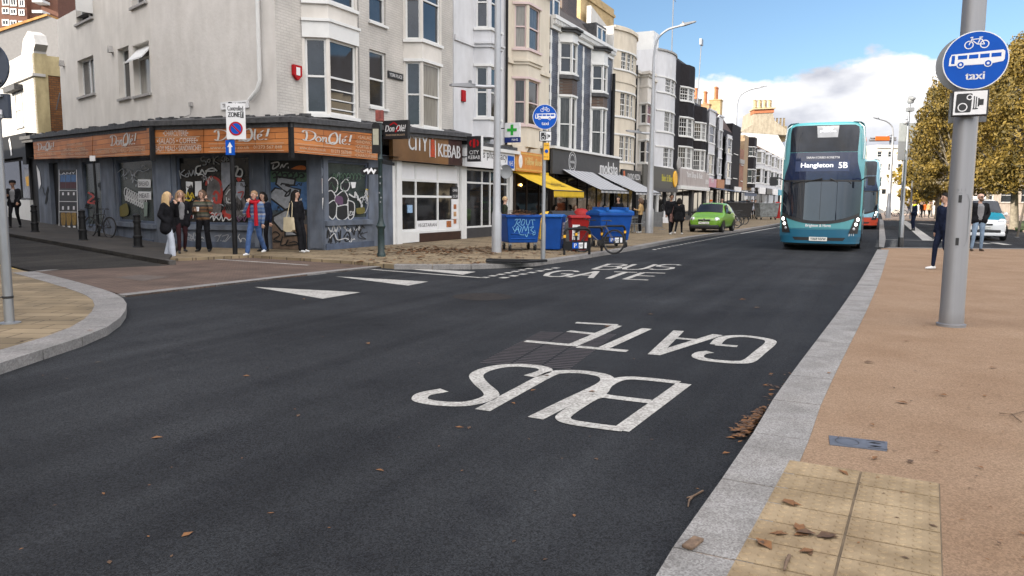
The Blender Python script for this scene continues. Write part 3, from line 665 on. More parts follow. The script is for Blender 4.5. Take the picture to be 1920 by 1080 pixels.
def chimney(par, x, y, z0, w, dpt, h, m, pots, pot_m, rows=1, cap_m=None):
 b = MB(); b.box(x - w / 2, x + w / 2, y - dpt / 2, y + dpt / 2, z0, z0 + h)
 b.k = 1; b.box(x - w / 2 - .06, x + w / 2 + .06, y - dpt / 2 - .06, y + dpt / 2 + .06, z0 + h - .32, z0 + h - .2); b.box(x - w / 2 - .09, x + w / 2 + .09, y - dpt / 2 - .09, y + dpt / 2 + .09, z0 + h + .003, z0 + h + .09)
 o = b.build('chimney', [m, cap_m or m], par)
 q = MB()
 for i in range(pots):
  t = (i + .5) / pots
  cx, cy = (x, y - dpt / 2 + dpt * t) if dpt > w else (x - w / 2 + w * t, y)
  hh = rnd.uniform(.55, .95); q.lathe([(.13, 0), (.15, .05), (.115, .12), (.10, hh * .8), (.135, hh * .86), (.135, hh), (.09, hh)], (cx, cy, z0 + h + .09), 10)
 q.build('chimney_pot', pot_m, o); return o
def chim_at(e, x0, x1, ytop, depth, h, dp, m, pots, ph):
 c = D((x0 + x1) / 2, ytop, depth); l = Matrix.Rotation(-ANG, 3, 'Z') @ (c - e.location); w = (x1 - x0) / FOC * depth * .8
 b = MB(); b.box(l.x - w / 2, l.x + w / 2, l.y, l.y + dp, c.z - h, c.z); b.box(l.x - w / 2 - .08, l.x + w / 2 + .08, l.y - .08, l.y + dp + .08, c.z + .003, c.z + .12); o = b.build('chimney', m, e)
 for i in range(pots): q = MB(); q.lathe([(.2, 0), (.24, .1), (.17, .2), (.15, ph * .85), (.2, ph * .9), (.2, ph), (.12, ph)], (l.x + w * ((i + .5) / pots - .5), l.y + dp / 2, c.z + .125), 10); q.build('chimney_pot', terracotta, o)
terracotta = mat('terracotta_pot', (.40, .15, .065), .85, var=.25, scale=6)
buff_pot = mat('buff_pot', (.42, .33, .2), .85, var=.25, scale=6)
OFF = -.35
def terrace(label, pl, pr, ytop, wm, fm=None, depth=9, base=3.0, name='terraced_building', H=None, blind=False, group='shop buildings along the street'):
 uL, uR = F(pl, 200, OFF)[0], F(pr, 200, OFF)[0]
 H = H or F(pr, ytop, OFF)[1]
 e = thing(name, label, 'building', W(uL, OFF), ANG, group); e['u0'] = uL
 w = uR - uL; b = MB(); s = Seg(e, (0, 0), (w, 0))
 if not blind: b.face((0, 0, base), (w - .004, 0, base), (w - .004, 0, H), (0, 0, H))
 b.face((0, 0, 0), (0, depth, 0), (0, depth, H), (0, 0, H)); b.face((w - .004, 0, 0), (w - .004, depth, 0), (w - .004, depth, H), (w - .004, 0, H))
 b.face((0, depth, 0), (w - .004, depth, 0), (w - .004, depth, H), (0, depth, H)); b.face((0, .2, H - .35), (w - .004, .2, H - .35), (w - .004, depth, H - .35), (0, depth, H - .35))
 b.box(-.0, w - .004, .003, .2, H - .36, H + .003)
 if not blind: b.face((.02, .9, .1), (w - .02, .9, .1), (w - .02, .9, base), (.02, .9, base)); b.face((.02, 0, base), (w - .02, 0, base), (w - .02, .9, base), (.02, .9, base))
 b.build('wall', wm, e)
 return e, s, w, H, uL
def bay_px(e, uL, l, m, r, rows, kind='cant', p=.62, n=5, yc=150):
 """bay measured in the photograph: left end on the wall, first corner, right front corner"""
 xl = F(l, yc, OFF)[0] - uL; xr = F(r, yc, OFF + p)[0] - uL; xm = F(m, yc, OFF + p)[0] - uL if m else None
 pc = (m + r) / 2 if m else (l + r) / 2
 zz = [(F(pc, yb, OFF + p)[1], F(pc, yt, OFF + p)[1]) for yt, yb in rows]
 if kind == 'cant': c = max(.25, xm - xl); plan = [(xl, 0), (xm, -p), (xr, -p), (xr + c, 0)]
 else: plan = bow_plan(xl, xr + .25, p, n)
 return plan, zz
# ------------------------------------------------------------------ corner building
planks = brick('orange_planks', (.40, .135, .038), (.54, .205, .062), (.12, .042, .015), 1.5, .17, .5, .15, .010, .3)
silver = mat('silver_lettering', (.50, .49, .47), .45, var=.05)
pale_text = mat('pale_lettering', (.50, .37, .26), .6, var=.05)
C1g = C1; Ag = W(-.05)
uA = F(520, 200, -.4)[0]; C1u = C1g + Vector((-.22, .45, 0)); Au = W(uA, -.4)
cb = thing('corner_building', 'large white three storey corner building with graffitied delicatessen and kebab shop below', 'building', Ag, ANG)
Sg = [Seg(cb, C1g + SD * 13.6, C1g, True), Seg(cb, C1g, Ag, True), Seg(cb, Ag, W(3.45), True)]
Su = [Seg(cb, C1u + SD * 9.6, C1u, True), Seg(cb, C1u, Au, True), Seg(cb, Au, W(F(850, 150, -.4)[0], -.4), True)]
HC = 11.8; Hs = Su[0].px(150, 13)[1]
def rect(seg, x0, y0, x1, y1, off=0):
 pts = seg.quad_px([(x0, (y0 + y1) / 2), (x1, (y0 + y1) / 2)], off); xm = (x0 + x1) / 2
 return pts[0][0], pts[1][0], seg.px(xm, y1, off)[1], seg.px(xm, y0, off)[1]
side_w = [rect(Su[0], *r) for r in ((146, 108, 177, 179), (222, 88, 243, 184), (250, 80, 281, 178), (141, -30, 173, 40), (246, -40, 274, 9))]
b = MB(); wall(b, Su[0], 0, Su[0].L, 3.5, Hs, side_w, rev=.22); b.build('side_wall', wall_white, cb)
b = MB(); wall(b, Su[1], 0, Su[1].L, 3.4, HC); b.build('angled_wall', mat('wall_chamfer', (.54, .515, .49), .85, var=.06, scale=1.5, bump=.3, bscale=8, dirt=.09), cb)
fr_w = [rect(Su[2], 693, 96, 724, 202), rect(Su[2], 692, -55, 723, 44)]
b = MB(); wall(b, Su[2], 0, Su[2].L, 3.4, HC, fr_w, rev=.16); b.build('front_wall', wall_brick_white, cb)
b = MB(); pts = [Su[0].p0, Su[1].p0, Su[2].p0, Su[2].p1]; bk = [Su[2].p1 + Vector((0, 12, 0)), Su[0].p0 + Vector((9.5, 8.5, 0))]
b.face(*[(p.x, p.y, Hs - .3) for p in pts + bk]); b.face(*[Vector((p.x, p.y, z)) for p, z in ((Su[2].p1, 0), (bk[0], 0), (bk[0], HC), (Su[2].p1, HC))])
b.face(*[Vector((p.x, p.y, z)) for p, z in ((Su[0].p0, 0), (bk[1], 0), (bk[1], Hs), (Su[0].p0, Hs))]); b.face(*[Vector((p.x, p.y, z)) for p, z in ((bk[0], 0), (bk[1], 0), (bk[1], HC - .5), (bk[0], HC - .5))])
b.face(*[Vector((p.x, p.y, HC - .4)) for p in [Su[1].p0, Su[2].p0, Su[2].p1, bk[0]]]); b.face(*[Vector((p.x, p.y, z)) for p, z in ((Su[1].p0, Hs - .3), (bk[0], Hs - .3), (bk[0], HC - .4), (Su[1].p0, HC - .4))])
b.build('roof', lead, cb)
for w_, st, gm in zip(side_w, ('case', 'top', 'top', 'case', 'case'), (curtain_dim, glass_dim, curtain, glass, glass)):
 window(cb, Su[0], *w_, st, white_paint, gm, d=.17, sm=grey_stone, fw=.055)
window(cb, Su[2], *fr_w[0], 'sash', white_paint, glass, d=.08); window(cb, Su[2], *fr_w[1], 'sash', white_paint, glass, d=.08)
b = MB(); x0, x1, z0, z1 = side_w[2]; b.prism([Su[0].pt(x0 + .05, .16, z1 - .12), Su[0].pt(x1 - .05, .16, z1 - .12), Su[0].pt(x1 - .05, -.22, z1 - .55), Su[0].pt(x0 + .05, -.22, z1 - .55)], (0, 0, .05)); b.build('open_casement', white_paint, cb)
b = MB(); x0, x1, z0, z1 = side_w[3]; b.prism([Su[0].pt(x1, .1, z0 + .1), Su[0].pt(x1 + .05, -.55, z0 + .1), Su[0].pt(x1 + .09, -.55, z0 + .1), Su[0].pt(x1 + .04, .1, z0 + .1)], (0, 0, 1.2)); b.build('open_casement', white_paint, cb)
def bay3(l, m, r, rows, seg, p=.6, off=0):
 xl = seg.px(l, 150)[0]; xm = seg.px(m, 150, p)[0]; xr = seg.px(r, 150, p)[0]
 loc = lambda x, d: tuple(seg.pt(x, d, 0).xy)
 zz = [(seg.px((m + r) / 2, b_, p)[1], seg.px((m + r) / 2, a, p)[1]) for a, b_ in rows]
 return [loc(xl, 0), loc(xm, -p), loc(xr, -p), loc(xr + (xm - xl), 0)], zz
plan, zz = bay3(568, 617, 671, ((80, 218), (-70, 12)), Su[2])
bay(cb, cb, plan, 4.0, HC - .8, zz, wall_white, white_paint, 'sash', [glass, glass, glass, glass, glass, glass], inset=.07)
b = MB(); band(b, plan, zz[0][1] + .1, zz[0][1] + .45, .05); band(b, plan, zz[0][1] + .45, zz[0][1] + .53, .1); b.build('bay_cornice', white_paint, cb)
s_ = Seg(cb, plan[1], plan[2]); b = MB()
for z in (.16, .42, .7): sbox(b, s_, .12, s_.L - .12, .02, .045, zz[0][0] + z, zz[0][0] + z + .03)
b.build('window_rail', white_paint, cb)
plan, zz = bay3(757, 792, 828, ((121, 240), (-70, 80)), Su[2])
bay(cb, cb, plan, 4.0, HC - .8, zz, wall_white, white_paint, 'sash', [glass, glass, curtain, glass, glass, glass], inset=.07)
fpath = [C1g + SD * 14.2 + Vector((-.25, -.25, 0)), C1g + Vector((-.12, -.38, 0)), W(F(545, 233, .35)[0], .35), W(8.2, .3)]
fl = [tuple((Matrix.Rotation(-ANG, 3, 'Z') @ (p - cb.location)).xy) for p in fpath]
b = MB(); o = offset_path(fl, .0); i_ = offset_path(fl, -.85)
STRIP = [plane_at(62, 262, fpath[0], math.atan2(-SD.y, -SD.x))[1] + .07, plane_at(284, 238, fpath[1], math.atan2(-SD.y, -SD.x))[1] + .05, F(545, 233, .35)[1] + .05, 3.99]
def strip_z(k, up): return STRIP[k] + up
def path_band(b, o, i_, lo, hi, hib=None):
 for k in range(len(o) - 1):
  a, c, d_, e_ = o[k], o[k + 1], i_[k + 1], i_[k]; zk = [strip_z(k, 0), strip_z(k + 1, 0)]
  hb = hi if hib is None else hib
  vs = [(a.x, a.y, zk[0] + lo), (c.x, c.y, zk[1] + lo), (d_.x, d_.y, zk[1] + lo), (e_.x, e_.y, zk[0] + lo), (a.x, a.y, zk[0] + hi), (c.x, c.y, zk[1] + hi), (d_.x, d_.y, zk[1] + hb), (e_.x, e_.y, zk[0] + hb)]
  b.add(vs, [(3, 2, 1, 0), (4, 5, 6, 7), (0, 1, 5, 4), (1, 2, 6, 5), (2, 3, 7, 6), (3, 0, 4, 7)])
path_band(b, offset_path(fl, .1), i_, .0, .14, .34)
path_band(b, offset_path(fl, .02), i_, -.12, -.003)
b.build('shop_cornice', lead, cb)
b = MB()                                               # ragged flashing lumps
for k, (a, c) in enumerate(zip(fl, fl[1:])):
 a, c = Vector(a), Vector(c); n = int((c - a).length / .16)
 for i in range(n):
  p = a.lerp(c, (i + rnd.random()) / n); z = strip_z(k, 0) + (strip_z(k + 1, 0) - strip_z(k, 0)) * i / n; t = (c - a).normalized(); nn = Vector((-t.y, t.x)); d0 = rnd.uniform(.1, .7); h = rnd.uniform(.02, .1)
  q = [p + nn * d0, p + nn * d0 + t * rnd.uniform(.1, .4), p + nn * (d0 + .15) + t * rnd.uniform(.1, .3), p + nn * (d0 + .12)]
  b.prism([(v.x, v.y, z + .12 + d0 * .2) for v in q], (rnd.uniform(-.02, .02), 0, h))
b.build('flashing', lead, cb)
def board(seg, pts, m, off, th=.06, name='fascia'):
 q = seg.quad_px(pts, off); v = [seg.pt(x, -off, z) for x, z in q]
 b = MB(); b.prism(v, seg.n * th); return b.build(name, m, cb), q
Sf = [Seg(cb, fpath[0], fpath[1], True), Seg(cb, fpath[1], fpath[2], True), Seg(cb, fpath[2], W(3.42, .35), True)]
boards = [(0, [(64, 298.5), (173, 295.5), (173, 251), (62, 262)]), (0, [(174, 295.5), (280, 291), (280, 240), (174, 251)]), (1, [(286, 289.5), (381, 287), (381, 237), (286, 238)]),
    (1, [(382.5, 287), (543, 285.5), (543, 233.5), (382.5, 237)]), (2, [(546, 285.5), (708, 300), (708, 252), (546, 234)])]
BQ = []
for si, pts in boards: BQ.append((Sf[si], board(Sf[si], pts, planks, .0)[1]))
def bilin(q): return lambda u, v: tuple((q[0][k] * (1 - u) + q[1][k] * u) * (1 - v) + (q[3][k] * (1 - u) + q[2][k] * u) * v for k in (0, 1))
def board_text(bi, s, u0, u1, v0, v1, m=silver, shear=0, bold=0, d=-.012):
 seg, q = BQ[bi]; f = bilin(q); sgn = lambda a, c, z=0: seg.pt(*(lambda r: (r[0], d - z, r[1]))(f(a, c)))
 put = put_text(MB(), s, u0, u1, v0, v1, sgn, shear, bold); put.build('lettering', m, cb)
SCRIPT = [([(.02, .78), (.05, .97), (.16, .98), (.25, .80), (.25, .45), (.17, .12), (.07, .05), (.03, .16)], 1), ([(.09, .92), (.10, .5), (.08, .08)], 1), ([(.32, .52), (.27, .30), (.29, .10), (.34, .08), (.37, .30), (.33, .52), (.30, .48)], .8), ([(.40, .54), (.41, .30), (.40, .06), (.42, .38), (.46, .54), (.475, .40), (.47, .10), (.52, .04)], .8),
 ([(.66, 1.08), (.57, .85), (.53, .40), (.56, .0), (.62, -.06), (.68, .18), (.70, .62), (.67, 1.02), (.64, 1.1)], 1.1), ([(.46, -.02), (.54, .0), (.62, .16), (.67, .12), (.60, .02)], 1.5), ([(.76, 1.0), (.745, .5), (.75, .10), (.78, .06)], .9), ([(.80, .28), (.86, .40), (.855, .56), (.81, .50), (.80, .20), (.84, .06), (.90, .14)], .8), ([(.85, .70), (.90, .88)], .8), ([(.99, 1.0), (.955, .34)], 1.1), ([(.945, .14), (.940, .06)], 1.2)]
def don_ole(bi, u0, u1, v0, v1):
 seg, q = BQ[bi]; f = bilin(q); wd = (q[1][0] - q[0][0]) * (u1 - u0); b = MB()
 for i, (pts, k) in enumerate(SCRIPT):
  b.ribbon(curve_pts(pts, 5) if len(pts) > 2 else pts, .036 * k, lambda a, c, i=i: (lambda r: seg.pt(r[0], -.012 - .0006 * i, r[1]))(f(u0 + (u1 - u0) * a, v0 + (v1 - v0) * c)))
 b.build('lettering', silver, cb)
don_ole(0, .08, .40, .42, .80); don_ole(1, .34, .80, .42, .86); don_ole(3, .12, .78, .44, .86); don_ole(4, .10, .66, .46, .86)
for bi, rows in ((2, ((.22, .72, .66, .86, '\u2022CHARCUTERIE\u2022'), (.10, .90, .38, .58, '\u2022SALADS \u2022 COFFEE\u2022'), (.03, .97, .10, .30, 'READY MEALS \u2022 SANDWICHES'))), (0, ((.62, .86, .56, .66, 'CHARCUTERIE'), (.56, .9, .36, .46, 'SALADS \u2022 COFFEE'), (.52, .95, .14, .26, 'READY MEALS \u2022 SANDWICHES'), (.08, .42, .18, .28, 'READY MEALS'))),
     (1, ((.06, .94, .16, .30, 'CHARCUTERIE \u2022 READY MEALS \u2022 SANDWICHES'),)), (3, ((.08, .55, .14, .26, 'www.donole.co.uk'), (.60, .92, .14, .26, '01273 567 848'))), (4, ((.08, .36, .14, .26, 'www.donole.co.uk'), (.42, .66, .12, .25, '01273 567848'), (.74, .97, .76, .88, '\u2022SALADS\u2022'), (.71, .99, .58, .70, '\u2022SANDWICHES\u2022'), (.71, .99, .40, .52, '\u2022COFFEE BAR\u2022'), (.70, .99, .22, .34, '\u2022READY MEALS\u2022'), (.70, .99, .06, .17, '\u2022CHARCUTERIE\u2022')))):
 for u0, u1, v0, v1, s in rows: board_text(bi, s, u0, u1, v0, v1, pale_text if bi != 2 else silver)
for bi in (0, 1, 2, 3, 4):
 seg, q = BQ[bi]; f = bilin(q); P_ = lambda a, c, seg=seg, f=f: seg.pt(f(a, c)[0], -.01, f(a, c)[1])
 b = MB(); vs = (.34, .06) if bi != 2 else (.62, .34, .05, .93)
 for v in vs: b.ribbon([(.06, v), (.94 if bi < 4 else .66, v)], .018, P_)
 b.build('sign_rule', pale_text, cb)
b = MB()
for si, x in ((0, 283), (1, 544.5)): a = Sf[si].px(x, 260)[0]; sbox(b, Sf[si], a - .05, a + .04, -.03, .1, 2.7, 3.72)
sbox(b, Sf[0], -.1, .45, .0, .1, 3.0, 3.9)
b.build('fascia_post', black_paint, cb)
b = MB(); gl = [Sg[0].p0, Sg[0].p1, Sg[1].p1, Sg[2].p1]; ol = [Vector((*p, 0)) for p in fl[:3]] + [Sf[2].p1]
for k in range(3): b.face(*[(p.x, p.y, 3.0 + (.3 if (p is gl[0] or p is ol[0]) else 0)) for p in (ol[k], ol[k + 1], gl[k + 1], gl[k])])
b.build('soffit', black_paint, cb)
sideH = [rect(Sg[0], *r) for r in ((95, 305, 112, 440), (156, 302, 191, 424), (219, 298, 287, 417))]
chH = [rect(Sg[1], *r) for r in ((331, 291, 470, 421), (505, 300, 576, 470))]; chH[1] = (chH[1][0], chH[1][1], .1, chH[1][3])
frH = [rect(Sg[2], 616, 303, 692, 412)]
for seg, hs in zip(Sg, (sideH, chH, frH)):
 b = MB(); wall(b, seg, 0, seg.L, 0, 3.05 if seg is not Sg[0] else 3.4, hs, rev=.16); b.build('shopfront_wall', blue_render, cb)
b = MB(); x = Sg[0].px(95, 380)[0]; sbox(b, Sg[0], x + .02, Sg[0].px(112, 380)[0] - .02, .16, .2, .1, 3.1); b.build('door', black_paint, cb)
for seg, h, gm in ((Sg[0], sideH[1], glass_dirty), (Sg[0], sideH[2], glass_dirty), (Sg[1], chH[0], glass_dim), (Sg[2], frH[0], glass_dirty)):
 shop_glazing(cb, seg, [h[0] + .04, h[1] - .04], h[2], h[3], blue_dark, gm, d=.1, fw=.07)
b = MB()
for seg, h in ((Sg[0], sideH[2]), (Sg[1], chH[0]), (Sg[2], frH[0])): sbox(b, seg, h[0] - .2, h[1] + .15, -.09, -.003, h[2] - .16, h[2] - .02)
for seg, x0, x1 in ((Sg[1], .0, .5), (Sg[1], chH[0][1] + .12, chH[1][0] - .1), (Sg[1], chH[1][1] + .1, Sg[1].L - .05), (Sg[0], Sg[0].px(192, 350)[0], Sg[0].px(216, 350)[0])): sbox(b, seg, x0, x1, -.05, -.002, .15, 2.95)
b.build('pilaster', blue_render, cb)
b = MB()
for seg, x0, x1 in ((Sg[1], .5, chH[1][0] - .1), (Sg[2], .02, Sg[2].px(700, 440)[0]), (Sg[0], Sg[0].px(195, 430)[0], Sg[0].L - .5)): sbox(b, seg, x0, x1, -.035, -.003, .1, .28)
b.build('plinth', blue_dark, cb)
d0 = chH[1]; b = MB(); sbox(b, Sg[1], d0[0], d0[1], .12, .16, .1, d0[3]); b.build('door', mat('painted_door', (.09, .06, .04), .7, col2=(.03, .07, .10), scale=2.2), cb)
gr_white = mat('spray_white', (.48, .48, .48), .6, var=.15, scale=12); gr_black = mat('spray_black', (.01, .01, .011), .6); gr_grey = mat('spray_grey', (.27, .28, .30), .6, var=.2, scale=10)
gr_red = mat('spray_red', (.36, .04, .03), .6, var=.2); gr_orange = mat('spray_orange', (.45, .12, .02), .6, var=.2); gr_green = mat('spray_green', (.05, .10, .06), .6, var=.3); gr_brown = mat('bare_board', (.15, .10, .07), .8, var=.3); gr_yellow = mat('spray_yellow', (.45, .33, .03), .6); gr_blue = mat('spray_blue', (.05, .12, .26), .6, var=.3)
gr_purple = mat('spray_purple', (.10, .05, .10), .6)
def tagger(seg, d, ox, oy, s):
 """strokes traced on a wall; coordinates in an enlarged survey crop"""
 st = {'n': 0}
 def P(z): return lambda a, c: (lambda r: seg.pt(r[0], d - .0006 * z, r[1]))(seg.px(ox + a / s, oy + c / s, -d))
 def stroke(pts, w, m, smooth=True, closed=False, z=None):
  st['n'] += 1; p = [Vector(q) for q in pts]
  if closed and smooth: p = curve_pts(p + [p[0]], 5)[:-1]
  elif smooth and len(p) > 2: p = curve_pts(p, 5)
  MBX.setdefault(m.name, (MB(), m))[0].ribbon(p, w, P(st['n'] if z is None else z), closed)
 def fill(pts, m, smooth=True):
  st['n'] += 1; p = [Vector(q) for q in pts]
  if smooth: p = curve_pts(p + [p[0]], 5)[:-1]
  f = P(st['n']); MBX.setdefault(m.name, (MB(), m))[0].face(*[f(*q) for q in p])
 return stroke, fill
MBX = {}
def flush_graffiti():
 for k in MBX: MBX[k][0].build('graffiti', MBX[k][1], cb)
 MBX.clear()
def scribble(stroke, x0, y0, x1, y1, n, sd, ms, w0=4, w1=9):
 r = random.Random(sd)
 for _ in range(n):
  x, y, s_ = r.uniform(x0, x1), r.uniform(y0, y1), r.uniform(14, 38); pts = [(x, y)]
  for k in range(r.randint(4, 8)): x += s_ * r.uniform(-.1, .7); pts.append((min(x1 + 10, x), y + s_ * r.uniform(-.9, .9) * (1 if k % 2 else -1)))
  stroke(pts, r.uniform(w0, w1), r.choice(ms))
stroke, fill = tagger(Sg[1], .115, 270, 280, 4.908)          # the door
fill([(1160, 210), (1500, 200), (1500, 560), (1160, 560)], gr_blue, False); fill([(1180, 690), (1500, 690), (1500, 925), (1180, 925)], gr_brown, False)
fill([(1162, 190), (1300, 200), (1480, 190), (1490, 300), (1300, 280), (1165, 300)], gr_green)
fill([(1160, 105), (1500, 105), (1500, 215), (1160, 200)], gr_black, False)
fill([(1350, 180), (1420, 150), (1480, 155), (1480, 188)], gr_orange)
scribble(stroke, 1180, 260, 1440, 560, 12, 4, [gr_white, gr_green, gr_blue, gr_black])
for pts in ([(1230, 250), (1395, 275), (1385, 330), (1300, 330), (1440, 370), (1430, 440), (1330, 545), (1300, 555), (1165, 450), (1165, 400), (1210, 355), (1280, 370), (1215, 320)],
   [(1300, 560), (1490, 560), (1490, 600), (1330, 660), (1330, 720), (1270, 755), (1190, 660), (1190, 620)], [(1300, 740), (1350, 740), (1420, 790), (1300, 800)]):
 fill(pts, gr_grey, False); stroke(pts, 16, gr_black, False, True)
stroke([(1260, 330), (1270, 315), (1340, 325)], 14, gr_black, False); stroke([(1285, 375), (1320, 395), (1350, 370), (1335, 420), (1300, 430), (1320, 395)], 14, gr_black)
stroke([(1170, 130), (1235, 118), (1240, 150), (1190, 180), (1195, 140)], 12, gr_white); stroke([(1255, 175), (1275, 140), (1285, 165), (1310, 135), (1330, 130)], 10, gr_white); stroke([(1330, 160), (1332, 175)], 8, gr_white)
for x in range(1180, 1480, 50): stroke([(x, 230), (x + 30, 200 + (x % 3) * 12), (x + 45, 250), (x + 10, 262)], 14, gr_black)
stroke([(1190, 765), (1220, 760), (1250, 790), (1200, 830), (1260, 850), (1190, 850)], 11, gr_black); stroke([(1280, 800), (1260, 880), (1310, 870), (1330, 830), (1310, 880), (1360, 880), (1440, 870)], 11, gr_black)
stroke([(1340, 860), (1400, 850), (1440, 900)], 9, gr_black)
stroke, fill = tagger(Sg[1], .085, 270, 280, 4.908)          # big dark window
fill([(590, 280), (640, 250), (700, 300), (715, 420), (700, 600), (640, 610), (590, 560), (575, 420)], mat('grey_boarding', (.12, .11, .11), .8, var=.4, scale=5))
fill([(730, 420), (790, 330), (860, 350), (935, 480), (930, 620), (760, 640)], mat('grey_boarding', (.12, .11, .11)))
fill([(385, 295), (450, 300), (450, 470), (390, 470)], sign_white, False); fill([(470, 295), (530, 292), (530, 430), (470, 430)], sign_white, False); fill([(400, 380), (430, 330), (450, 360), (445, 470), (400, 470)], gr_black)
fill([(710, 120), (800, 120), (800, 300), (715, 400)], mat('poster_grey', (.28, .29, .33), .7, var=.2), False); fill([(850, 300), (930, 300), (925, 420), (890, 470), (850, 420)], mat('poster_grey', (.28, .29, .33)), False)
for q in ([(565, 330), (600, 270), (640, 255), (700, 300), (715, 400), (700, 500)], [(640, 420), (660, 390), (690, 420), (680, 490), (650, 480), (645, 440)], [(600, 570), (650, 600), (720, 590), (740, 540), (745, 590), (800, 610)]): stroke(q, 22, gr_red)
fill([(850, 270), (870, 250), (890, 270), (870, 300)], gr_red); fill([(730, 560), (760, 610), (800, 600), (790, 640), (740, 630)], gr_red)
scribble(stroke, 330, 110, 930, 640, 34, 5, [gr_grey, gr_grey, gr_white, gr_black, gr_red, MATS['grey_boarding']])
stroke([(560, 70), (535, 75), (535, 105), (570, 110), (575, 140), (545, 145)], 9, gr_grey); stroke([(600, 90), (585, 110), (605, 120), (615, 95), (600, 90)], 8, gr_grey); stroke([(640, 65), (650, 140)], 8, gr_grey); stroke([(690, 60), (650, 100), (700, 135)], 8, gr_grey); stroke([(720, 85), (740, 60), (745, 110), (715, 100)], 8, gr_grey); stroke([(760, 60), (765, 110), (785, 90), (750, 70)], 8, gr_grey)
stroke([(330, 195), (345, 270)], 8, gr_grey); stroke([(380, 190), (345, 225), (385, 250)], 8, gr_grey); stroke([(395, 225), (385, 250), (415, 250), (410, 215)], 8, gr_grey); stroke([(420, 195), (440, 245), (460, 195), (475, 240), (490, 190)], 8, gr_grey)
stroke([(530, 150), (490, 165), (485, 215), (520, 225), (540, 190), (570, 230), (590, 190), (640, 175), (680, 200)], 13, gr_white); stroke([(570, 200), (660, 200)], 12, gr_white, False); stroke([(500, 240), (540, 230), (560, 250)], 9, gr_white)
stroke([(840, 160), (870, 165), (850, 240), (880, 180), (910, 200), (900, 250), (850, 245)], 13, gr_white)
for i in range(10): stroke([(735 + i * 18, 470 + (i % 3) * 20), (745 + i * 18, 520), (730 + i * 18, 560)], 9, gr_black)
stroke([(760, 420), (800, 370), (850, 410), (840, 480), (780, 490), (765, 440)], 9, gr_white); stroke([(870, 400), (920, 390), (900, 450)], 9, gr_red)
stroke([(385, 410), (400, 440), (410, 395), (430, 440), (450, 400), (470, 450)], 10, gr_yellow); stroke([(380, 460), (430, 470), (450, 430)], 14, gr_yellow); stroke([(405, 590), (410, 560), (430, 605), (440, 590), (460, 580)], 9, gr_white)
stroke([(610, 640), (640, 610), (650, 655), (670, 620), (700, 650), (720, 610), (735, 660), (760, 625), (790, 650), (820, 630)], 9, gr_white); stroke([(850, 650), (870, 620), (880, 660), (920, 620), (930, 660), (955, 610)], 9, gr_purple)
stroke, fill = tagger(Sg[1], -.02, 270, 280, 4.908)          # stall riser and pillars
scribble(stroke, 380, 780, 940, 870, 9, 6, [gr_grey, gr_white, blue_dark])
scribble(stroke, 1000, 250, 1100, 800, 5, 16, [gr_grey, blue_dark])
stroke([(430, 780), (470, 850), (380, 810), (560, 850), (430, 860)], 6, gr_grey); stroke([(650, 800), (700, 790), (680, 840), (640, 880)], 6, gr_grey); stroke([(720, 800), (780, 790), (720, 880), (800, 800)], 6, gr_grey)
stroke([(880, 780), (870, 810), (890, 840), (880, 880), (900, 920)], 7, gr_white)
fill([(1580, 265), (1645, 268), (1645, 405), (1580, 400)], sign_white, False); fill([(1585, 272), (1640, 275), (1640, 395), (1600, 380)], gr_orange, False)
fill([(1590, 450), (1655, 445), (1640, 600), (1620, 540), (1590, 570)], sign_white, False); fill([(1015, 370), (1090, 368), (1090, 440), (1020, 430)], sign_white, False)
fill([(1000, 180), (1085, 190), (1075, 370), (1010, 300)], mat('peeled_paint', (.22, .25, .30), .8, var=.15)); fill([(1570, 120), (1650, 180), (1640, 250), (1600, 200)], mat('peeled_paint', (.22, .25, .30)))
fill([(1580, 140), (1600, 122), (1628, 140), (1625, 175), (1590, 175)], gr_black)
stroke, fill = tagger(Sg[2], .06, 600, 180, 3.375)           # right hand window
for q in ([(45, 545), (75, 515), (110, 540), (105, 600), (70, 615), (42, 590)], [(130, 560), (165, 525), (188, 560), (170, 600), (135, 590)], [(36, 610), (75, 600), (100, 650), (70, 690), (38, 660)], [(95, 640), (150, 600), (180, 660), (150, 700), (100, 690)], [(42, 690), (90, 660), (110, 720), (80, 780), (45, 740)], [(105, 700), (170, 690), (190, 740), (150, 785), (105, 770)], [(175, 660), (215, 680), (212, 760), (180, 775)]):
 fill(q, gr_black); stroke(q, 6, gr_white, True, True)
fill([(100, 630), (140, 640), (140, 690), (95, 670)], gr_purple)
scribble(stroke, 50, 480, 280, 600, 8, 9, [gr_green, gr_grey], 2, 4); scribble(stroke, 190, 600, 290, 740, 8, 10, [gr_white, gr_grey, gr_black], 3, 6)
fill([(190, 545), (225, 545), (220, 580), (200, 585)], sign_white, False); stroke([(180, 620), (215, 640), (220, 610), (240, 650), (262, 690), (255, 720)], 9, gr_white); stroke([(175, 640), (230, 660)], 6, gr_black)
stroke([(182, 735), (195, 730), (180, 755), (198, 752)], 4, gr_white); stroke([(205, 730), (200, 750), (210, 748), (208, 730)], 4, gr_white)
for i in range(8): stroke([(75 + i * 22, 520), (85 + i * 22, 490), (100 + i * 22, 515), (92 + i * 22, 530)], 4, gr_green)
stroke([(280, 640), (300, 680), (280, 740), (255, 700), (270, 650)], 5, gr_grey); fill([(225, 710), (275, 705), (275, 740), (230, 745)], mat('murky_yellow', (.12, .10, .02), .7)); stroke([(285, 590), (310, 600), (300, 640)], 7, gr_yellow)
stroke, fill = tagger(Sg[2], -.005, 600, 180, 3.375)
scribble(stroke, 45, 830, 280, 920, 10, 8, [gr_black, gr_black, gr_white], 3, 6)
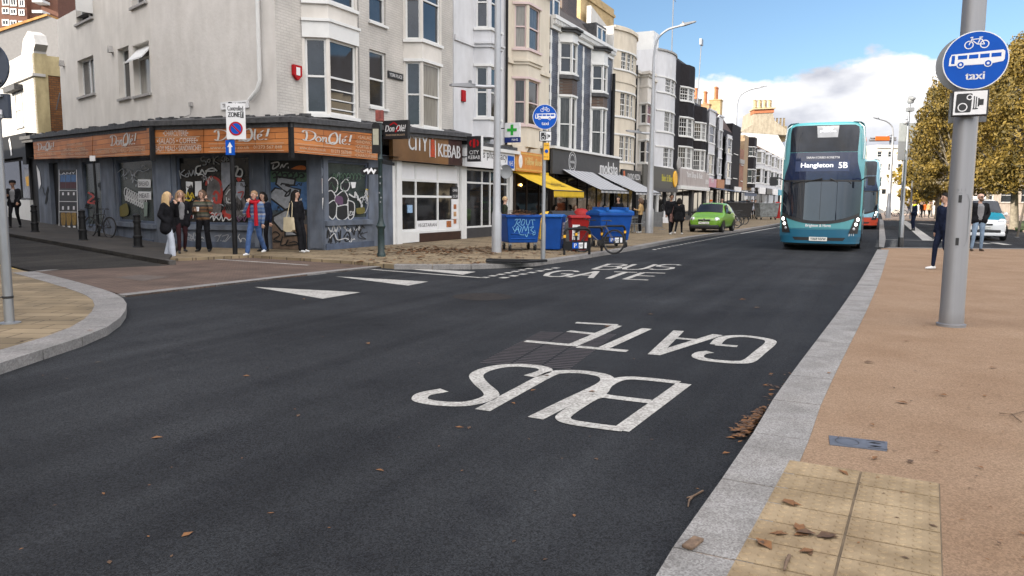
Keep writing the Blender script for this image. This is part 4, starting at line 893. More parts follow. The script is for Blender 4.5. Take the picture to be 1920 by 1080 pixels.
stroke([(45, 900), (50, 850), (70, 925), (75, 870), (100, 920)], 9, gr_black); stroke([(150, 890), (175, 860), (190, 900), (165, 920), (150, 890)], 8, gr_black); stroke([(115, 860), (125, 920), (130, 850)], 9, gr_black); stroke([(200, 830), (215, 880), (230, 820), (250, 870), (265, 820), (240, 890), (290, 905), (255, 880), (300, 860)], 4, gr_black)
stroke([(50, 830), (70, 860), (85, 820), (100, 860), (115, 820), (130, 840)], 5, gr_white); stroke([(60, 900), (90, 870), (110, 910), (160, 900), (180, 910)], 5, gr_white); stroke([(110, 935), (150, 945), (200, 950)], 8, blue_dark)
stroke, fill = tagger(Sg[0], .07, 0, 200, 3.857)             # side street window and posters
for i in range(9):
 c = (912 + i * 17, 620 + i * 8)
 stroke([(c[0] + 14 * math.cos(t), c[1] + (34 - i) * math.sin(t)) for t in (0, 1, 2, 3, 4, 5)], 6, gr_white, True, True); stroke([(c[0] + 6 * math.cos(t), c[1] + 40 + 18 * math.sin(t)) for t in (0, 1.2, 2.4, 3.6, 5)], 6, gr_white, True, True)
for x, y0, y1, s in ((1045, 525, 585, 'BREAD'), (1048, 613, 672, 'MEAT')):
 fill([(x - 45, y0), (x + 48, y0 + 2), (x + 48, y1), (x - 45, y1 - 2)], sign_white, False)
 r0 = Sg[0].px((x - 34) / 3.857, 200 + (y1 - 12) / 3.857, -.06); r1 = Sg[0].px((x + 36) / 3.857, 200 + (y0 + 14) / 3.857, -.06)
 text(cb, s, sign_black, r0[0], r1[0], r0[1], r1[1], P=Sg[0].P(.03))
stroke([(850, 480), (890, 450), (900, 500), (940, 460), (960, 500), (1000, 460), (1040, 470), (1080, 450)], 5, gr_grey)
fill([(870, 720), (920, 700), (930, 780), (860, 790)], mat('murky_yellow', (.12, .10, .02))); fill([(1040, 690), (1070, 690), (1068, 790), (1045, 795)], mat('faded_paper', (.16, .2, .17), .8), False)
scribble(stroke, 860, 440, 1060, 600, 6, 11, [gr_grey], 3, 6); scribble(stroke, 620, 560, 720, 760, 5, 12, [gr_red, gr_black], 6, 10)
stroke([(640, 620), (680, 650), (640, 690), (690, 700)], 12, gr_red)
stroke, fill = tagger(Sg[0], -.01, 0, 200, 3.857)
fill([(428, 455), (556, 455), (566, 905), (438, 880)], sign_black, False); fill([(432, 462), (552, 462), (552, 480), (432, 480)], gr_black, False)
for i in range(3):
 x = 436 + i * 40
 fill([(x, 492), (x + 36, 492), (x + 36, 545), (x, 545)], gr_blue, False); fill([(x, 545), (x + 36, 545), (x + 36, 590), (x, 590)], mat('poster_maroon', (.06, .012, .015), .6), False)
 fill([(x + 14, 620), (x + 26, 620), (x + 26, 640), (x + 14, 640)], sign_white, False); fill([(x + 14, 720), (x + 26, 720), (x + 26, 745), (x + 14, 745)], sign_white, False)
 fill([(x + 4, 770), (x + 36, 770), (x + 36, 850), (x + 10, 850)], mat('poster_gold', (.22, .13, .02), .6, var=.6, scale=12)); stroke([(x + 14, 868), (x + 34, 868)], 12, sign_white, False)
for y in (605, 685, 760): stroke([(432, y), (560, y + 2)], 4, sign_white, False)
stroke([(430, 455), (430, 880)], 4, sign_white, False); stroke([(556, 455), (568, 905)], 5, sign_white, False)
stroke([(310, 580), (330, 640), (350, 580), (330, 700), (345, 650)], 6, gr_black); fill([(265, 420), (290, 470), (300, 560), (285, 600)], sign_white, False)
text(cb, 'LANY', sign_white, *[Sg[0].px(433 / 3.857, 327)[0], Sg[0].px(552 / 3.857, 327)[0]], Sg[0].px(490 / 3.857, 200 + 490 / 3.857)[1], Sg[0].px(490 / 3.857, 200 + 475 / 3.857)[1], P=Sg[0].P(-.03))
flush_graffiti()
def pipe(par, seg, pts, r, m, d=-.1, name='downpipe'): b = MB(); b.tube([seg.pt(x, d, z) for x, z in pts], r, 8); return b.build(name, m, par, smooth=True)
x = Su[1].px(491, 100)[0]; pipe(cb, Su[1], [(x, HC), (x, 4.85), (x - .12, 4.6), (x - .45, 4.35)], .055, white_paint)
b = MB(); x, z = Su[2].px(554, 135); b.prism([Su[2].pt(x - .17, -.01, z + .18), Su[2].pt(x + .17, -.01, z + .18), Su[2].pt(x + .17, -.01, z - .1), Su[2].pt(x, -.01, z - .24), Su[2].pt(x - .17, -.01, z - .1)], Su[2].n * -.09)
b.k = 1; sbox(b, Su[2], x - .08, x + .08, -.108, -.102, z - .1, z + .12); b.build('alarm_box', [sign_red, sign_white], cb, bevel=.015)
def plate(par, seg, x0, y0, x1, y1, s, bg, fg, off=0, name='street_name_plate'):
 r = rect(seg, x0, y0, x1, y1, off); b = MB(); sbox(b, seg, r[0], r[1], -off - .05, -off - .01, r[2], r[3]); o = b.build(name, bg, par)
 text(par, s, fg, r[0] + (r[1] - r[0]) * .08, r[1] - (r[1] - r[0]) * .08, r[2] + (r[3] - r[2]) * .25, r[3] - (r[3] - r[2]) * .25, P=seg.P(-off - .053)); return o
plate(cb, Su[2], 726, 136, 754, 149, 'YORK PLACE', sign_black, sign_white)
plate(cb, Su[1], 416, 190, 468, 204, 'TRAFALGAR STREET', sign_white, sign_black)
b = MB()
for x, y, sz in ((120, 124, .10), (212, 99, .11)):
 a, z = Su[0].px(x, y); b.lathe([(.05, 0), (.05, .1), (.1, .16), (.1, .18)], (0, 0, 0), 8) if False else b.prism([Su[0].pt(a - .1, -.002, z), Su[0].pt(a + .1, -.002, z), Su[0].pt(a, -.002, z + .22)], Su[0].n * -.16)
b.build('wall_vent', grey_stone, cb)
b = MB();
for y0 in (0, .06): b.tube([Su[0].pt(Su[0].px(108, 206)[0] + y0, -.05, Su[0].px(108, 206)[1]), Su[0].pt(Su[0].px(128, 176)[0] + y0, -.3, Su[0].px(128, 176)[1])], .012, 5)
b.build('wall_bracket', galv, cb)
b = MB(); x, z = Su[1].px(360, 196); sbox(b, Su[1], x - .06, x + .06, -.08, -.003, z - .06, z + .06); b.tube([Su[1].pt(x, -.05, z - .06), Su[1].pt(x - .02, -.06, z - .3), Su[1].pt(x - .6, -.06, z - .42)], .012, 5); b.build('junction_box', grey_stone, cb)
b = MB(); x = Su[2].px(672, 150)[0]; b.tube([Su[2].pt(x + .02, -.02, 8.0), Su[2].pt(x + .02, -.02, 4.5)], .012, 5); b.build('cable', grey_stone, cb)
# ---- kebab shop half of the front
Sk = Seg(cb, W(3.42), W(8.15), True)
q = Sk.quad_px([(737, 300.5), (866, 297), (866, 262), (737, 254)], .25); q = [(q[0][0], 2.9), (q[1][0], 2.92), (q[1][0], 3.93), (q[0][0], 3.95)]
kb = mat('brown_gradient_sign', (.16, .08, .03), .4, var=.35, scale=.5); kb2 = mat('dark_brown_sign', (.035, .014, .012), .4, var=.2)
b = MB(); w3 = q[1][0] - q[0][0]; sbox(b, Sk, q[0][0], q[0][0] + w3 * .78, -.25, -.1, 2.9, 3.92); b.k = 1; sbox(b, Sk, q[0][0] + w3 * .78, q[1][0], -.25, -.1, 2.9, 3.92); b.build('fascia', [kb, kb2], cb)
x0, x1 = q[0][0], q[1][0]
text(cb, 'CITY', sign_white, x0 + w3 * .20, x0 + w3 * .46, 3.28, 3.78, P=Sk.P(-.262), embolden=.012); text(cb, 'KEBAB', sign_white, x0 + w3 * .62, x0 + w3 * .97, 3.16, 3.62, P=Sk.P(-.262), embolden=.012)
b = MB(); c = x0 + w3 * .535
for k in range(6): sbox(b, Sk, c - .16 + .012 * k, c + .16 - .012 * k, -.27 - .003 * (k % 2), -.252, 3.12 + k * .105, 3.12 + k * .105 + .09)
b.k = 1; sbox(b, Sk, c - .03, c + .03, -.268, -.252, 3.75, 3.95); sbox(b, Sk, c - .2, c - .17, -.266, -.252, 3.1, 3.72); sbox(b, Sk, c + .17, c + .2, -.266, -.252, 3.1, 3.72); b.build('kebab_emblem', [mat('emblem_red', (.45, .06, .02), .4, var=.3, scale=9), sign_white], cb)
xs = [Sk.px(x, 380)[0] for x in (744, 783, 824, 862)]
b = MB(); sbox(b, Sk, 0, .48, .02, .2, .1, 2.9); b.build('door', white_paint, cb)
b = MB(); sbox(b, Sk, .5, xs[0] - .06, -.06, .3, .1, 2.9); sbox(b, Sk, xs[3] + .06, xs[3] + .3, -.05, .3, .1, 2.9); sbox(b, Sk, xs[0] - .05, xs[3] + .05, .0, .3, .12, .5); b.build('shop_frame', white_paint, cb)
w_ = shop_glazing(cb, Sk, xs, .5, 2.88, white_paint, glass_dim, trans=(1.72, 2.28), d=.1, fw=.08)
b = MB()
for a, c in ((xs[0], xs[1]), (xs[1], xs[2]), (xs[2], xs[3])): sbox(b, Sk, a + .045, c - .045, .085, .098, 2.32, 2.84)
sbox(b, Sk, xs[1] + .05, xs[2] - .05, .06, .09, .54, .86); sbox(b, Sk, xs[2] + .05, xs[3] - .03, .06, .09, .54, .86); b.build('window_panel', sign_white, w_)
text(cb, 'VEGETARIAN', sign_black, xs[1] + .1, xs[2] - .12, .64, .76, P=Sk.P(.055))
b = MB(); sbox(b, Sk, xs[2] + (xs[3] - xs[2]) * .66, xs[3] - .03, .06, .09, .88, 1.64); b.build('menu_board', sign_white, w_)
b = MB()
for k in range(3):
 b.k = k % 2; cx = xs[2] + (xs[3] - xs[2]) * .82; b.lathe([(.001, 0), (.09, .004), (.09, .008)], (0, 0, 0), 8) if False else sbox(b, Sk, cx - .1, cx + .1, .05, .058, .7 + k * .28, .88 + k * .28)
sbox(b, Sk, xs[2] + .6, xs[2] + .95, .05, .058, .58, .82)
b.build('menu_picture', [mat('food_photo', (.30, .10, .03), .5, var=.7, scale=14), mat('food_photo_pale', (.42, .25, .12), .5, var=.6, scale=14)], w_)
b = MB(); sbox(b, Sk, xs[2] + (xs[3] - xs[2]) * .66, xs[3] - .03, .058, .09, 1.66, 2.1); b.build('menu_board', sign_black, w_)
text(cb, '\u00a35.50', sign_white, xs[2] + (xs[3] - xs[2]) * .7, xs[3] - .08, 1.70, 1.80, P=Sk.P(.05)); text(cb, 'OFFER', sign_white, xs[2] + (xs[3] - xs[2]) * .7, xs[3] - .08, 1.92, 2.02, P=Sk.P(.05))
b = MB(); sbox(b, Sk, xs[0] + .75, xs[0] + 1.05, .06, .09, 1.15, 1.42); b.build('window_poster', mat('pale_blue_poster', (.25, .38, .55), .5, var=.3, scale=18), w_)
b = MB(); sbox(b, Sk, xs[0] + .05, xs[1] - .05, .4, .9, .5, .8); b.k = 1; sbox(b, Sk, xs[0] + .2, xs[1] - .3, .5, .9, .8, 1.12); b.build('shop_counter', [mat('aqua_counter', (.25, .42, .42), .4), sign_white], cb)
b = MB(); sbox(b, Sk, xs[1] + .1, xs[3] + .05, -.03, -.002, .1, .42); b.build('stall_riser', mat('dark_tile', (.035, .016, .013), .3, var=.4, scale=8), cb)
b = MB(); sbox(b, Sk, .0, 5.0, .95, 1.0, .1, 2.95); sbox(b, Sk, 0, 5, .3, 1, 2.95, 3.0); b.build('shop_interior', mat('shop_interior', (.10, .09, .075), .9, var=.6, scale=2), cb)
def box_sign(label, px, py, w, h, th, u_off, mats, paint, cat='sign', name='projecting_sign', seg_off=.3):
 u, z = F(px, py, u_off); e = thing(name, label, cat, W(u, u_off, z), ANG - math.pi / 2 + math.pi / 2)
 return e
def blade(label, cx, cy, w, h, out, m, name='projecting_sign', th=.14):
 """a sign standing out from the wall at right angles to it, facing down the street"""
 u, z = F(cx, cy, out); e = thing(name, label, 'sign', W(u, out, z), ANG - math.pi / 2, 'signs standing out from the shop walls')
 b = MB(); b.box(-w / 2, w / 2, 0, th, -h / 2, h / 2); b.build('panel', m, e, bevel=.012)
 b = MB(); b.tube([(-w / 2, th / 2, h * .3), (-w / 2 - .35, th / 2, h * .3)], .02, 6); b.tube([(-w / 2, th / 2, -h * .3), (-w / 2 - .35, th / 2, -h * .3)], .02, 6); b.build('bracket', black_paint, e)
 return e
e = blade('dark projecting box sign with a red chilli emblem above white capitals', 889, 279, .62, .95, .75, sign_black);
b = MB(); b.box(.29, .312, -.004, .14, -.475, .475); b.build('sign_edge', sign_white, e)
text(e, 'CITY', sign_white, -.2, .2, -.2, -.06, -.004); text(e, 'KEBAB', sign_white, -.25, .25, -.38, -.25, -.004)
b = MB(); b.box(-.05, .05, -.01, -.002, .05, .36); b.ribbon([(-.14, .1), (-.18, .22), (-.12, .32)], .07, lambda a, c: Vector((a, -.006, c))); b.ribbon([(.14, .1), (.18, .22), (.12, .32)], .07, lambda a, c: Vector((a, -.006, c))); b.build('emblem', sign_red, e)
e = blade('black hanging sign with red and white script lettering beside the fingerpost', 741, 243, .95, .58, .85, sign_black)
text(e, 'Don Ol\u00e9!', sign_white, -.38, .36, -.06, .14, -.004, shear=.04, embolden=.006); text(e, 'SPANISH FOOD SPECIALISTS', pale_text, -.36, .36, -.19, -.14, -.004)
b = MB(); b.ribbon([(-.2, .14), (-.05, .22), (.08, .14)], .04, lambda a, c: Vector((a, -.005, c))); b.ribbon([(.0, -.08), (.08, .0), (.16, .1)], .05, lambda a, c: Vector((a, -.0065, c))); b.build('emblem', sign_red, e)
# ------------------------------------------------------------------ the row of shops up the street
def fascia(e, uL, pts, m, out=.3, th=.12, name='fascia', dz=0):
 s = Seg(e, (0, 0), (1, 0)); q = [F(x, y, out + OFF + .35) for x, y in pts]
 z0 = (q[0][1] + q[1][1]) / 2; z1 = (q[2][1] + q[3][1]) / 2; x0, x1 = q[0][0] - uL, q[1][0] - uL
 b = MB(); yo = -(out + .35); b.box(x0, x1, yo, yo + th, z0, z1); b.build(name, m, e)
 return x0, x1, z0, z1, yo
def shop(e, w, fm, gm, xs_frac, zt=2.85, riser=.45, riser_m=None, y=-.33, trans=(), door=None, side_m=None):
 """a shop opening: pilasters, riser, glazing with mullions, door"""
 s = Seg(e, (0, y), (w, y)); xs = [w * f for f in xs_frac]
 b = MB(); b.box(.02, xs[0] - .03, y - .06, y + .3, .1, zt + .1); b.build('pilaster', side_m or fm, e)
 b = MB(); b.box(xs[-1] + .03, w - .02, y - .06, y + .3, .1, zt + .1); b.build('pilaster', side_m or fm, e)
 b = MB(); b.box(xs[0], xs[-1], y, y + .25, .1, riser); b.build('stall_riser', riser_m or fm, e)
 shop_glazing(e, s, xs, riser, zt, fm, gm, trans=trans, d=.08, fw=.07)
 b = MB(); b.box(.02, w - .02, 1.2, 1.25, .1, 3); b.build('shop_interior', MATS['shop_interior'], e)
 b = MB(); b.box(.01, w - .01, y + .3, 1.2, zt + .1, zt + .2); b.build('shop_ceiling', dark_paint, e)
def quoins(e, x, z0, z1, m, w=.22, p=.02, step=.34, side=0, name='quoin_strip'):
 b = MB(); z = z0; k = 0
 while z < z1:
  ww = w if k % 2 else w * .62; a = x - ww / 2 if not side else x; b.box(a, a + ww, -p, .02, z, min(z + step - .003, z1)); z += step; k += 1
 return b.build(name, m, e)
e, s, w, H, uL = terrace('smooth cool white three storey building over the pharmacy', 851, 948, -60, wall_grey, H=12.2)
plan, zz = bay_px(e, uL, 888, 919, 940, ((128, 222), (-40, 56)))
bay(e, e, plan, 4.15, H - .6, zz, wall_grey, white_paint, 'sash', [glass, glass, glass, glass_dim, curtain_dim, curtain_dim], inset=.1)
for zc in ((zz[0][1] + .75),):
 b = MB(); band(b, plan, zc, zc + .12, .07); band(b, plan, zc + .12, zc + .2, .13); b.box(.01, plan[0][0] - .01, -.07, .02, zc, zc + .2); b.build('string_course', wall_grey, e)
b = MB(); u, z = F(867, 180, OFF); b.box(u - uL - .13, u - uL + .13, -.1, -.01, z - .22, z + .22); b.build('alarm_box', sign_red, e, bevel=.02)
x0, x1, z0, z1, yo = fascia(e, uL, [(872, 318), (965, 314), (965, 289), (872, 277)], sign_white)
text(e, 'Ross pharmacy', sign_black, x0 + .75, x1 - .75, z0 + .3, z0 + .7, yo - .006); text(e, 'healthcare', sign_black, x1 - 1.9, x1 - 1.0, z0 + .12, z0 + .22, yo - .006)
b = MB(); b.box(x1 - .7, x1 - .1, yo - .02, yo - .003, z0 + .08, z1 - .1); b.build('sign_panel', sign_blue, e); text(e, 'NHS', sign_white, x1 - .62, x1 - .2, z0 + .18, z0 + .4, yo - .024); text(e, 'Pharmacy', sign_white, x1 - .64, x1 - .16, z0 + .62, z0 + .75, yo - .024)
b = MB(); b.box(.0, w - .01, -.75, -.0, z1 + .005, z1 + .14); b.build('shop_cornice', white_paint, e); b = MB(); b.box(.0, w - .01, -.6, .0, z1 + .145, z1 + .3); b.build('flashing', lead, e)
shop(e, w, white_paint, glass_dim, (.08, .40, .56, .92), zt=2.85, riser=.5, riser_m=dark_paint, trans=(2.3,))
b = MB(); b.box(w * .42, w * .54, -.2, -.16, .15, 2.25); b.build('door', black_paint, e)
pipe(e, s, [(w - .12, H), (w - .12, 3.2)], .06, black_paint)
e, s, w, H, uL = terrace('cream building with pink framed bay windows over the orange bookshop sign', 949, 1029, 22, wall_cream, H=11.6)
plan, zz = bay_px(e, uL, 960, 990, 1013, ((152, 236), (14, 95)))
bay(e, e, plan, 4.0, H, zz, wall_cream, pink_paint, 'sash', [curtain_dim, curtain, glass, curtain_dim, glass, glass], inset=.1)
b = MB(); zc = zz[0][1] + .62; band(b, plan, zc, zc + .12, .06); band(b, plan, zc + .12, zc + .2, .12); b.box(plan[3][0] + .02, w - .02, -.1, .02, zc, zc + .2); b.box(.02, plan[0][0] - .02, -.1, .02, zc, zc + .2); b.build('string_course', wall_cream, e)
b = MB(); band(b, [(0, 0), *plan, (w, 0)], H - .35, H - .2, .12); band(b, [(0, 0), *plan, (w, 0)], H - .197, H, .3); b.build('cornice', wall_cream, e)
bx = F(978, 250, .2)[0] - uL; b = MB(); b.prism([(bx - .9, -.02, 4.0), (bx + .9, -.02, 4.0), (bx + .6, -.02, 3.72), (bx - .6, -.02, 3.72)], (0, -.5, 0)); b.build('bay_corbel', wall_cream, e)
x0, x1, z0, z1, yo = fascia(e, uL, [(966, 320), (1019, 325), (1019, 290), (966, 282)], mat('orange_signboard', (.50, .20, .035), .45, var=.15, scale=3))
b = MB(); zz_ = lambda a, c: Vector((a, yo - .006, c)); b.ribbon([(x0 + .06, z0 + .08), (x1 - .06, z0 + .08), (x1 - .06, z1 - .08), (x0 + .06, z1 - .08)], .05, zz_, True); b.build('sign_border', mat('sign_gold', (.55, .34, .08), .4), e)
text(e, 'Yellow Book', mat('sign_pale_yellow', (.62, .48, .2), .5), x0 + (x1 - x0) * .30, x1 - .2, z0 + .3, z0 + .62, yo - .008, shear=.06, embolden=.012); text(e, 'THE', MATS['sign_pale_yellow'], x0 + (x1 - x0) * .4, x0 + (x1 - x0) * .6, z1 - .32, z1 - .2, yo - .008)
b = MB(); b.ell((x0 + .55, yo, (z0 + z1) / 2), (.2, .02, .3)); b.ell((x0 + .55, yo - .01, z1 - .35), (.13, .02, .14)); b.build('sign_figure', sign_white, e)
shop(e, w, mat('dark_brown_paint', (.03, .02, .015), .5, var=.2), glass_dim, (.06, .35, .65, .94), riser=.4)
b = MB(); b.lathe([(.001, -.05), (.05, -.03), (.06, 0), (.03, .06)], (w * .2, -.3, 2.3), 10); b.build('lit_bulb', mat('warm_bulb', (1, .5, .15), .5, emit=6), e)
AW = {}
def awning(label, l, r, ytop, ybot, m, out=1.7, drop=.25, stripes=None, scallop=True, txt=None, uoff=0, base=.0):
 """a fabric shop awning on folding arms; measured at its wall edge"""
 uL, zt = F(l, ytop, base + .05); uR = F(r, ytop, base + .05)[0]; zb = F((l + r) / 2 + 55, ybot, base + out)[1]
 e = thing('awning', label, 'awning', W(uL, base + .05, zt), ANG, 'awnings over the shop fronts'); w = uR - uL; h = zb - zt
 b = MB(); n = 14
 for i in range(n):
  a, c = w * i / n, w * (i + 1) / n; b.k = (i % 2) if stripes else 0; ts = [0, .35, .7, 1]
  for t0, t1 in zip(ts, ts[1:]): sag = lambda t: -.06 * math.sin(math.pi * t); b.add([(a, -out * t0, h * t0 + sag(t0)), (c, -out * t0, h * t0 + sag(t0)), (c, -out * t1, h * t1 + sag(t1)), (a, -out * t1, h * t1 + sag(t1))], [(0, 1, 2, 3)])
 b.build('canopy', [m, stripes or m], e)
 b = MB(); ns = 26 if scallop else 14
 for i in range(ns):
  a, c = w * i / ns, w * (i + 1) / ns; b.k = (i % 2) if stripes else 0
  pts = [(a, -out, h), (c, -out, h)] + ([(a + (c - a) * (1 - t), -out - .01, h - drop * .7 - drop * .3 * math.sin(math.pi * t)) for t in (0, .25, .5, .75, 1)] if scallop else [(c, -out, h - drop), (a, -out, h - drop)])
  b.face(*pts)
 b.build('valance', [m, stripes or m], e)
 for x in (.15, w - .15):
  b = MB(); b.tube([(x, -.02, h * .6 - .25), (x, -out * .55, h * .5 - .12), (x, -out + .03, h - .04)], .02, 6); b.build('arm', black_paint, e)
 b = MB(); b.tube([(0, -out, h - .01), (w, -out, h - .01)], .025, 6); b.build('front_bar', dark_paint if scallop else black_paint, e)
 b = MB(); b.box(-.02, w + .02, -.08, .1, -.06, .08); b.build('cassette', m, e)
 if txt: text(e, txt, black_paint, w * .3, w * .75, 0, .3, P=lambda a, c, d=0: Vector((a, -out * (.75 - c), h * (.75 - c) - .05 * math.sin(math.pi * (.75 - c)) + .03)))
 return e
yellow_cloth = mat('yellow_canvas', (.55, .36, .012), .8, var=.12, scale=2)
awning('mustard yellow scalloped awning with faded lettering over the bookshop cafe', 964, 1026, 322, 357, yellow_cloth, 1.9, .32, txt='Yellow Book')
e, s, w, H, uL = terrace('blue glazed brick building with white quoins and two bow windows', 1030, 1146, 78, wall_blue, H=10.0)
class _sp:
 mats = [wall_brown, white_paint, wall_blue]
for (l, r, rows, top) in ((1048, 1087, ((179, 282), (75, 133)), 55), (1109, 1143, ((202, 290), (118, 168)), 90)):
 plan, zz = bay_px(e, uL, l, None, r, rows, 'bow', .62, 3, yc=180)
 zt = F((l + r) / 2, top, .27)[1]
 sp = lambda z, zz=zz: 1 if z > zz[1][1] else 0
 sp.mats = [wall_brown, white_paint]
 bay(e, e, plan, zz[0][0] - .2, zt, zz, wall_brown, white_paint, 'sash', [curtain_dim, glass, glass, curtain_dim, glass, glass], spandrel=sp, inset=.05)
 b = MB(); band(b, plan, zt, zt + .12, .16); band(b, plan, zt + .12, zt + .2, .26, .3); b.build('bow_hood', lead, e)
 b = MB(); band(b, plan, zz[1][0] - .3, zz[1][0] - .12, .1); b.build('bow_ledge', lead, e)
 quoins(e, plan[0][0] - .12, zz[0][0] - .2, zt + .1, white_paint, .2)
for px in (1032, 1093): quoins(e, F(px, 150, OFF)[0] - uL, 4.2, H - .1, white_paint, .26)
b = MB(); b.box(0, w - .005, -.12, .0, H - .02, H + .16); b.box(0, w - .005, -.3, .0, H + .42, H + .6); b.box(0, w - .005, -.16, .0, H + .163, H + .417); b.build('cornice', white_paint, e)
b = MB()
for i in range(46): x = w * (i + .5) / 46; b.box(x - .045, x + .045, -.27, -.163, H + .2, H + .415)
b.build('dentil_course', white_paint, e)
b = MB(); b.prism([(0, .1, H + .45), (0, 1.4, H + 2.1), (0, 5, H + 2.3), (0, 5, H)], (w - .02, 0, 0)); b.build('roof', slate, e)
for cx, px in ((w * .09, 1), (w * .86, 2)):
 b = MB(); b.box(cx - .9, cx + .9, .25, 2.2, H + .5, H + 1.75); d_ = b.build('dormer', lead, e)
 sd = Seg(e, (cx - .9, .25), (cx + .9, .25)); b = MB()
 window(e, sd, .12, .88, H + .65, H + 1.6, 'plain', white_paint, glass, d=-.05, sill=False); window(e, sd, .92, 1.68, H + .65, H + 1.6, 'plain', white_paint, glass, d=-.05, sill=False)
chimney(e, w * .58, 1.6, H + 1.2, 2.2, .8, 2.8, wall_brown, 4, terracotta)
q = MB(); q.lathe([(.2, 0), (.2, 1.1), (.28, 1.15), (.28, 1.3), (.2, 1.35)], (w * .99, 2.6, H + 1.4), 10); q.build('chimney_pot', buff_pot, e)
pipe(e, s, [(w - .02, 8.2), (w - .02, 3.4)], .09, black_paint)
x0, x1, z0, z1, yo = fascia(e, uL, [(1036, 323), (1161, 338), (1161, 299), (1036, 277)], dark_paint)
text(e, 'moksha', sign_white, x0 + (x1 - x0) * .66, x0 + (x1 - x0) * .965, z0 + .22, z0 + .92, yo - .006, embolden=.03)
b = MB(); c = x0 + (x1 - x0) * .25
for r_, wd in ((.5, .05), (.36, .03)): b.ribbon([(c + r_ * math.cos(t * .2618), z0 + .68 + r_ * math.sin(t * .2618)) for t in range(24)], wd, lambda a, d: Vector((a, yo - .006, d)), True)
b.build('round_emblem', sign_white, e); text(e, 'moksha', sign_white, c - .3, c + .3, z0 + .6, z0 + .76, yo - .008)
b = MB(); b.box(x0 - .05, x1 + .05, yo - .12, -.0, z1 + .005, z1 + .12); b.build('shop_cornice', white_paint, e)
shop(e, w, black_paint, glass_dim, (.03, .2, .36, .52, .68, .84, .97), riser=.35)
awn_a, awn_b = mat('awning_white', (.40, .40, .41), .8, var=.08), mat('awning_grey', (.24, .25, .27), .8, var=.08)
awning('left pale grey striped awning of the restaurant', 1046, 1104, 312, 356, awn_a, 2.3, .14, awn_b, False)
awning('right pale grey striped awning of the restaurant, beside the pizza shop', 1112, 1166, 320, 360, awn_a, 2.5, .14, awn_b, False)
e, s, w, H, uL = terrace('tall cream rounded bow building between black downpipes', 1147, 1189, 30, mat('wall_flank_white', (.55, .54, .52), .8, var=.06, dirt=.2), H=F(1175, 46, .3)[1] - .1, blind=False)
plan = bow_plan(.15, w - .05, .55, 7); zz = [(F(1172, b_, .15)[1], F(1172, a, .15)[1]) for a, b_ in ((254, 303), (173, 218), (96, 129))]
bay(e, e, plan, 3.4, H + .1, zz, wall_sand, white_paint, 'bars', [curtain_dim, glass, curtain_dim, glass], skip=(0, 5, 6), inset=.05)
b = MB(); band(b, plan, H - .18, H + .02, .1); b.build('cornice', wall_sand, e)
b = MB(); zc = (zz[1][1] + zz[2][0]) / 2 - .1; band(b, plan, zc, zc + .14, .05); b.build('string_course', wall_sand, e)
pipe(e, s, [(.0, 9.2), (.0, 3.5)], .1, black_paint); pipe(e, s, [(w - .02, H - 1.6), (w - .02, 3.5)], .1, black_paint)
x0, x1, z0, z1, yo = fascia(e, uL, [(1166, 351), (1201, 354), (1201, 322), (1166, 316)], sign_black)
text(e, 'DODO PIZZA', sign_white, x0 + (x1 - x0) * .28, x1 - .15, z0 + (z1 - z0) * .48, z0 + (z1 - z0) * .8, yo - .006, embolden=.012); text(e, 'CRAFT PIZZA DELIVERY', sign_white, x0 + (x1 - x0) * .3, x1 - .6, z0 + .15, z0 + .32, yo - .006)
b = MB(); b.ribbon([(x0 + .35, z0 + .15), (x0 + .45, z0 + .6), (x0 + .35, z1 - .1)], .3, lambda a, c: Vector((a, yo - .006, c))); b.build('sign_emblem', mat('emblem_orange', (.50, .10, .02), .4), e)
shop(e, w, black_paint, glass_dim, (.08, .36, .64, .92), riser=.5)
e, s, w, H, uL = terrace('low white building with parapet and red curtain in its canted bay', 1190, 1227, 147, wall_white)
plan, zz = bay_px(e, uL, 1198, 1213, 1223, ((265, 306), (196, 233)), yc=220)
bay(e, e, plan, 3.4, H - .4, zz, wall_white, white_paint, 'sash', [glass_dim, curtain_dim, glass, glass_red, curtain, glass], inset=.08)
b = MB(); band(b, [(0, 0), *plan, (w, 0)], H - .45, H - .3, .1); band(b, [(0, 0), *plan, (w, 0)], H - .297, H - .12, .22); band(b, plan, H - 1.1, H - .98, .06); b.build('cornice', wall_white, e)
b = MB(); b.prism([(0.1, 3.2, H), (w * 1.05, 3.2, H), (w * 1.05, 3.2, H + 3.3), (.1, 3.2, H + 4.3)], (0, .3, 0)); b.build('gable_wall', mat('lit_white_wall', (.5, .49, .47), .8, var=.06, dirt=.15), e)
b = MB(); b.box(.0, w + 2.2, 3.9, 5.0, H, H + 5.6); b.box(.6, w + 2.3, 3.8, 5.1, H + 5.0, H + 5.2); b.build('chimney', wall_yellow, e)
pipe(e, s, [(w * .75, H + 3.5), (w * .75, H - .2)], .08, black_paint, d=3.1)
x0, x1, z0, z1, yo = fascia(e, uL, [(1206, 349), (1270, 356), (1270, 317), (1206, 309)], mat('olive_fascia', (.07, .068, .06), .55, var=.1))
text(e, 'Baker St Bikes', mat('sign_yellow_green', (.52, .46, .03), .5), x0 + (x1 - x0) * .50, x0 + (x1 - x0) * .82, z0 + .5, z0 + 1.0, yo - .006, embolden=.02)
b = MB(); b.T = Matrix.Translation((x0 + (x1 - x0) * .90, yo, (z0 + z1) / 2)); b.lathe([(.55, -.09), (.62, -.06), (.62, -.003)], (0, 0, 0), 24, 'y'); b.build('round_sign', sign_yellow, e)
b = MB(); b.box(x0, x1, yo - .03, yo + .3, z0 - .25, z0 - .005); b.build('shutter_box', dark_paint, e)
shop(e, w * 1.55, dark_paint, glass_dim, (.04, .3, .6, .76, .97), riser=.3, zt=2.8)
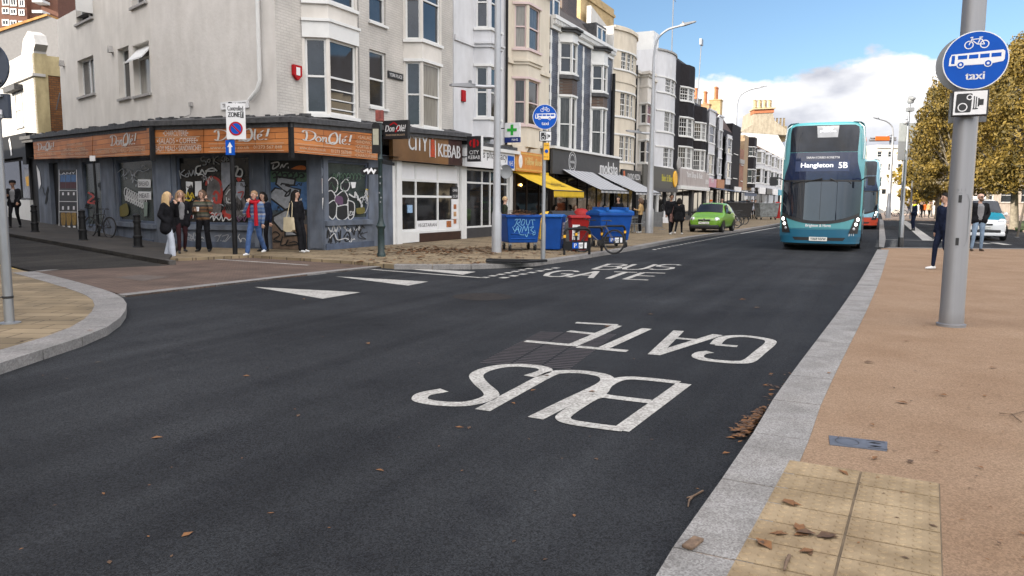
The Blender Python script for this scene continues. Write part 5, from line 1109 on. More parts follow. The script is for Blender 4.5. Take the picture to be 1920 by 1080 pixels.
e, s, w, H, uL = terrace('white rounded bow building with three storeys of small paned windows', 1228, 1262, 112, wall_grey)
plan = bow_plan(.3, w - .05, .6, 5); zz = [(F(1249, b_, .2)[1], F(1249, a, .2)[1]) for a, b_ in ((276, 313), (208, 246), (144, 171))]
bay(e, e, plan, 3.4, H, zz, wall_grey, white_paint, 'bars', [glass, curtain_dim, glass], skip=(0, 4), inset=.05)
b = MB(); band(b, plan, H - .02, H + .1, .1); b.build('cornice', grey_stone, e)
b = MB(); b.box(.2, 1.6, .3, 2, H - .2, H + 1.3); b.build('dormer', white_paint, e)
shop(e, w, white_paint, glass_dim, (.06, .5, .94), riser=.4)
for l, r, top, rows, lab, sx in ((1262, 1296, 130, ((274, 314), (217, 252), (158, 183)), 'first black bow fronted building with white sash windows', 1266), (1297, 1320, 205, ((281, 319), (228, 260)), 'second lower black bow fronted building with white sash windows', 1301)):
 e, s, w, H, uL = terrace(lab, l, r, top, wall_black)
 xl = F(1274 if l == 1262 else 1303, 200, OFF)[0] - uL; plan = bow_plan(xl, w - .1, .65, 4)
 pc = (l + r) / 2 + 3; zz = [(F(pc, b_, .25)[1], F(pc, a, .25)[1]) for a, b_ in rows]
 sp = lambda z: 0
 sp.mats = [wall_black, white_paint]
 bay(e, e, plan, 3.4, H - .1, zz, wall_black, white_paint, 'bars', [curtain_dim, glass, glass_dim], skip=(3,), inset=.05, spandrel=sp)
 for x in (.02, w - .05): quoins(e, x, 3.6, H - .2, wall_grey, .16, step=.3)
 b = MB(); b.box(xl, w - .1, .3, 2.5, H - .2, H + .35); b.build('roof_box', lead, e)
 shop(e, w, dark_paint, glass_dim, (.06, .5, .94), riser=.4)
 if l == 1262:
  x0, x1, z0, z1, yo = fascia(e, uL, [(1274, 347), (1329, 352), (1329, 325), (1274, 314)], mat('striped_shop_sign', (.40, .37, .37), .4, col2=(.16, .12, .12), scale=1.6, stretch=(2.2, 1, .35)))
  text(e, 'Yarn Shop & Knit', sign_white, x0 + (x1 - x0) * .2, x0 + (x1 - x0) * .74, z0 + .55, z0 + 1.15, yo - .006, embolden=.03); text(e, 'OPEN', sign_white, x1 - 1.6, x1 - .3, z0 + .3, z0 + .7, yo - .006, embolden=.02)
  b = MB(); b.box(x0, x1, yo - .1, yo + .4, z0 - .3, z0 - .005); b.build('shop_cornice', white_paint, e)
  b = MB(); b.lathe([(.0, 0), (.55, .04), (.6, .12), (.52, .14)], (.4, -.6, 4.5), 14, 'y'); b.build('satellite_dish', grey_stone, e)
for l, r, m, rows, lab, wm in ((1321, 1342, 1328, ((290, 327), (235, 268)), 'pale grey bay fronted house beside the black bow buildings', wall_grey), (1342, 1356, 1347, ((298, 327), (245, 278)), 'narrow pale grey bow house before the dark brown house', wall_grey), (1357, 1374, 1363, ((305, 334), (260, 288)), 'dark brown mansard house with pale bay windows', wall_black)):
 e, s, w, H, uL = terrace(lab, l, r, {1321: 217, 1342: 226, 1357: 250}[l], wm)
 plan, zz = bay_px(e, uL, l + 2, m, r - 2, rows, yc=280); plan[-1] = (min(plan[-1][0], w - .02), 0)
 bay(e, e, plan, 3.4, H - (.1 if l != 1357 else .6), zz, wall_grey, white_paint, 'sash', [glass, curtain_dim, glass], inset=.1)
 shop(e, w, dark_paint, glass_dim, (.08, .5, .92), riser=.4)
 if l == 1357: b = MB(); b.prism([(0, .0, H), (0, 1.2, H + 1.9), (0, 6, H + 1.9), (0, 6, H)], (w, 0, 0)); b.build('roof', mat('mansard_brown', (.06, .035, .028), .8, var=.3), e)
 else: b = MB(); band(b, plan, H - .1, H + .05, .12); b.build('cornice', wall_grey, e)
 if l == 1321:
  x0, x1, z0, z1, yo = fascia(e, uL, [(1329, 350), (1343, 352), (1343, 336), (1329, 334)], mat('pink_sign', (.45, .22, .27), .5)); text(e, 'HAIR', sign_white, x0 + 1, x1 - 1.2, z0 + .4, z0 + .9, yo - .006)
  tan_c = mat('chimney_tan', (.34, .2, .11), .9, var=.3, scale=2, bump=.4, bscale=9); chim_at(e, 1292, 1309, 180, 76, 6, 1.2, tan_c, 2, 1.7); chim_at(e, 1309, 1319, 188, 80, 6, 1, lead, 2, 1.1); chim_at(e, 1321, 1342, 197, 95, 5, 1.2, tan_c, 2, 1.5); chim_at(e, 1340, 1366, 189, 100, 7, 1.4, wall_yellow, 3, 1.6); chim_at(e, 1284, 1291, 186, 74, 5, .8, lead, 1, 1.2)
  b = MB(); b.tube([(-2.5, 2.5, H), (-2.5, 2.5, H + 9.5)], .05, 6); b.tube([(-3.2, 2.5, H + 9.4), (-1.6, 2.5, H + 9.3)], .02, 5); b.build('aerial_mast', galv, e)
  b = MB(); b.tube([(8, 2.5, H), (9.2, 2.5, H + 8)], .05, 6); b.box(8.7, 9.6, 2.4, 2.6, H + 7.5, H + 8.1); b.build('aerial_mast', galv, e)
 if l == 1342:
  x0, x1, z0, z1, yo = fascia(e, uL, [(1345, 352), (1358, 354), (1358, 337), (1345, 336)], mat('amber_sign', (.34, .13, .04), .5, var=.3)); awning('slate blue sloping awning far up the row of shops', 1330, 1358, 351, 361, mat('awning_slate', (.10, .12, .17), .8), 3.2, .3, None, False)
e, s, w, H, uL = terrace('dark brick house behind the far street lamp', 1375, 1391, 240, wall_black)
for k, (a, c) in enumerate(((305, 335), (262, 290))):
 zz = F(1383, c, OFF)[1], F(1383, a, OFF)[1]; window(e, s, w * .25, w * .7, zz[0], zz[1], 'sash')
shop(e, w, black_paint, glass_dim, (.08, .5, .92), riser=.4)
x0, x1, z0, z1, yo = fascia(e, uL, [(1378, 360), (1390, 361), (1390, 351), (1378, 350)], sign_white); b = MB()
e, s, w, H, uL = terrace('narrow red brick house with stone bands', 1391, 1399, 283, wall_red)
for a, c in ((293, 310), (320, 340)): zz = F(1395, c, OFF)[1], F(1395, a, OFF)[1]; window(e, s, w * .3, w * .75, zz[0], zz[1], 'sash')
b = MB(); b.box(0, w, -.1, 0, 6.0, 6.5); b.build('stone_band', grey_stone, e); shop(e, w, white_paint, glass_dim, (.1, .5, .9), riser=.4)
e, s, w, H, uL = terrace('tan house with a narrow dark bay and white door surround', 1399, 1415, 262, mat('wall_tan', (.33, .24, .15), .85, var=.1, dirt=.2))
zz = [(F(1409, b_, .1)[1], F(1409, a, .1)[1]) for a, b_ in ((318, 343), (275, 292))]; plan = [(w * .45, 0), (w * .55, -.6), (w * .85, -.6), (w * .95, 0)]
bay(e, e, plan, 3.4, H, zz, wall_black, white_paint, 'sash', [glass, curtain_dim], inset=.1)
shop(e, w, wall_grey, glass_dim, (.2, .5, .8), riser=.6)
e, s, w, H, uL = terrace('low terrace with brown sloping roof and four white bays', 1416, 1466, 285, wall_grey, H=F(1440, 288, OFF)[1])
b = MB(); b.prism([(0, -.4, H), (0, 4.5, H + 2.6), (0, 9, H)], (w, 0, 0)); b.build('roof', mat('brown_tiles', (.13, .085, .06), .85, var=.3, scale=3), e)
for k in range(4):
 xa = w * (.08 + .235 * k); plan = [(xa, 0), (xa + .8, -.8), (xa + 3.0, -.8), (xa + 3.8, 0)]
 bay(e, e, plan, 3.5, H - .1, [(4.1, 5.9), (6.6, 8.0)] if H > 8.2 else [(3.8, 5.2), (5.7, 6.9)], wall_grey, white_paint, 'sash', [glass, curtain, glass], inset=.2)
shop(e, w, dark_paint, glass_dim, (.02, .22, .27, .48, .52, .74, .78, .98), riser=.4)
for k, (m, t) in enumerate(((sign_white, 'CAFE'), (dark_paint, 'BARBER'), (sign_white, 'BARGAINS'), (mat('sign_cyan', (.03, .28, .40), .5), 'PHONES'))):
 b = MB(); b.box(w * (.02 + .25 * k), w * (.22 + .25 * k), -.9, -.75, 2.7, 3.5); b.build('fascia', m, e)
e = thing('gable_house', 'big gabled house far off with sunlit white lower wall and broad chimney stack', 'building', D(1430, 385, 135) * 1.0, ANG - math.radians(12)); e.location.z = 0
def gpx(x, y): u, z = plane_at(x, y, e.location, ANG - math.pi / 2 + math.radians(20)); return u, z
ga = ANG - math.pi / 2 + math.radians(20); e.rotation_euler.z = ga
q = [gpx(*p) for p in ((1388, 400), (1480, 400), (1480, 292), (1458, 252), (1391, 247))]; b = MB(); b.prism([(x, 0, z) for x, z in q], (0, 10, 0)); b.build('wall', mat('lit_white_wall', (.6, .59, .56)), e)
q = [gpx(*p) for p in ((1388, 247.5), (1482, 254), (1476, 244), (1452, 226), (1447, 204), (1415, 206), (1411, 234), (1396, 243))]; b = MB(); b.prism([(x, -.06, z) for x, z in q], (0, 10.1, 0)); b.build('gable', mat('gable_render', (.33, .29, .225), .85, var=.12, dirt=.25), e)
q = [gpx(*p) for p in ((1413, 213), (1451, 211), (1451, 204), (1413, 206))]; b = MB(); b.prism([(x, -.2, z) for x, z in q], (0, 3, 0)); c_ = b.build('chimney', mat('red_band', (.36, .13, .06), .85, var=.2), e)
q = [gpx(*p) for p in ((1411, 206), (1453, 204), (1453, 202), (1411, 204))]; b = MB(); b.prism([(x, -.5, z) for x, z in q], (0, 3.4, 0)); b.build('chimney_cap', buff_pot, e)
b = MB()
for i in range(8): x, z = gpx(1416 + i * 4.6, 203); b.lathe([(.25, 0), (.3, .3), (.2, .4), (.22, 1.3), (.3, 1.5)], (x, .8 + (i % 2) * .8, z), 8)
b.build('chimney_pot', buff_pot, c_)
b = MB(); x, z = gpx(1470, 240); b.box(x - 1.2, x + 1.2, 3, 5, z - 2, z + .6)
for i in range(4): b.lathe([(.2, 0), (.16, 1.4), (.24, 1.5)], (x - .9 + i * .6, 4, z + .6), 8)
b.build('chimney', buff_pot, e)
# ------------------------------------------------------------------ side street background
ea = math.atan2(-SD.y, -SD.x)
S0 = C1g + SD * 14.6
e = thing('side_street_house', 'sunlit white house with stepped parapet and yellow flank up the side street', 'building', (0, 0, 0), 0)
fs = Seg(e, C1u + SD * 22 + Vector((.2, .2, 0)), C1u + SD * 10.9 + Vector((.2, .2, 0)), True)
def fpx(x, y): return fs.px(x, y)
zt = fpx(60, 96)[1]; litw = mat('lit_white_wall', (.6, .59, .56)); xr = fpx(66, 150)[0]
b = MB(); q = [fpx(*p) for p in ((-30, 130), (22, 113), (40, 103), (43, 75), (52, 58), (62, 64), (66, 82))]
b.prism([fs.pt(x, 0, z) for x, z in [(fpx(-30, 400)[0], 3.4), (xr, 3.4), (xr, zt)] + q[::-1]], fs.n * .5); b.build('wall', litw, e)
pf = fs.wo + Vector((math.cos(fs.wa), math.sin(fs.wa), 0)) * xr; fd = plane_at(91, 160, pf, fs.wa + math.pi / 2)[0]
b = MB(); b.prism([fs.pt(xr + .003, .0, 3.6), fs.pt(xr + .003, fd, 3.6), fs.pt(xr + .003, fd, zt - .1), fs.pt(xr + .003, 0, zt - .1)], fs.d * -.3); b.build('flank_wall', mat('yellow_render', (.50, .42, .24), .85, var=.08, dirt=.25), e)
b = MB(); b.prism([fs.pt(xr - .05, fd + .02, 3.8), fs.pt(xr - .05, fd + 9, 3.8), fs.pt(xr - .05, fd + 9, zt - 1), fs.pt(xr - .05, fd + .02, zt - 1)], fs.d * -.3); b.build('flank_brick', brick('rusty_brick', (.17, .07, .025), (.28, .12, .04), (.10, .07, .05), .26, .1), e)
b = MB(); b.prism([fs.pt(xr - .02, fd + .0, zt - 1), fs.pt(xr - .02, fd + 9, zt - 1), fs.pt(xr - .02, fd + 9, zt - .15), fs.pt(xr - .02, fd, zt - .15)], fs.d * -.3); b.build('flank_wall', MATS['yellow_render'], e)
b = MB(); sbox(b, fs, xr - 6, xr + .08, -.12, .4, zt - 1.1, zt - .98); b.build('string_course', litw, e)
x0, z1 = fpx(28, 176); x1, z0 = fpx(45, 236); window(e, fs, x0, x1, z0, z1, 'sash', d=-.03); b = MB(); sbox(b, fs, x0 - .6, x1 + .2, -.35, -.003, z1 + .05, z1 + .3); b.build('window_hood', lead, e)
e = thing('gabled_house', 'grey rendered gable with orange tiled verge behind the white house', 'building', (0, 0, 0), 0)
gz = lambda x, y: D(x, y, 46)
b = MB(); b.prism([gz(x, y) for x, y in ((-60, 80), (90, 30), (116, 40), (118, 300), (-60, 300))], (0, 8, 0)); b.build('wall', mat('wall_mid_grey', (.20, .195, .195), .85, var=.08), e)
b = MB(); b.prism([gz(x, y) + Vector((0, -.1, 0)) for x, y in ((-60, 80), (90, 30), (90, 26), (-60, 73))], (0, 8.2, 0)); b.build('verge_tiles', mat('orange_tiles', (.40, .2, .06), .85, var=.4, scale=4), e)
e = thing('tower_block', 'brown brick block of flats with small white windows far up the hill', 'building', D(-60, 380, 90), 0); e.location.z = 0
o = e.location; tp = lambda x, y: (lambda p: (p.x - o.x, p.z))(D(x, y, 90))
x1, z1 = tp(102, 0); b = MB(); b.box(0, x1 - 3.2, 0, 14, 0, 34); b.box(x1 - 3.2, x1, .6, 14, 0, 34); b.build('wall', mat('flats_brick', (.14, .062, .042), .9, var=.15, scale=3), e)
st = Seg(e, (0, 0), (50, 0))
for r, (ya, yb) in enumerate(((-22, -12), (-6, 9), (13, 25), (35, 47))):
 for c, (xa, xb) in enumerate(((-20, -8), (4, 18), (19, 32), (35, 47))):
  (xx0, zz1), (xx1, zz0) = tp(xa, ya + c * 1.5), tp(xb, yb + c * 1.5); window(e, st, xx0, xx1, zz0, zz1, 'case', white_paint, glass, d=-.08, sill=False, fw=.13)
for ya in (-5, 5, 25):
 xx0, zz = tp(69, ya); xx1, _ = tp(88, ya); b = MB(); b.box(xx0, xx1, -.9, .6, zz - .15, zz + .15); b.build('balcony', white_paint, e)
e = thing('side_street_shop', 'dark fronted shop with white plinth at the far left of the side street', 'building', (0, 0, 0), 0)
fn = Seg(e, C1g + SD * 24, C1g + SD * 13.7, True); zb = side_z(C1g + SD * 14) + .1
b = MB(); sbox(b, fn, 0, fn.L, .12, .5, zb, 4.3); b.build('wall', black_paint, e)
xa, za = fn.px(8, 252); xb, zbb = fn.px(52, 300); b = MB(); sbox(b, fn, 2, fn.L - .05, -.3, .1, 3.35, 4.35); b.build('fascia', black_paint, e)
b = MB(); p_ = fn.px(19, 277, .32); b.ribbon([(p_[0] - .1, p_[1] + .4), (p_[0] + .05, p_[1] + .1), (p_[0] + .15, p_[1] - .35)], .25, lambda a, c: fn.pt(a, -.32, c)); b.build('sign_mark', sign_white, e)
x0, x1 = fn.px(40, 400)[0], fn.px(58, 400)[0]
b = MB(); sbox(b, fn, 3, x1, -.02, .115, zb, zb + .95); b.build('plinth', white_paint, e)
shop_glazing(e, fn, [3, x1 - 1.6, x1], zb + .97, 3.3, dark_paint, glass_dim, d=.06)
b = MB(); c_ = fn.px(50, 353); b.k = 0; b.face(*[fn.pt(x, .04, z) for x, z in ((c_[0] - .4, c_[1] + .9), (c_[0] + .4, c_[1] + .9), (c_[0] + .4, c_[1] - .9), (c_[0] - .4, c_[1] - .9))]); b.k = 1; b.face(*[fn.pt(x, .03, z) for x, z in ((c_[0] - .25, c_[1] + .5), (c_[0] + .3, c_[1] + .55), (c_[0] + .3, c_[1] + .1), (c_[0] - .1, c_[1] + .1))]); b.build('window_poster', [mat('poster_grey', (.28, .29, .33)), sign_yellow], e)
cn = Vector((-12.5, 10.2, 0)); e = thing('corner_terrace', 'tall white rendered terrace across the side street from the delicatessen', 'building', (0, 0, 0), 0)
sA = Seg(e, cn - UD * 34, cn, True); sB = Seg(e, cn, cn + SD * 25, True)
for sg, nm in ((sA, 'front_wall'), (sB, 'side_wall')):
 hs = [(x + .6, x + 1.9, z, z + 1.9) for z in (4.4, 7.6, 10.6) for x in [3.4 * i + .8 for i in range(int(sg.L / 3.4))]]
 b = MB(); wall(b, sg, 0, sg.L, .0, 14.2, hs); b.build(nm, wall_cream, e)
 for h in hs: window(e, sg, *h, 'sash')
sC = Seg(e, cn + SD * 25, cn + SD * 50, True)
b = MB(); hs = [(x + .6, x + 1.7, 4.2, 6) for x in [3.6 * i + .8 for i in range(7)]]; wall(b, sC, 0, sC.L, 0, 7.6, hs); b.prism([sC.pt(0, .3, 7.3), sC.pt(sC.L, .3, 7.3), sC.pt(sC.L, 8, 7.3), sC.pt(0, 8, 7.3)], (0, 0, .2)); b.build('low_wall', wall_cream, e)
for h in hs: window(e, sC, *h, 'sash')
b = MB(); b.face(sA.pt(0, 0, 14), sA.pt(sA.L, 0, 14), sB.pt(sB.L, 0, 14), sB.pt(sB.L, 0, 14) - Vector((14, 30, 0))); b.build('roof', slate, e)
b = MB(); b.face(*[sB.pt(sB.L, 0, z) - Vector((14 * k, 30 * k, 0)) for z, k in ((0, 0), (0, 1), (14, 1), (14, 0))]); b.face(*[sA.pt(0, 0, 0), sA.pt(0, 0, 14), sB.pt(sB.L, 0, 14) - Vector((14, 30, 0)), sB.pt(sB.L, 0, 0) - Vector((14, 30, 0))]); b.build('rear_wall', wall_brown, e)
# ------------------------------------------------------------------ vehicles
teal = mat('bus_teal', (.075, .27, .30), .3, var=.05, coat=.5); teal_d = mat('bus_dark_teal', (.012, .10, .17), .3, var=.05, coat=.4); bus_pale = mat('bus_pale', (.50, .58, .60), .3, var=.04, coat=.4)
bus_glass = mat('bus_glass', (.010, .014, .022), .02, var=.3, scale=1, ior=1.8); bus_navy = mat('bus_navy_glass', (.010, .018, .05), .06, var=.2, ior=1.5); black_plastic = mat('black_plastic', (.014, .014, .015), .5, var=.2)
lens_m = mat('headlamp_lens', (.45, .46, .48), .15, .3, ior=1.5); lit_lamp = mat('lit_headlamp', (1, .97, .9), .3, emit=2.2); plate_w = mat('plate_white', (.66, .66, .62), .45); plate_y = mat('plate_yellow', (.70, .50, .04), .45)
disp = mat('display_blue', (.016, .032, .09), .3); seat_m = mat('bus_interior', (.16, .16, .17), .8, var=.4)
def wheel_into(par, x, y, r, w, hub=chrome, spokes=5):
 t = MB(); t.lathe([(r * .62, -w / 2), (r * .95, -w / 2), (r, -w * .3), (r, w * .3), (r * .95, w / 2), (r * .62, w / 2)], (x, y, r), 24, 'x', False); o = t.build('wheel', rubber, par, smooth=True)
 h = MB(); s = 1 if x > 0 else -1
 h.lathe([(r * .63, -w * .3), (r * .63, s * w * .42), (r * .5, s * w * .34), (.05, s * w * .3), (.001, s * w * .32)] if s > 0 else [(r * .63, w * .3), (r * .63, -w * .42), (r * .5, -w * .34), (.05, -w * .3), (.001, -w * .32)], (x, y, r), 20, 'x', False); h.build('rim', hub, o, smooth=True)
def make_bus(label, loc, rz, L=10.6, main=teal, low=teal_d, dest='Hangleton', num='5B', name_='SARAH FORBES-BONETTA', plate='YX69 NVW', fleet='311', group='double decker buses'):
 e = thing('double_decker_bus', label, 'bus', loc, rz, group)
 def hwf(z): return 1.275 - (max(0, z - 3.2) ** 2) * .06 - (.03 if z < .5 else 0)
 def surf(x, z, off=0):
  t = min(1, abs(x) / hwf(z)); y = .42 * t ** 4.5 + .03 * t * t
  if z < 1.0: y += .03 * (1 - z) ** 2
  elif z < 2.4: y += .10 * (z - 1.0) / 1.4
  else: y += .10 + .44 * ((z - 2.4) / 1.9) ** 1.7
  dyx = .42 * 4.5 * t ** 3.5 / hwf(z) * (1 if x > 0 else -1)
  n = Vector((dyx, -1, .12)).normalized(); return Vector((x, y, z)) + n * off
 zs = [.26, .32, .5, .72, .73, 1.0, 1.4, 1.9, 2.4, 2.8, 3.2, 3.6, 3.9, 4.1, 4.22, 4.29, 4.31]; b = MB(); rings = []
 for z in zs:
  k = 1.0 if z < 4.15 else (.97 if z < 4.25 else (.9 if z < 4.3 else .7)); h = hwf(min(z, 4.1)); fr = []
  n = 18
  for i in range(n + 1):
   x = -h + 2 * h * i / n; p = surf(x, min(z, 4.2)); fr.append(Vector((x * k, p.y + (1 - k) * 1.6, z)))
  fr += [Vector((h * k, .8, z)), Vector((h * k, L * .5, z)), Vector((h * k, L - .25, z)), Vector((h * k * .9, L, z)), Vector((-h * k * .9, L, z)), Vector((-h * k, L - .25, z)), Vector((-h * k, L * .5, z)), Vector((-h * k, .8, z))]
  rings.append(fr)
 n = len(rings[0])
 for i in range(len(rings) - 1):
  b.k = 1 if zs[i] < .72 else 0
  b.add(rings[i] + rings[i + 1], [(j, (j + 1) % n, n + (j + 1) % n, n + j) for j in range(n)])
 b.k = 0; b.add(rings[-1], [tuple(range(n))]); b.k = 1; b.add(rings[0], [tuple(range(n - 1, -1, -1))])
 b.build('body', [main, low], e, smooth=True)
 def patch(name, rows, m, off=.006, par=None, nx=16):
  b = MB(); vs = []
  for z, xl, xr in rows: vs += [surf(xl + (xr - xl) * i / nx, z, off) for i in range(nx + 1)]
  b.add(vs, [(r * (nx + 1) + i, r * (nx + 1) + i + 1, (r + 1) * (nx + 1) + i + 1, (r + 1) * (nx + 1) + i) for r in range(len(rows) - 1) for i in range(nx)])
  return b.build(name, m, par or e, smooth=True)
 def fan(name, top, bottom, m, off, nx=20):      # region between two curves z(x)
  b = MB(); vs = []
  for i in range(nx + 1):
   x = -1.21 + 2.42 * i / nx
   for k in range(9): z = bottom(x) + (top(x) - bottom(x)) * k / 8; vs.append(surf(x, z, off))
  b.add(vs, [(i * 9 + k, (i + 1) * 9 + k, (i + 1) * 9 + k + 1, i * 9 + k + 1) for i in range(nx) for k in range(8)]); return b.build(name, m, e, smooth=True)
 fan('windscreen_surround', lambda x: 2.36, lambda x: .90 + .26 * (abs(x) / 1.2) ** 2.2, black_plastic, .008)
 fan('windscreen', lambda x: 2.30, lambda x: 1.0 + .28 * (abs(x) / 1.2) ** 2.2, bus_glass, .014)
 patch('destination_glass', [(2.362, -1.20, 1.20), (2.55, -1.17, 1.17), (2.75, -1.11, 1.11), (2.95, -1.06, 1.06), (3.27, -1.04, 1.04)], bus_navy, .010)
 patch('upper_window', [(3.29, -1.04, 1.04), (3.6, -1.05, 1.05), (3.95, -1.06, 1.06), (4.12, -1.04, 1.04), (4.18, -.92, .92)], mat('bus_upper_glass', (.012, .016, .024), .05, var=.5, scale=1.3, ior=1.33), .012)
 patch('destination_display', [(2.64, -.84, .82), (2.98, -.84, .82)], disp, .016)
 S_ = lambda off: (lambda a, c, d=0: surf(a, c, off + d))
 if dest:
  text(e, dest, lit_txt, -.66, .33, 2.72, 2.92, P=S_(.02), embolden=.006); text(e, num, lit_txt, .5, .76, 2.74, 2.93, P=S_(.02), embolden=.006)
  text(e, name_, sign_white, -.50, .52, 3.06, 3.13, P=S_(.016), embolden=.002)
  text(e, 'Brighton & Hove', sign_white, -.42, .36, .78, .90, P=S_(.010), embolden=.004)
  text(e, fleet, sign_white, .90, 1.06, .52, .61, P=S_(.010))
 m_ = MB(); [m_.add([surf(x, z, .017) for x, z in ((-.006, 1.03), (.006, 1.03), (.006, 2.29), (-.006, 2.29))], [(0, 1, 2, 3)])]; m_.build('windscreen_join', black_plastic, e)
 patch('number_plate', [(.34, -.29, .27), (.47, -.29, .27)], plate_w, .03); text(e, plate, sign_black, -.25, .23, .365, .445, P=S_(.034), embolden=.003)
 patch('bumper_grille', [(.36, -.75, .75), (.46, -.82, .82)], black_plastic, .008)
 patch('bumper_line', [(.955 - .22, -1.1, 1.1), (.955 - .20, -1.1, 1.1)], low, .007)
 if dest:
  patch('upper_panel', [(3.76, -.20, .42), (4.15, -.24, .44)], mat('frosted_panel', (.34, .35, .36), .4), .018); text(e, 'ZERO', lit_txt, -.06, .26, 4.02, 4.10, P=S_(.022)); text(e, 'EMISSIONS', lit_txt, -.14, .36, 3.93, 4.0, P=S_(.022))
 for s in (-1, 1):
  h = patch('headlight', [(.60, s * 1.17 if s < 0 else .90, -.90 if s < 0 else 1.17), (.85, min(s * 1.2, s * .98), max(s * 1.2, s * .98)), (1.10, min(s * 1.24, s * 1.06), max(s * 1.24, s * 1.06)), (1.17, min(s * 1.24, s * 1.13), max(s * 1.24, s * 1.13))], black_plastic, .016, nx=6)
  for z, x, r, m in ((1.06, 1.15, .058, lit_lamp), (.90, 1.10, .052, lit_lamp), (.75, 1.05, .05, lens_m)):
   p = surf(s * x, z, .024); l = MB(); l.T = Matrix.Translation(p) @ Matrix.Rotation(s * .55, 4, 'Z'); l.lathe([(.001, -.02), (r * .7, -.016), (r, 0)], (0, 0, 0), 12, 'y', False); l.build('lamp', m, h, smooth=True)
  m_ = MB(); x = s * 1.5; a = surf(s * 1.2, 2.35, .0); m_.tube([a, a + Vector((s * .12, -.14, .08)), (x, -.08, 2.42)], .022, 6); m_.box(x - .11, x + .11, -.13, -.04, 2.17, 2.46); m_.build('mirror', black_plastic, e, bevel=.02)
  w = MB(); w.tube([surf(s * .12 + .15, 2.36, .04), surf(s * .12 + .62 * s + .1, 2.30, .04), surf(s * .9, 2.24, .035)], .012, 5); w.tube([surf(s * .12 + .15, 2.40, .05), surf(s * .5, 2.28, .05)], .018, 5); w.build('wiper', black_plastic, e)
  r = MB(); r.tube([surf(s * 1.2, 3.05, .04), surf(s * 1.18, 3.6, .08), surf(s * 1.13, 4.1, .08), surf(s * 1.0, 4.22, .03) + Vector((0, .25, .05))], .02, 6); r.build('branch_guard', mat('bus_pale', (.50, .58, .60)), e)
  sd = MB(); x = s * 1.279
  for z0, z1 in ((1.35, 2.25), (3.1, 3.95)):
   xx = s * (hwf((z0 + z1) / 2) + .006)
   for k in range(6): y0 = .9 + k * (L - 1.6) / 6; sd.add([(s * (hwf(z0) + .005), y0, z0), (s * (hwf(z0) + .005), y0 + (L - 1.6) / 6 - .07, z0), (s * (hwf(z1) + .005), y0 + (L - 1.6) / 6 - .07, z1), (s * (hwf(z1) + .005), y0, z1)], [(0, 1, 2, 3)])
  sd.build('side_window', bus_glass, e)
  if s > 0: d = MB(); d.box(1.24, 1.29, .62, 1.75, .34, 2.35); d.build('door', bus_glass, e)
 for y in (2.5, L - 2.8):
  for s in (-1, 1):
   wheel_into(e, s * 1.10, y, .48, .3); a = MB(); a.lathe([(.001, 0), (.56, 0), (.56, .004)], (s * 1.277, y, .5), 24, 'x', False); a.build('wheel_arch', black_plastic, e)
 u = MB(); u.box(-1.15, 1.15, .5, L - .3, .18, .3); u.build('underbody', black_plastic, e)
 return e
lit_txt = mat('display_lettering', (.85, .86, .9), .4, emit=.25)
make_bus('teal double decker bus showing Hangleton 5B on its front', G(1533, 471, 0), ANG - math.pi / 2 + .015)
make_bus('second double decker bus with red and pale blue front behind the teal bus', Vector((21.1, 47.5, 0)), ANG - math.pi / 2 + .02, main=mat('bus_light_blue', (.22, .42, .52), .3, coat=.4), low=mat('bus_red', (.42, .05, .02), .35, coat=.4), dest=None, plate='BX12 CJY')
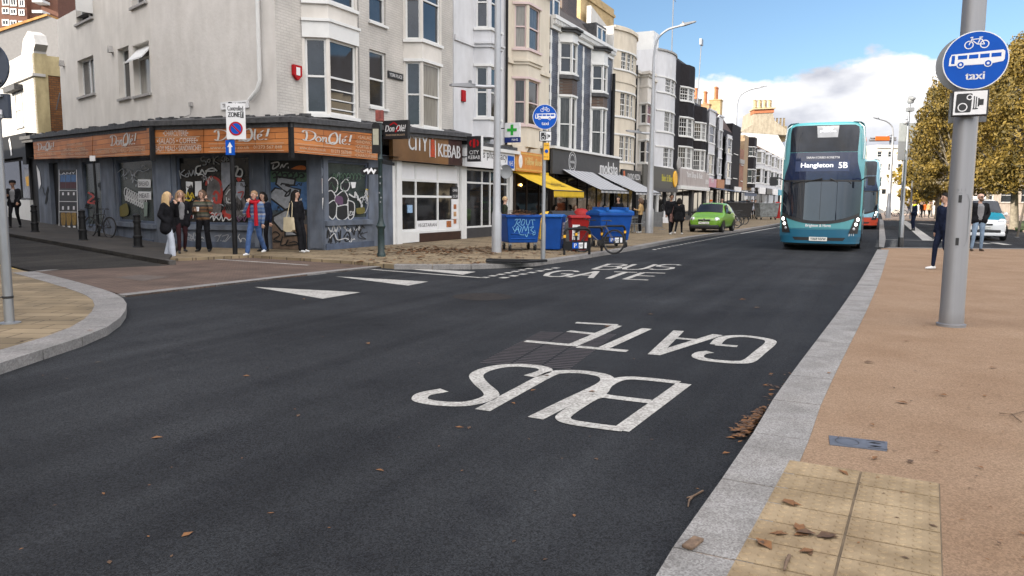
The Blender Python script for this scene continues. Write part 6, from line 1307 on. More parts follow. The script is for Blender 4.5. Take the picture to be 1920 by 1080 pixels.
def make_car(label, loc, rz, paint, L, Wd, H, hood, belt, plate, bonnet=None, van=False, roof_sign=None, group='parked cars', name='parked_car', front_w=.92):
 e = thing(name, label, 'car' if not van else 'taxi', loc, rz, group); hw = Wd / 2; h2 = L / 2
 if not van: st = [(-h2, .32, .62, .80, .64, .6), (-h2 + .10, .24, .70, .90, .74, .75), (-h2 + .40, .20, hood * .95, .97, hood, .85), (-h2 + .88, .20, belt * .97, 1, hood + .10, .86), (-h2 + 1.50, .20, belt, 1, H - .06, .72), (-h2 + 1.95, .20, belt + .02, 1, H, .74), (h2 - 1.0, .20, belt + .03, 1, H - .02, .73), (h2 - .35, .22, belt + .02, .98, H - .14, .68), (h2 - .06, .26, belt - .02, .93, belt + .25, .68), (h2, .34, .75, .88, .80, .7)]
 else: st = [(-h2, .30, .72, .80, .74, .6), (-h2 + .12, .24, .88, .92, .92, .8), (-h2 + .55, .2, hood * .97, .98, hood, .9), (-h2 + .95, .2, belt, 1, hood + .12, .9), (-h2 + 1.75, .2, belt + .02, 1, H - .06, .78), (-h2 + 2.2, .2, belt + .02, 1, H, .8), (h2 - .5, .2, belt + .02, 1, H, .8), (h2 - .1, .24, belt, .98, H - .12, .78), (h2, .3, belt - .1, .95, belt + .3, .8)]
 def ring(s):
  y, zb, zl, wl, zt, wt = s; w = hw * wl; half = [(0, zb), (w * .85, zb), (w * .97, zb + .10), (w, (zb + zl) / 2 + .02), (w * .985, zl - .06), (w * .955, zl), (hw * wt, zt - .03), (hw * wt * .9, zt), (0, zt + .03)]
  return [Vector((-x, y, z)) for x, z in half[1:-1][::-1]] , half
 b = MB(); rr = []
 for s in st:
  _, half = ring(s); y = s[0]; rr.append([Vector((x, y, z)) for x, z in half] + [Vector((-x, y, z)) for x, z in half[1:-1][::-1]])
 n = len(rr[0])
 for i in range(len(st) - 1):
  for j in range(n):
   b.k = 1 if (bonnet and i in (1, 2) and j in (5, 6, 7, 8, 9)) else 0
   b.add([rr[i][j], rr[i][(j + 1) % n], rr[i + 1][(j + 1) % n], rr[i + 1][j]], [(0, 1, 2, 3)])
 b.k = 0; b.add(rr[0], [tuple(range(n))]); b.add(rr[-1], [tuple(range(n))])
 me = b.build('body', [paint, bonnet or paint], e)
 bm = bmesh.new(); bm.from_mesh(me.data); bmesh.ops.remove_doubles(bm, verts=bm.verts, dist=.001); bmesh.ops.recalc_face_normals(bm, faces=bm.faces); bm.to_mesh(me.data); bm.free()
 me.data.polygons.foreach_set('use_smooth', [True] * len(me.data.polygons)); sb = me.modifiers.new('s', 'SUBSURF'); sb.levels = sb.render_levels = 2
 ci, ri = (3, 4)
 def lerp(a, c, t): return a + (c - a) * t
 a, c = rr[ci], rr[ri]; w = MB(); N_ = 8
 def edge(r, q):      # across the top of the ring from left (j=10) to right (j=6)
  pts = [r[n - 6], r[n - 7], r[8], r[7], r[6]]; t = q * 4; i = min(3, int(t)); return lerp(pts[i], pts[i + 1], t - i)
 off = Vector((0, -.03, .035)); vs = []
 for v in range(5):
  for u in range(N_ + 1): vs.append(lerp(edge(a, .06 + .88 * u / N_), edge(c, .08 + .84 * u / N_), .10 + .82 * v / 4) + off)
 w.add(vs, [(v * (N_ + 1) + u, v * (N_ + 1) + u + 1, (v + 1) * (N_ + 1) + u + 1, (v + 1) * (N_ + 1) + u) for v in range(4) for u in range(N_)]); w.build('windscreen', glass, e, smooth=True)
 for s in (-1, 1):
  w = MB(); last = len(st) - 3; ys = [ri, ri + 1, last]; g_ = lambda i, j: rr[i][j if s > 0 else n - j] if j else rr[i][0]
  lo = [lerp(g_(ri, 5), g_(ci, 5), .55), g_(ri + 1, 5), g_(last, 5)]; hi = [lerp(g_(ri, 6), g_(ri + 1, 6), .05), g_(ri + 1, 6), lerp(g_(last, 6), g_(last, 5), .05)]
  for k in range(2):
   p0, p1 = lerp(lo[k], lo[k + 1], .04 if k else 0), lerp(lo[k], lo[k + 1], .96); q0, q1 = lerp(hi[k], hi[k + 1], .04 if k else 0), lerp(hi[k], hi[k + 1], .96)
   o_ = Vector((s * .012, 0, 0)); w.add([lerp(p0, q0, .08) + o_, lerp(p1, q1, .08) + o_, lerp(p1, q1, .9) + o_, lerp(p0, q0, .9) + o_], [(0, 1, 2, 3)])
  w.build('side_window', glass, e)
  m_ = MB(); m_.ell((s * (hw + .09), -h2 + (1.35 if not van else 1.45), belt + .06), (.10, .06, .075), 10, 6); m_.tube([(s * (hw - .05), -h2 + 1.38, belt + .02), (s * (hw + .05), -h2 + 1.36, belt + .04)], .02, 5); m_.build('mirror', black_plastic if not van else paint, e, smooth=True)
  l = MB(); zl = .64 if not van else .86; xl = hw * front_w * .80
  l.T = Matrix.Translation((s * xl, -h2 + (.10 if not van else .16), zl)) @ Matrix.Rotation(s * .35, 4, 'Z') @ Matrix.Rotation(-.25, 4, 'X')
  l.lathe([(.001, -.05), (.08, -.045), (.125, -.015), (.14, .04)], (0, 0, 0), 16, 'y', False) if not van else l.ell((0, 0, 0), (.2, .06, .12), 14, 8)
  hl = l.build('headlight', lens_m, e, smooth=True)
  k_ = MB(); k_.T = l.T; k_.lathe([(.001, -.056), (.05, -.052), (.055, -.04)], (0, 0, 0), 12, 'y', False) if not van else k_.ell((0, -.03, 0), (.07, .04, .07), 10, 6); k_.build('reflector', chrome, hl, smooth=True)
  for y in (-h2 + .62, h2 - .58):
   r = .285 if not van else .32; wheel_into(e, s * (hw - .10), y, r, .19, mat('wheel_silver', (.35, .35, .36), .35, .7))
   a_ = MB(); pts = [(s * (hw + .008), y + (r + .055) * math.cos(t), r + (r + .055) * math.sin(t)) for t in [math.pi * i / 12 for i in range(13)]]; a_.face(*pts); a_.build('wheel_arch', black_plastic, e)
 b = MB(); y = -h2 - .02; b.box(-hw * .86, hw * .86, y, y + .3, .20, .38); b.build('bumper', black_plastic if not van else paint, e, bevel=.05)
 b = MB(); zg = .60 if not van else .70; b.box(-.30, .30, y + .0, y + .1, zg - .03, zg + .05); b.build('grille', black_plastic, e, bevel=.02)
 if van: b = MB(); b.box(-.62, .62, y - .01, y + .1, .36, .48); b.build('lower_grille', black_plastic, e, bevel=.02)
 b = MB(); b.T = Matrix.Translation((0, y + .0, zg + .03)); b.lathe([(.001, -.02), (.06, -.015), (.065, 0)], (0, 0, 0), 16, 'y', False); b.build('badge', chrome, e)
 b = MB(); b.box(-.26, .26, y - .03, y - .012, .42 if not van else .52, .53 if not van else .63); b.build('number_plate', plate_w, e); text(e, plate, sign_black, -.22, .22, .445 if not van else .545, .505 if not van else .605, y - .033)
 b = MB(); b.tube([(-.5, -h2 + .95, hood + .16), (0, -h2 + .98, hood + .17)], .012, 5); b.tube([(.05, -h2 + .95, hood + .16), (.55, -h2 + .98, hood + .17)], .012, 5); b.build('wiper', black_plastic, e)
 if roof_sign: b = MB(); b.box(-.28, .28, -.25, -.05, H + .02, H + .13); o = b.build('roof_sign', sign_white, e, bevel=.03); text(e, 'TAXI', mat('sign_orange', (.50, .14, .03), .5), -.2, .2, H + .05, H + .11, -.256)
 b = MB(); b.box(-hw * .8, hw * .8, -h2 + .2, h2 - .1, .16, .28); b.build('underbody', black_plastic, e)
 return e
lime = mat('lime_green_paint', (.15, .32, .028), .3, var=.04, coat=.5); carwhite = mat('white_car_paint', (.60, .61, .62), .3, var=.03, coat=.5); taxi_teal = mat('taxi_teal_bonnet', (.012, .20, .27), .3, var=.04, coat=.5)
make_car('small lime green hatchback parked on the shops pavement', G(1322, 436, .1) + UD * 1.75, ANG - math.pi / 2 - .04, lime, 3.5, 1.66, 1.46, .80, .92, 'WG14 XHD')
make_car('white taxi van with a teal bonnet behind the man in sunglasses', G(1838, 451, 0) + UD * 2.2, ANG - math.pi / 2 + .06, carwhite, 4.4, 1.85, 1.83, 1.02, 1.10, 'SF64 EHW', taxi_teal, True, True, group='taxis on the slip road', name='taxi_van')
make_car('second white taxi van mostly hidden behind the aluminium sign column', Vector((25.8, 44.5, 0)), ANG - math.pi / 2 + .06, carwhite, 4.4, 1.85, 1.83, 1.02, 1.10, 'GX15 ABN', carwhite, True, None, group='taxis on the slip road', name='taxi_van')
# ------------------------------------------------------------------ bicycles
def make_bike(label, loc, rz, col, lean=.06, scale=1.0, group='bicycles by the shops', simple=False):
 e = thing('bicycle', label, 'bicycle', loc, rz, group); e.rotation_euler.x = lean; e.scale = (scale,) * 3
 fr = mat('bike_' + col[0], col[1], .35, .2, coat=.3); r = .34
 for x in (-.52, .52):
  t = MB(); t.tube([(x + r * math.cos(q), 0, r + r * math.sin(q)) for q in [2 * math.pi * i / 24 for i in range(24)]], .021, 6, closed=True); w = t.build('wheel', rubber, e, smooth=True)
  s = MB(); s.tube([(x + (r - .028) * math.cos(q), 0, r + (r - .028) * math.sin(q)) for q in [2 * math.pi * i / 20 for i in range(20)]], .011, 4, closed=True)
  for i in range(12): q = math.pi * i / 6; s.tube([(x, .02 * (-1) ** i, r), (x + (r - .03) * math.cos(q), 0, r + (r - .03) * math.sin(q))], .0022, 3, cap=False)
  s.lathe([(.025, -.045), (.025, .045)], (x, 0, r), 8, 'y'); s.build('rim', dark_paint, w)
 bb, st_, hd0, hd1, rear = (-.08, 0, .30), (-.22, 0, .78), (.37, 0, .62), (.34, 0, .76), (-.52, 0, .34)
 f = MB();
 for a, c, rr in ((bb, st_, .017), (st_, hd1, .017), (bb, hd0, .02), (hd0, hd1, .022)): f.tube([a, c], rr, 7)
 for s in (-1, 1):
  f.tube([(bb[0], .03 * s, bb[2]), (rear[0], .06 * s, rear[2])], .010, 5); f.tube([(st_[0], .025 * s, st_[2]), (rear[0], .06 * s, rear[2])], .009, 5); f.tube([(hd0[0] + .01, .035 * s, hd0[2] - .03), (.45, .055 * s, .45), (.52, .055 * s, .34)], .012, 5)
 f.build('frame', fr, e, smooth=True)
 h = MB(); h.tube([hd1, (.325, 0, .90), (.36, 0, .95)], .014, 6); h.tube([(.33, -.30, .97), (.36, 0, .95), (.33, .30, .97)], .012, 6); h.tube([(.30, -.33, .97), (.34, -.22, .965)], .018, 6); h.tube([(.30, .33, .97), (.34, .22, .965)], .018, 6); h.build('handlebar', black_plastic, e)
 s = MB(); s.tube([st_, (-.245, 0, .92)], .013, 6); s.add([(-.38, -.08, .93), (-.38, .08, .93), (-.2, .04, .94), (-.06, .015, .93), (-.06, -.015, .93), (-.2, -.04, .94), (-.36, -.05, .965), (-.36, .05, .965), (-.08, 0, .955)], [(0, 1, 7, 6), (1, 2, 8, 7), (2, 3, 8), (3, 4, 8), (4, 5, 8), (5, 0, 6, 8), (6, 7, 8)]); s.build('saddle', black_plastic, e)
 c = MB(); c.lathe([(.09, .05), (.09, .056)], (bb[0], 0, bb[2]), 16, 'y'); c.tube([(bb[0], .06, bb[2]), (bb[0] + .12, .07, bb[2] - .12)], .01, 5); c.tube([(bb[0], -.06, bb[2]), (bb[0] - .12, -.07, bb[2] + .12)], .01, 5); c.box(bb[0] + .08, bb[0] + .17, .07, .14, bb[2] - .135, bb[2] - .115); c.box(bb[0] - .17, bb[0] - .08, -.14, -.07, bb[2] + .11, bb[2] + .13)
 c.tube([(bb[0], .053, bb[2] + .09), (rear[0], .055, rear[2] + .04)], .004, 4); c.tube([(bb[0], .053, bb[2] - .09), (rear[0], .055, rear[2] - .04)], .004, 4); c.build('crankset', black_plastic, e)
 return e
sang = math.atan2(SD.y, SD.x)
pb = GS(187, 445, .1)
make_bike('black mountain bike leaning on a thin post in the side street', pb, sang + .28, ('black', (.02, .02, .022)), .07)
p = G(1120, 474, .1); make_bike('dark bicycle locked to the cycle racks by the red bin', p, 2.55, ('graphite', (.03, .03, .04)), .1)
for x, y, l, c in ((1376, 428, 'black bicycle just beside the green car', 'black'), (1382, 424, 'grey bicycle with white panel leaning behind the black one past the green car', 'silver'), (1392, 421, 'third bicycle of the stand beyond the green car', 'black')):
 make_bike(l, G(x, y, .1) + UN * -.4, ANG + math.pi / 2 + .5, (c, (.02, .02, .022) if c == 'black' else (.3, .3, .32)), .05)
for x, y, l in ((1672, 406, 'left of two dark bicycles parked by the lamp column past the buses'), (1686, 406, 'right of two dark bicycles parked by the lamp column past the buses')):
 make_bike(l, G(x, y, .1), .1, ('black', (.02, .02, .022)), .05, 1.1)
wu, wz = F(1246, 388, .0)
make_bike('bicycle hanging on display in the cycle shop, upper one', W(wu + .3, .15, 1.75), ANG + .25, ('black', (.02, .02, .022)), 0, .95); make_bike('bicycle on display in the cycle shop, lower one', W(wu - .6, .2, .75), ANG - .15, ('graphite', (.03, .03, .04)), 0, .95)
# ------------------------------------------------------------------ people
skin_a = mat('skin_fair', (.50, .31, .23), .55, var=.08); skin_b = mat('skin_tan', (.30, .165, .11), .55, var=.08)
hair_blonde = mat('hair_blonde', (.34, .22, .10), .6, col2=(.48, .34, .18), scale=30, stretch=(3, 3, .4)); hair_brown = mat('hair_brown', (.06, .03, .018), .55, col2=(.11, .06, .03), scale=30, stretch=(3, 3, .4)); hair_dark = mat('hair_dark', (.010, .008, .007), .6, spec=.15, var=.4, scale=30); hair_lbrown = mat('hair_light_brown', (.18, .10, .05), .6, col2=(.28, .17, .09), scale=30, stretch=(3, 3, .4))
cl_black = mat('cloth_black', (.010, .010, .012), .9, var=.4, scale=9, bump=.5, bscale=22, spec=.08); cl_navy = mat('cloth_navy', (.010, .014, .03), .85, var=.35, scale=9, bump=.5, bscale=22, spec=.08); cl_white = mat('cloth_pale_denim', (.42, .45, .52), .9, var=.12, scale=6, bump=.5, bscale=20, spec=.08); cl_denim = mat('cloth_denim', (.05, .09, .20), .9, var=.3, scale=7, bump=.5, bscale=20, spec=.08); cl_pdenim = mat('cloth_light_denim', (.16, .22, .30), .9, var=.3, scale=6, bump=.5, bscale=20, spec=.08); cl_red = mat('cloth_red', (.30, .012, .02), .9, var=.2, scale=20, spec=.08); cl_cream = mat('cloth_cream', (.42, .36, .25), .9, var=.1, spec=.08); cl_grey = mat('cloth_grey', (.18, .18, .19), .9, var=.2, spec=.08); cl_tan = mat('cloth_tan', (.40, .27, .13), .9, var=.15, spec=.08); cl_maroon = mat('cloth_dark_plum', (.03, .012, .014), .9, var=.3, spec=.08); cl_green = mat('cloth_dark_green', (.025, .03, .02), .9, var=.3, spec=.08); shoe_w = mat('white_shoe', (.58, .58, .58), .5); shoe_b = mat('black_shoe', (.012, .012, .012), .5); cl_orange = mat('cloth_orange', (.42, .10, .02), .9, spec=.08); hiviz = mat('hi_vis_yellow', (.65, .70, .02), .8); sole = mat('brown_shoe', (.06, .035, .022), .6); cl_khaki = mat('cloth_khaki', (.2, .16, .11), .9, spec=.08)
def stripes(name, cols, freq):
 if name in MATS: return MATS[name]
 m = bpy.data.materials.new(name); m.use_nodes = True; MATS[name] = m; nt = m.node_tree; N = nt.nodes.new; L = nt.links.new; b = nt.nodes['Principled BSDF']; b.inputs['Roughness'].default_value = .9
 tc = N('ShaderNodeTexCoord'); sp = N('ShaderNodeSeparateXYZ'); L(tc.outputs['Object'], sp.inputs[0]); nz = N('ShaderNodeTexNoise'); nz.inputs['Scale'].default_value = 14; L(tc.outputs['Object'], nz.inputs[0])
 a = N('ShaderNodeMath'); a.operation = 'MULTIPLY_ADD'; a.inputs[1].default_value = .03; L(nz.outputs[0], a.inputs[0]); L(sp.outputs[2], a.inputs[2])
 f = N('ShaderNodeMath'); f.operation = 'MULTIPLY'; f.inputs[1].default_value = freq; L(a.outputs[0], f.inputs[0]); fr = N('ShaderNodeMath'); fr.operation = 'FRACT'; L(f.outputs[0], fr.inputs[0])
 rp = N('ShaderNodeValToRGB'); rp.color_ramp.interpolation = 'CONSTANT'; els = rp.color_ramp.elements
 while len(els) < len(cols): els.new(.5)
 for i, c in enumerate(cols): els[i].position = i / len(cols); els[i].color = (*c, 1)
 L(fr.outputs[0], rp.inputs[0]); L(rp.outputs[0], b.inputs['Base Color']); return m
knit_blue = stripes('knit_blue_stripes', [(.04, .08, .18), (.12, .15, .21), (.06, .11, .24), (.21, .22, .26), (.035, .06, .14), (.08, .12, .2)], 3.2)
knit_brown = stripes('knit_brown_stripes', [(.05, .03, .02), (.14, .07, .03), (.03, .03, .03), (.10, .09, .07), (.04, .05, .03), (.12, .05, .02)], 3.4)
PV = Vector
def person(label, loc, face, h=1.68, top=cl_black, legs=cl_black, shoes=shoe_b, skin=skin_a, hair=hair_brown, hair_len=.2, arms=('down', 'down'), stance='stand', coat=0, flare=0, bulk=1.0, head_turn=0, beard=None, glasses=False, hat=None, bag=None, scarf=None, cup=False, group=None, inner=None, collar=None, sit=False, lod=0):
 """a clothed figure facing local -y, feet on the ground; limbs are tapered capsules fused into one skin"""
 e = thing('person', label, 'person', loc, face, group); k = h / 1.70; caps = []
 def cap(a, b, ra, rb, m): caps.append((PV(a) * k, PV(b) * k, ra * k, rb * k, m))
 sg = {'stand': ((.10, .0, .0), (.10, .0, .0)), 'walk': ((.09, -.26, .0), (.09, .28, .06)), 'step': ((.10, -.14, .0), (.10, .16, .03)), 'cross': ((.02, -.10, .0), (.10, .10, .0)), 'wide': ((.15, -.02, .0), (.13, .06, .0)), 'lean': ((.07, -.16, 0), (.11, -.10, 0))}[stance]
 for i, s in enumerate((-1, 1)):
  fx, fy, fz = sg[i]; hip = PV((s * .09, .0, .90)); ank = PV((s * fx, fy, .085 + fz)); knee = (hip + ank) / 2 + PV((0, -.05 - (.05 if fz else 0), .02))
  if sit: hip = PV((s * .09, 0, .50)); knee = PV((s * .11, -.42, .52)); ank = PV((s * .11, -.42, .09))
  cap(hip, knee, .088 * bulk, .060 + flare * .012, legs); cap(knee, ank + PV((0, 0, .03)), .060 + flare * .012, .044 + flare * .030, legs)
  cap(ank + PV((0, .03, -.04)), ank + PV((s * .02, -.15, -.052)), .040, .030, shoes)
 zo = -.40 if sit else 0
 Z = lambda z: z + zo; lean_ = .10 if stance == 'lean' else 0
 T = lambda x, y, z: PV((x, y + (lean_ * (z - .9) if lean_ else 0), Z(z)))
 for s in (-1, 1):
  cap(T(s * .085, .0, .93), T(s * .09, 0, 1.08), .095 * bulk, .085 * bulk, top if coat or True else legs); cap(T(s * .075, .0, 1.08), T(s * .105, .01, 1.32), .088 * bulk, .098 * bulk, top); cap(T(s * .10, .01, 1.34), T(s * .165, .012, 1.385), .085 * bulk, .062 * bulk, top)
 cap(T(0, -.01, 1.0), T(0, -.02, 1.30), .10 * bulk, .11 * bulk, inner or top)
 if coat:
  for s in (-1, 1): cap(T(s * .09, 0, 1.0), T(s * (.11 + .02 * coat), .01, 1.0 - .30 * coat), .105 * bulk, (.115 + .015 * coat) * bulk, top)
  cap(T(0, .02, 1.0), T(0, .02, 1.0 - .30 * coat), .10, .12, top)
 cap(T(0, .015, 1.38), T(0, .0, 1.50), .055, .050, skin if not scarf else scarf)
 hands = []
 for i, s in enumerate((-1, 1)):
  sh = T(s * .185, .012, 1.375); p = arms[i]
  el, wr, pal = {'down': (PV((s * .235, .03, 1.10)), PV((s * .245, -.03, .86)), PV((0, -.02, -1))), 'pocket': (PV((s * .275, .07, 1.12)), PV((s * .17, -.06, .93)), PV((-s * .3, -.3, -1))),
        'mouth': (PV((s * .22, -.13, 1.13)), PV((s * .08, -.20, 1.40)), PV((-s * .3, .2, 1))), 'ear': (PV((s * .27, -.12, 1.17)), PV((s * .15, -.10, 1.47)), PV((-s * .4, .4, 1))), 'hold': (PV((s * .25, .0, 1.10)), PV((s * .13, -.25, 1.15)), PV((-s * .6, -.6, .3))),
        'front': (PV((s * .24, .02, 1.10)), PV((s * .08, -.20, .98)), PV((-s * .8, -.4, -.3))), 'back': (PV((s * .24, .12, 1.12)), PV((s * .12, .17, .92)), PV((-s * .6, 0, -.6))), 'swing': (PV((s * .235, -.06, 1.11)), PV((s * .22, -.24, .95)), PV((0, -.5, -.8))), 'swingb': (PV((s * .235, .12, 1.12)), PV((s * .24, .16, .88)), PV((0, .2, -1)))}[p]
  el = PV((el.x, el.y, Z(el.z))); wr = PV((wr.x, wr.y, Z(wr.z)))
  if sit and p in ('down', 'front'): wr = PV((s * .13, -.26, .62)); el = PV((s * .24, -.02, .72)); pal = PV((-s * .3, -1, 0))
  pad = .012 * (bulk - 1) * 8
  cap(sh, el, .060 + pad, .050 + pad, top); cap(el, wr, .050 + pad, .036 + pad * .6, top)
  if p != 'pocket': hands.append((wr * k, pal.normalized(), s))
 ht = Matrix.Rotation(head_turn, 3, 'Z'); hc = T(0, -.015, 1.605)
 H_ = lambda x, y, z: hc + ht @ PV((x, y, z))
 cap(H_(0, .012, .022), H_(0, -.012, .022), .090, .086, skin); cap(H_(0, -.02, -.03), H_(0, -.045, -.082), .068, .036, skin)
 b = MB()
 def capsule(a, c, ra, rb, n=12):
  d = (c - a); L_ = max(d.length, 1e-4); d = d / L_; pts = []; rs = []
  for t in (-1, -.85, -.5, 0): pts.append(a + d * ra * t); rs.append(max(.0015, ra * math.sqrt(1 - t * t)))
  for t in (0, .5, .85, 1): pts.append(c + d * rb * t); rs.append(max(.0015, rb * math.sqrt(1 - t * t)))
  if L_ < .002: pts.pop(4); rs.pop(4)
  b.tube(pts, rs, n)
 for c in caps: capsule(*c[:4])
 me = bpy.data.meshes.new('body'); me.from_pydata([tuple(v) for v in b.v], [], b.f); o = bpy.data.objects.new('body', me); COL.objects.link(o)
 r = o.modifiers.new('fuse', 'REMESH'); r.mode = 'VOXEL'; r.voxel_size = (.016 if lod == 0 else .026) * k; sm = o.modifiers.new('smooth', 'SMOOTH'); sm.iterations = 4; sm.factor = .5
 dg = bpy.context.evaluated_depsgraph_get(); dg.update(); m2 = bpy.data.meshes.new_from_object(o.evaluated_get(dg)); bpy.data.objects.remove(o); bpy.data.meshes.remove(me)
 ms = []
 for c in caps:
  if c[4] not in ms: ms.append(c[4])
 extra = MB()
 def face_bit(m, fn):
  if m not in ms: ms.append(m)
  extra.k = ms.index(m); fn()
 def fingers():
  for wr, d, s in hands:
   side = PV((0, 1, 0)).cross(d); side = side.normalized() if side.length > .1 else PV((1, 0, 0)); nn = d.cross(side); c0 = wr + d * .045 * k
   extra.ell(c0, (.034 * k, .034 * k, .040 * k), 8, 6)
   for f_, (o_, l_) in enumerate(((-.030, .060), (-.010, .072), (.010, .068), (.028, .052))):
    a = c0 + side * o_ * k + d * .028 * k; extra.tube([a, a + (d * .55 + nn * .12) * l_ * k, a + (d * .9 + nn * .4) * l_ * k], [.0095 * k, .0085 * k, .006 * k], 6)
   a = c0 - side * .03 * k; extra.tube([a, a - side * .028 * k + d * .02 * k, a - side * .034 * k + d * .045 * k], [.011 * k, .010 * k, .007 * k], 6)
 face_bit(skin, fingers)
 face_bit(skin, lambda: (extra.tube([H_(0, -.098, .02) * k, H_(0, -.118, -.018) * k, H_(0, -.096, -.026) * k], [.008 * k, .014 * k, .008 * k], 6), [extra.ell(H_(s * .091, .01, -.005) * k, (.012 * k, .022 * k, .032 * k), 8, 6) for s in (-1, 1)]))
 face_bit(mat('eye_dark', (.02, .015, .012), .3), lambda: [extra.ell(H_(s * .034, -.092, .012) * k, (.013 * k, .008 * k, .007 * k), 8, 5) for s in (-1, 1)])
 face_bit(mat('brow', (.06, .035, .022), .8), lambda: [extra.tube([H_(s * .015, -.098, .036) * k, H_(s * .05, -.086, .036) * k], .005 * k, 5) for s in (-1, 1)])
 face_bit(mat('lips', (.30, .10, .09), .5), lambda: extra.tube([H_(-.024, -.088, -.058) * k, H_(0, -.096, -.057) * k, H_(.024, -.088, -.058) * k], .0065 * k, 5))
 if glasses: face_bit(sign_black, lambda: (extra.tube([H_(-.085, -.03, .018) * k, H_(-.06, -.095, .016) * k, H_(.06, -.095, .016) * k, H_(.085, -.03, .018) * k], .005 * k, 5), [extra.ell(H_(s * .034, -.099, .010) * k, (.028 * k, .008 * k, .020 * k), 10, 6) for s in (-1, 1)]))
 m2.materials.clear()
 for m in ms: m2.materials.append(m)
 bm = bmesh.new(); bm.from_mesh(m2); bm.faces.ensure_lookup_table()
 for f in bm.faces:
  c = f.calc_center_median(); best = 9; bi = 0
  for q in caps:
   d = q[1] - q[0]; t = max(0, min(1, (c - q[0]).dot(d) / max(1e-9, d.length_squared))); dist = (c - (q[0] + d * t)).length - (q[2] + (q[3] - q[2]) * t)
   if dist < best: best = dist; bi = ms.index(q[4])
  f.material_index = bi; f.smooth = True
 vs = [bm.verts.new(v) for v in extra.v]
 for f, mi in zip(extra.f, extra.m):
  try: nf = bm.faces.new([vs[i] for i in f]); nf.material_index = mi; nf.smooth = True
  except ValueError: pass
 bm.to_mesh(m2); bm.free()
 m2.name = 'body'; o = bpy.data.objects.new('body', m2); COL.objects.link(o); o.parent = e
 if hair:
  q = MB(); q.T = Matrix.Translation(hc * k) @ Matrix.Rotation(head_turn, 4, 'Z') @ Matrix.Scale(k, 4); n_, m_ = 20, 10; vs = []
  for i in range(m_ + 1):
   th = math.pi * .62 * i / m_
   for j in range(n_):
    a = 2 * math.pi * j / n_; front = max(0, -math.sin(a)); t2 = th * (1 - .42 * front ** .7)
    rr = .104 + rnd.uniform(-.004, .004); vs.append(PV((rr * .95 * math.sin(t2) * math.cos(a), .008 + rr * 1.05 * math.sin(t2) * math.sin(a), .022 + rr * 1.05 * math.cos(t2))))
  q.add(vs, [(i * n_ + j, i * n_ + (j + 1) % n_, (i + 1) * n_ + (j + 1) % n_, (i + 1) * n_ + j) for i in range(m_) for j in range(n_)])
  if hair_len > .05:
   for j in range(17):
    a = -.35 + (math.pi + .7) * j / 16; x, y = .095 * math.cos(a), .02 + .09 * math.sin(a); l = hair_len * rnd.uniform(.8, 1.1)
    q.tube([(x * .9, y * .9, .05), (x * 1.08, y * 1.05, -.04), (x * 1.15, y * 1.1 + .01, -.04 - l * .55), (x * 1.0 + rnd.uniform(-.015, .015), y * .95 + .01 - (.06 if y < .02 else 0), -.05 - l)], [.028, .032, .030, .008], 6)
  q.build('hair', hair, e, smooth=True)
 if beard: q = MB(); q.T = Matrix.Translation(hc * k) @ Matrix.Rotation(head_turn, 4, 'Z') @ Matrix.Scale(k, 4); q.ell((0, -.052, -.075), (.062, .05, .045), 12, 8); q.build('beard', beard, e, smooth=True)
 if hat: q = MB(); q.T = Matrix.Translation(hc * k) @ Matrix.Scale(k, 4); q.lathe([(.104, .03), (.112, .05), (.108, .09), (.08, .125), (.001, .14)], (0, .005, 0), 16); q.build('hat', hat, e, smooth=True)
 if scarf:
  q = MB(); q.T = Matrix.Scale(k, 4); q.tube([(.12 * math.cos(a), -.02 + .12 * math.sin(a), 1.43 + .02 * math.sin(2 * a)) for a in [2 * math.pi * i / 14 for i in range(14)]], .05, 8, closed=True)
  q.tube([(.10, -.12, 1.42), (.12, -.145, 1.15), (.13, -.15, .80)], [.045, .05, .055], 6); q.tube([(-.08, -.14, 1.40), (-.11, -.15, 1.15), (-.09, -.14, 1.02)], [.04, .045, .05], 6); q.build('scarf', scarf, e, smooth=True)
 if collar: q = MB(); q.T = Matrix.Scale(k, 4); q.lathe([(.125, 1.385), (.10, 1.44), (.07, 1.49)], (0, .01, 0), 14, cap=False); q.build('collar', collar, e, smooth=True)
 if cup: q = MB(); q.T = Matrix.Scale(k, 4); q.lathe([(.028, 0), (.038, .10), (.04, .105), (.038, .12)], (-.02, -.31, 1.14), 12); q.build('cup', sign_white, e, smooth=True)
 if bag:
  q = MB(); q.T = Matrix.Scale(k, 4); s, m = bag
  q.prism([(s * .27, -.12, .98), (s * .31, .14, .98), (s * .31, .17, .62), (s * .29, .10, .58), (s * .28, -.08, .58), (s * .27, -.16, .64)], (s * .09, 0, 0)); q.tube([(s * .31, -.08, .97), (s * .22, -.02, 1.36), (s * .20, .03, 1.42), (s * .24, .05, 1.36), (s * .33, .10, .97)], .012, 5); q.build('bag', m, e, bevel=.03)
 return e
CAMDIR = lambda p: math.atan2(p.x, -p.y) * 0
def fc(p, turn=0): return math.atan2(-p.x, p.y) * -1 * -1 + turn      # facing the camera, then turned (positive = towards image left)
GP = 'people outside the graffitied delicatessen'
def at(px, py, z=.1): return G(px, py, z)
p = at(318, 485, .03); person('person in black puffer coat and pale wide jeans with long blonde hair', p, fc(p, 1.1), 1.70, cl_black, cl_white, shoe_b, hair=hair_blonde, hair_len=.34, arms=('pocket', 'mouth'), stance='cross', coat=.75, flare=1.3, bulk=1.18, head_turn=.5, group=GP)
p = at(342, 475); person('person with light brown hair and grey scarf with hand at mouth', p, fc(p, .2), 1.68, cl_black, cl_maroon, shoe_b, hair=hair_lbrown, hair_len=.16, arms=('mouth', 'pocket'), stance='step', coat=.6, inner=cl_grey, group=GP)
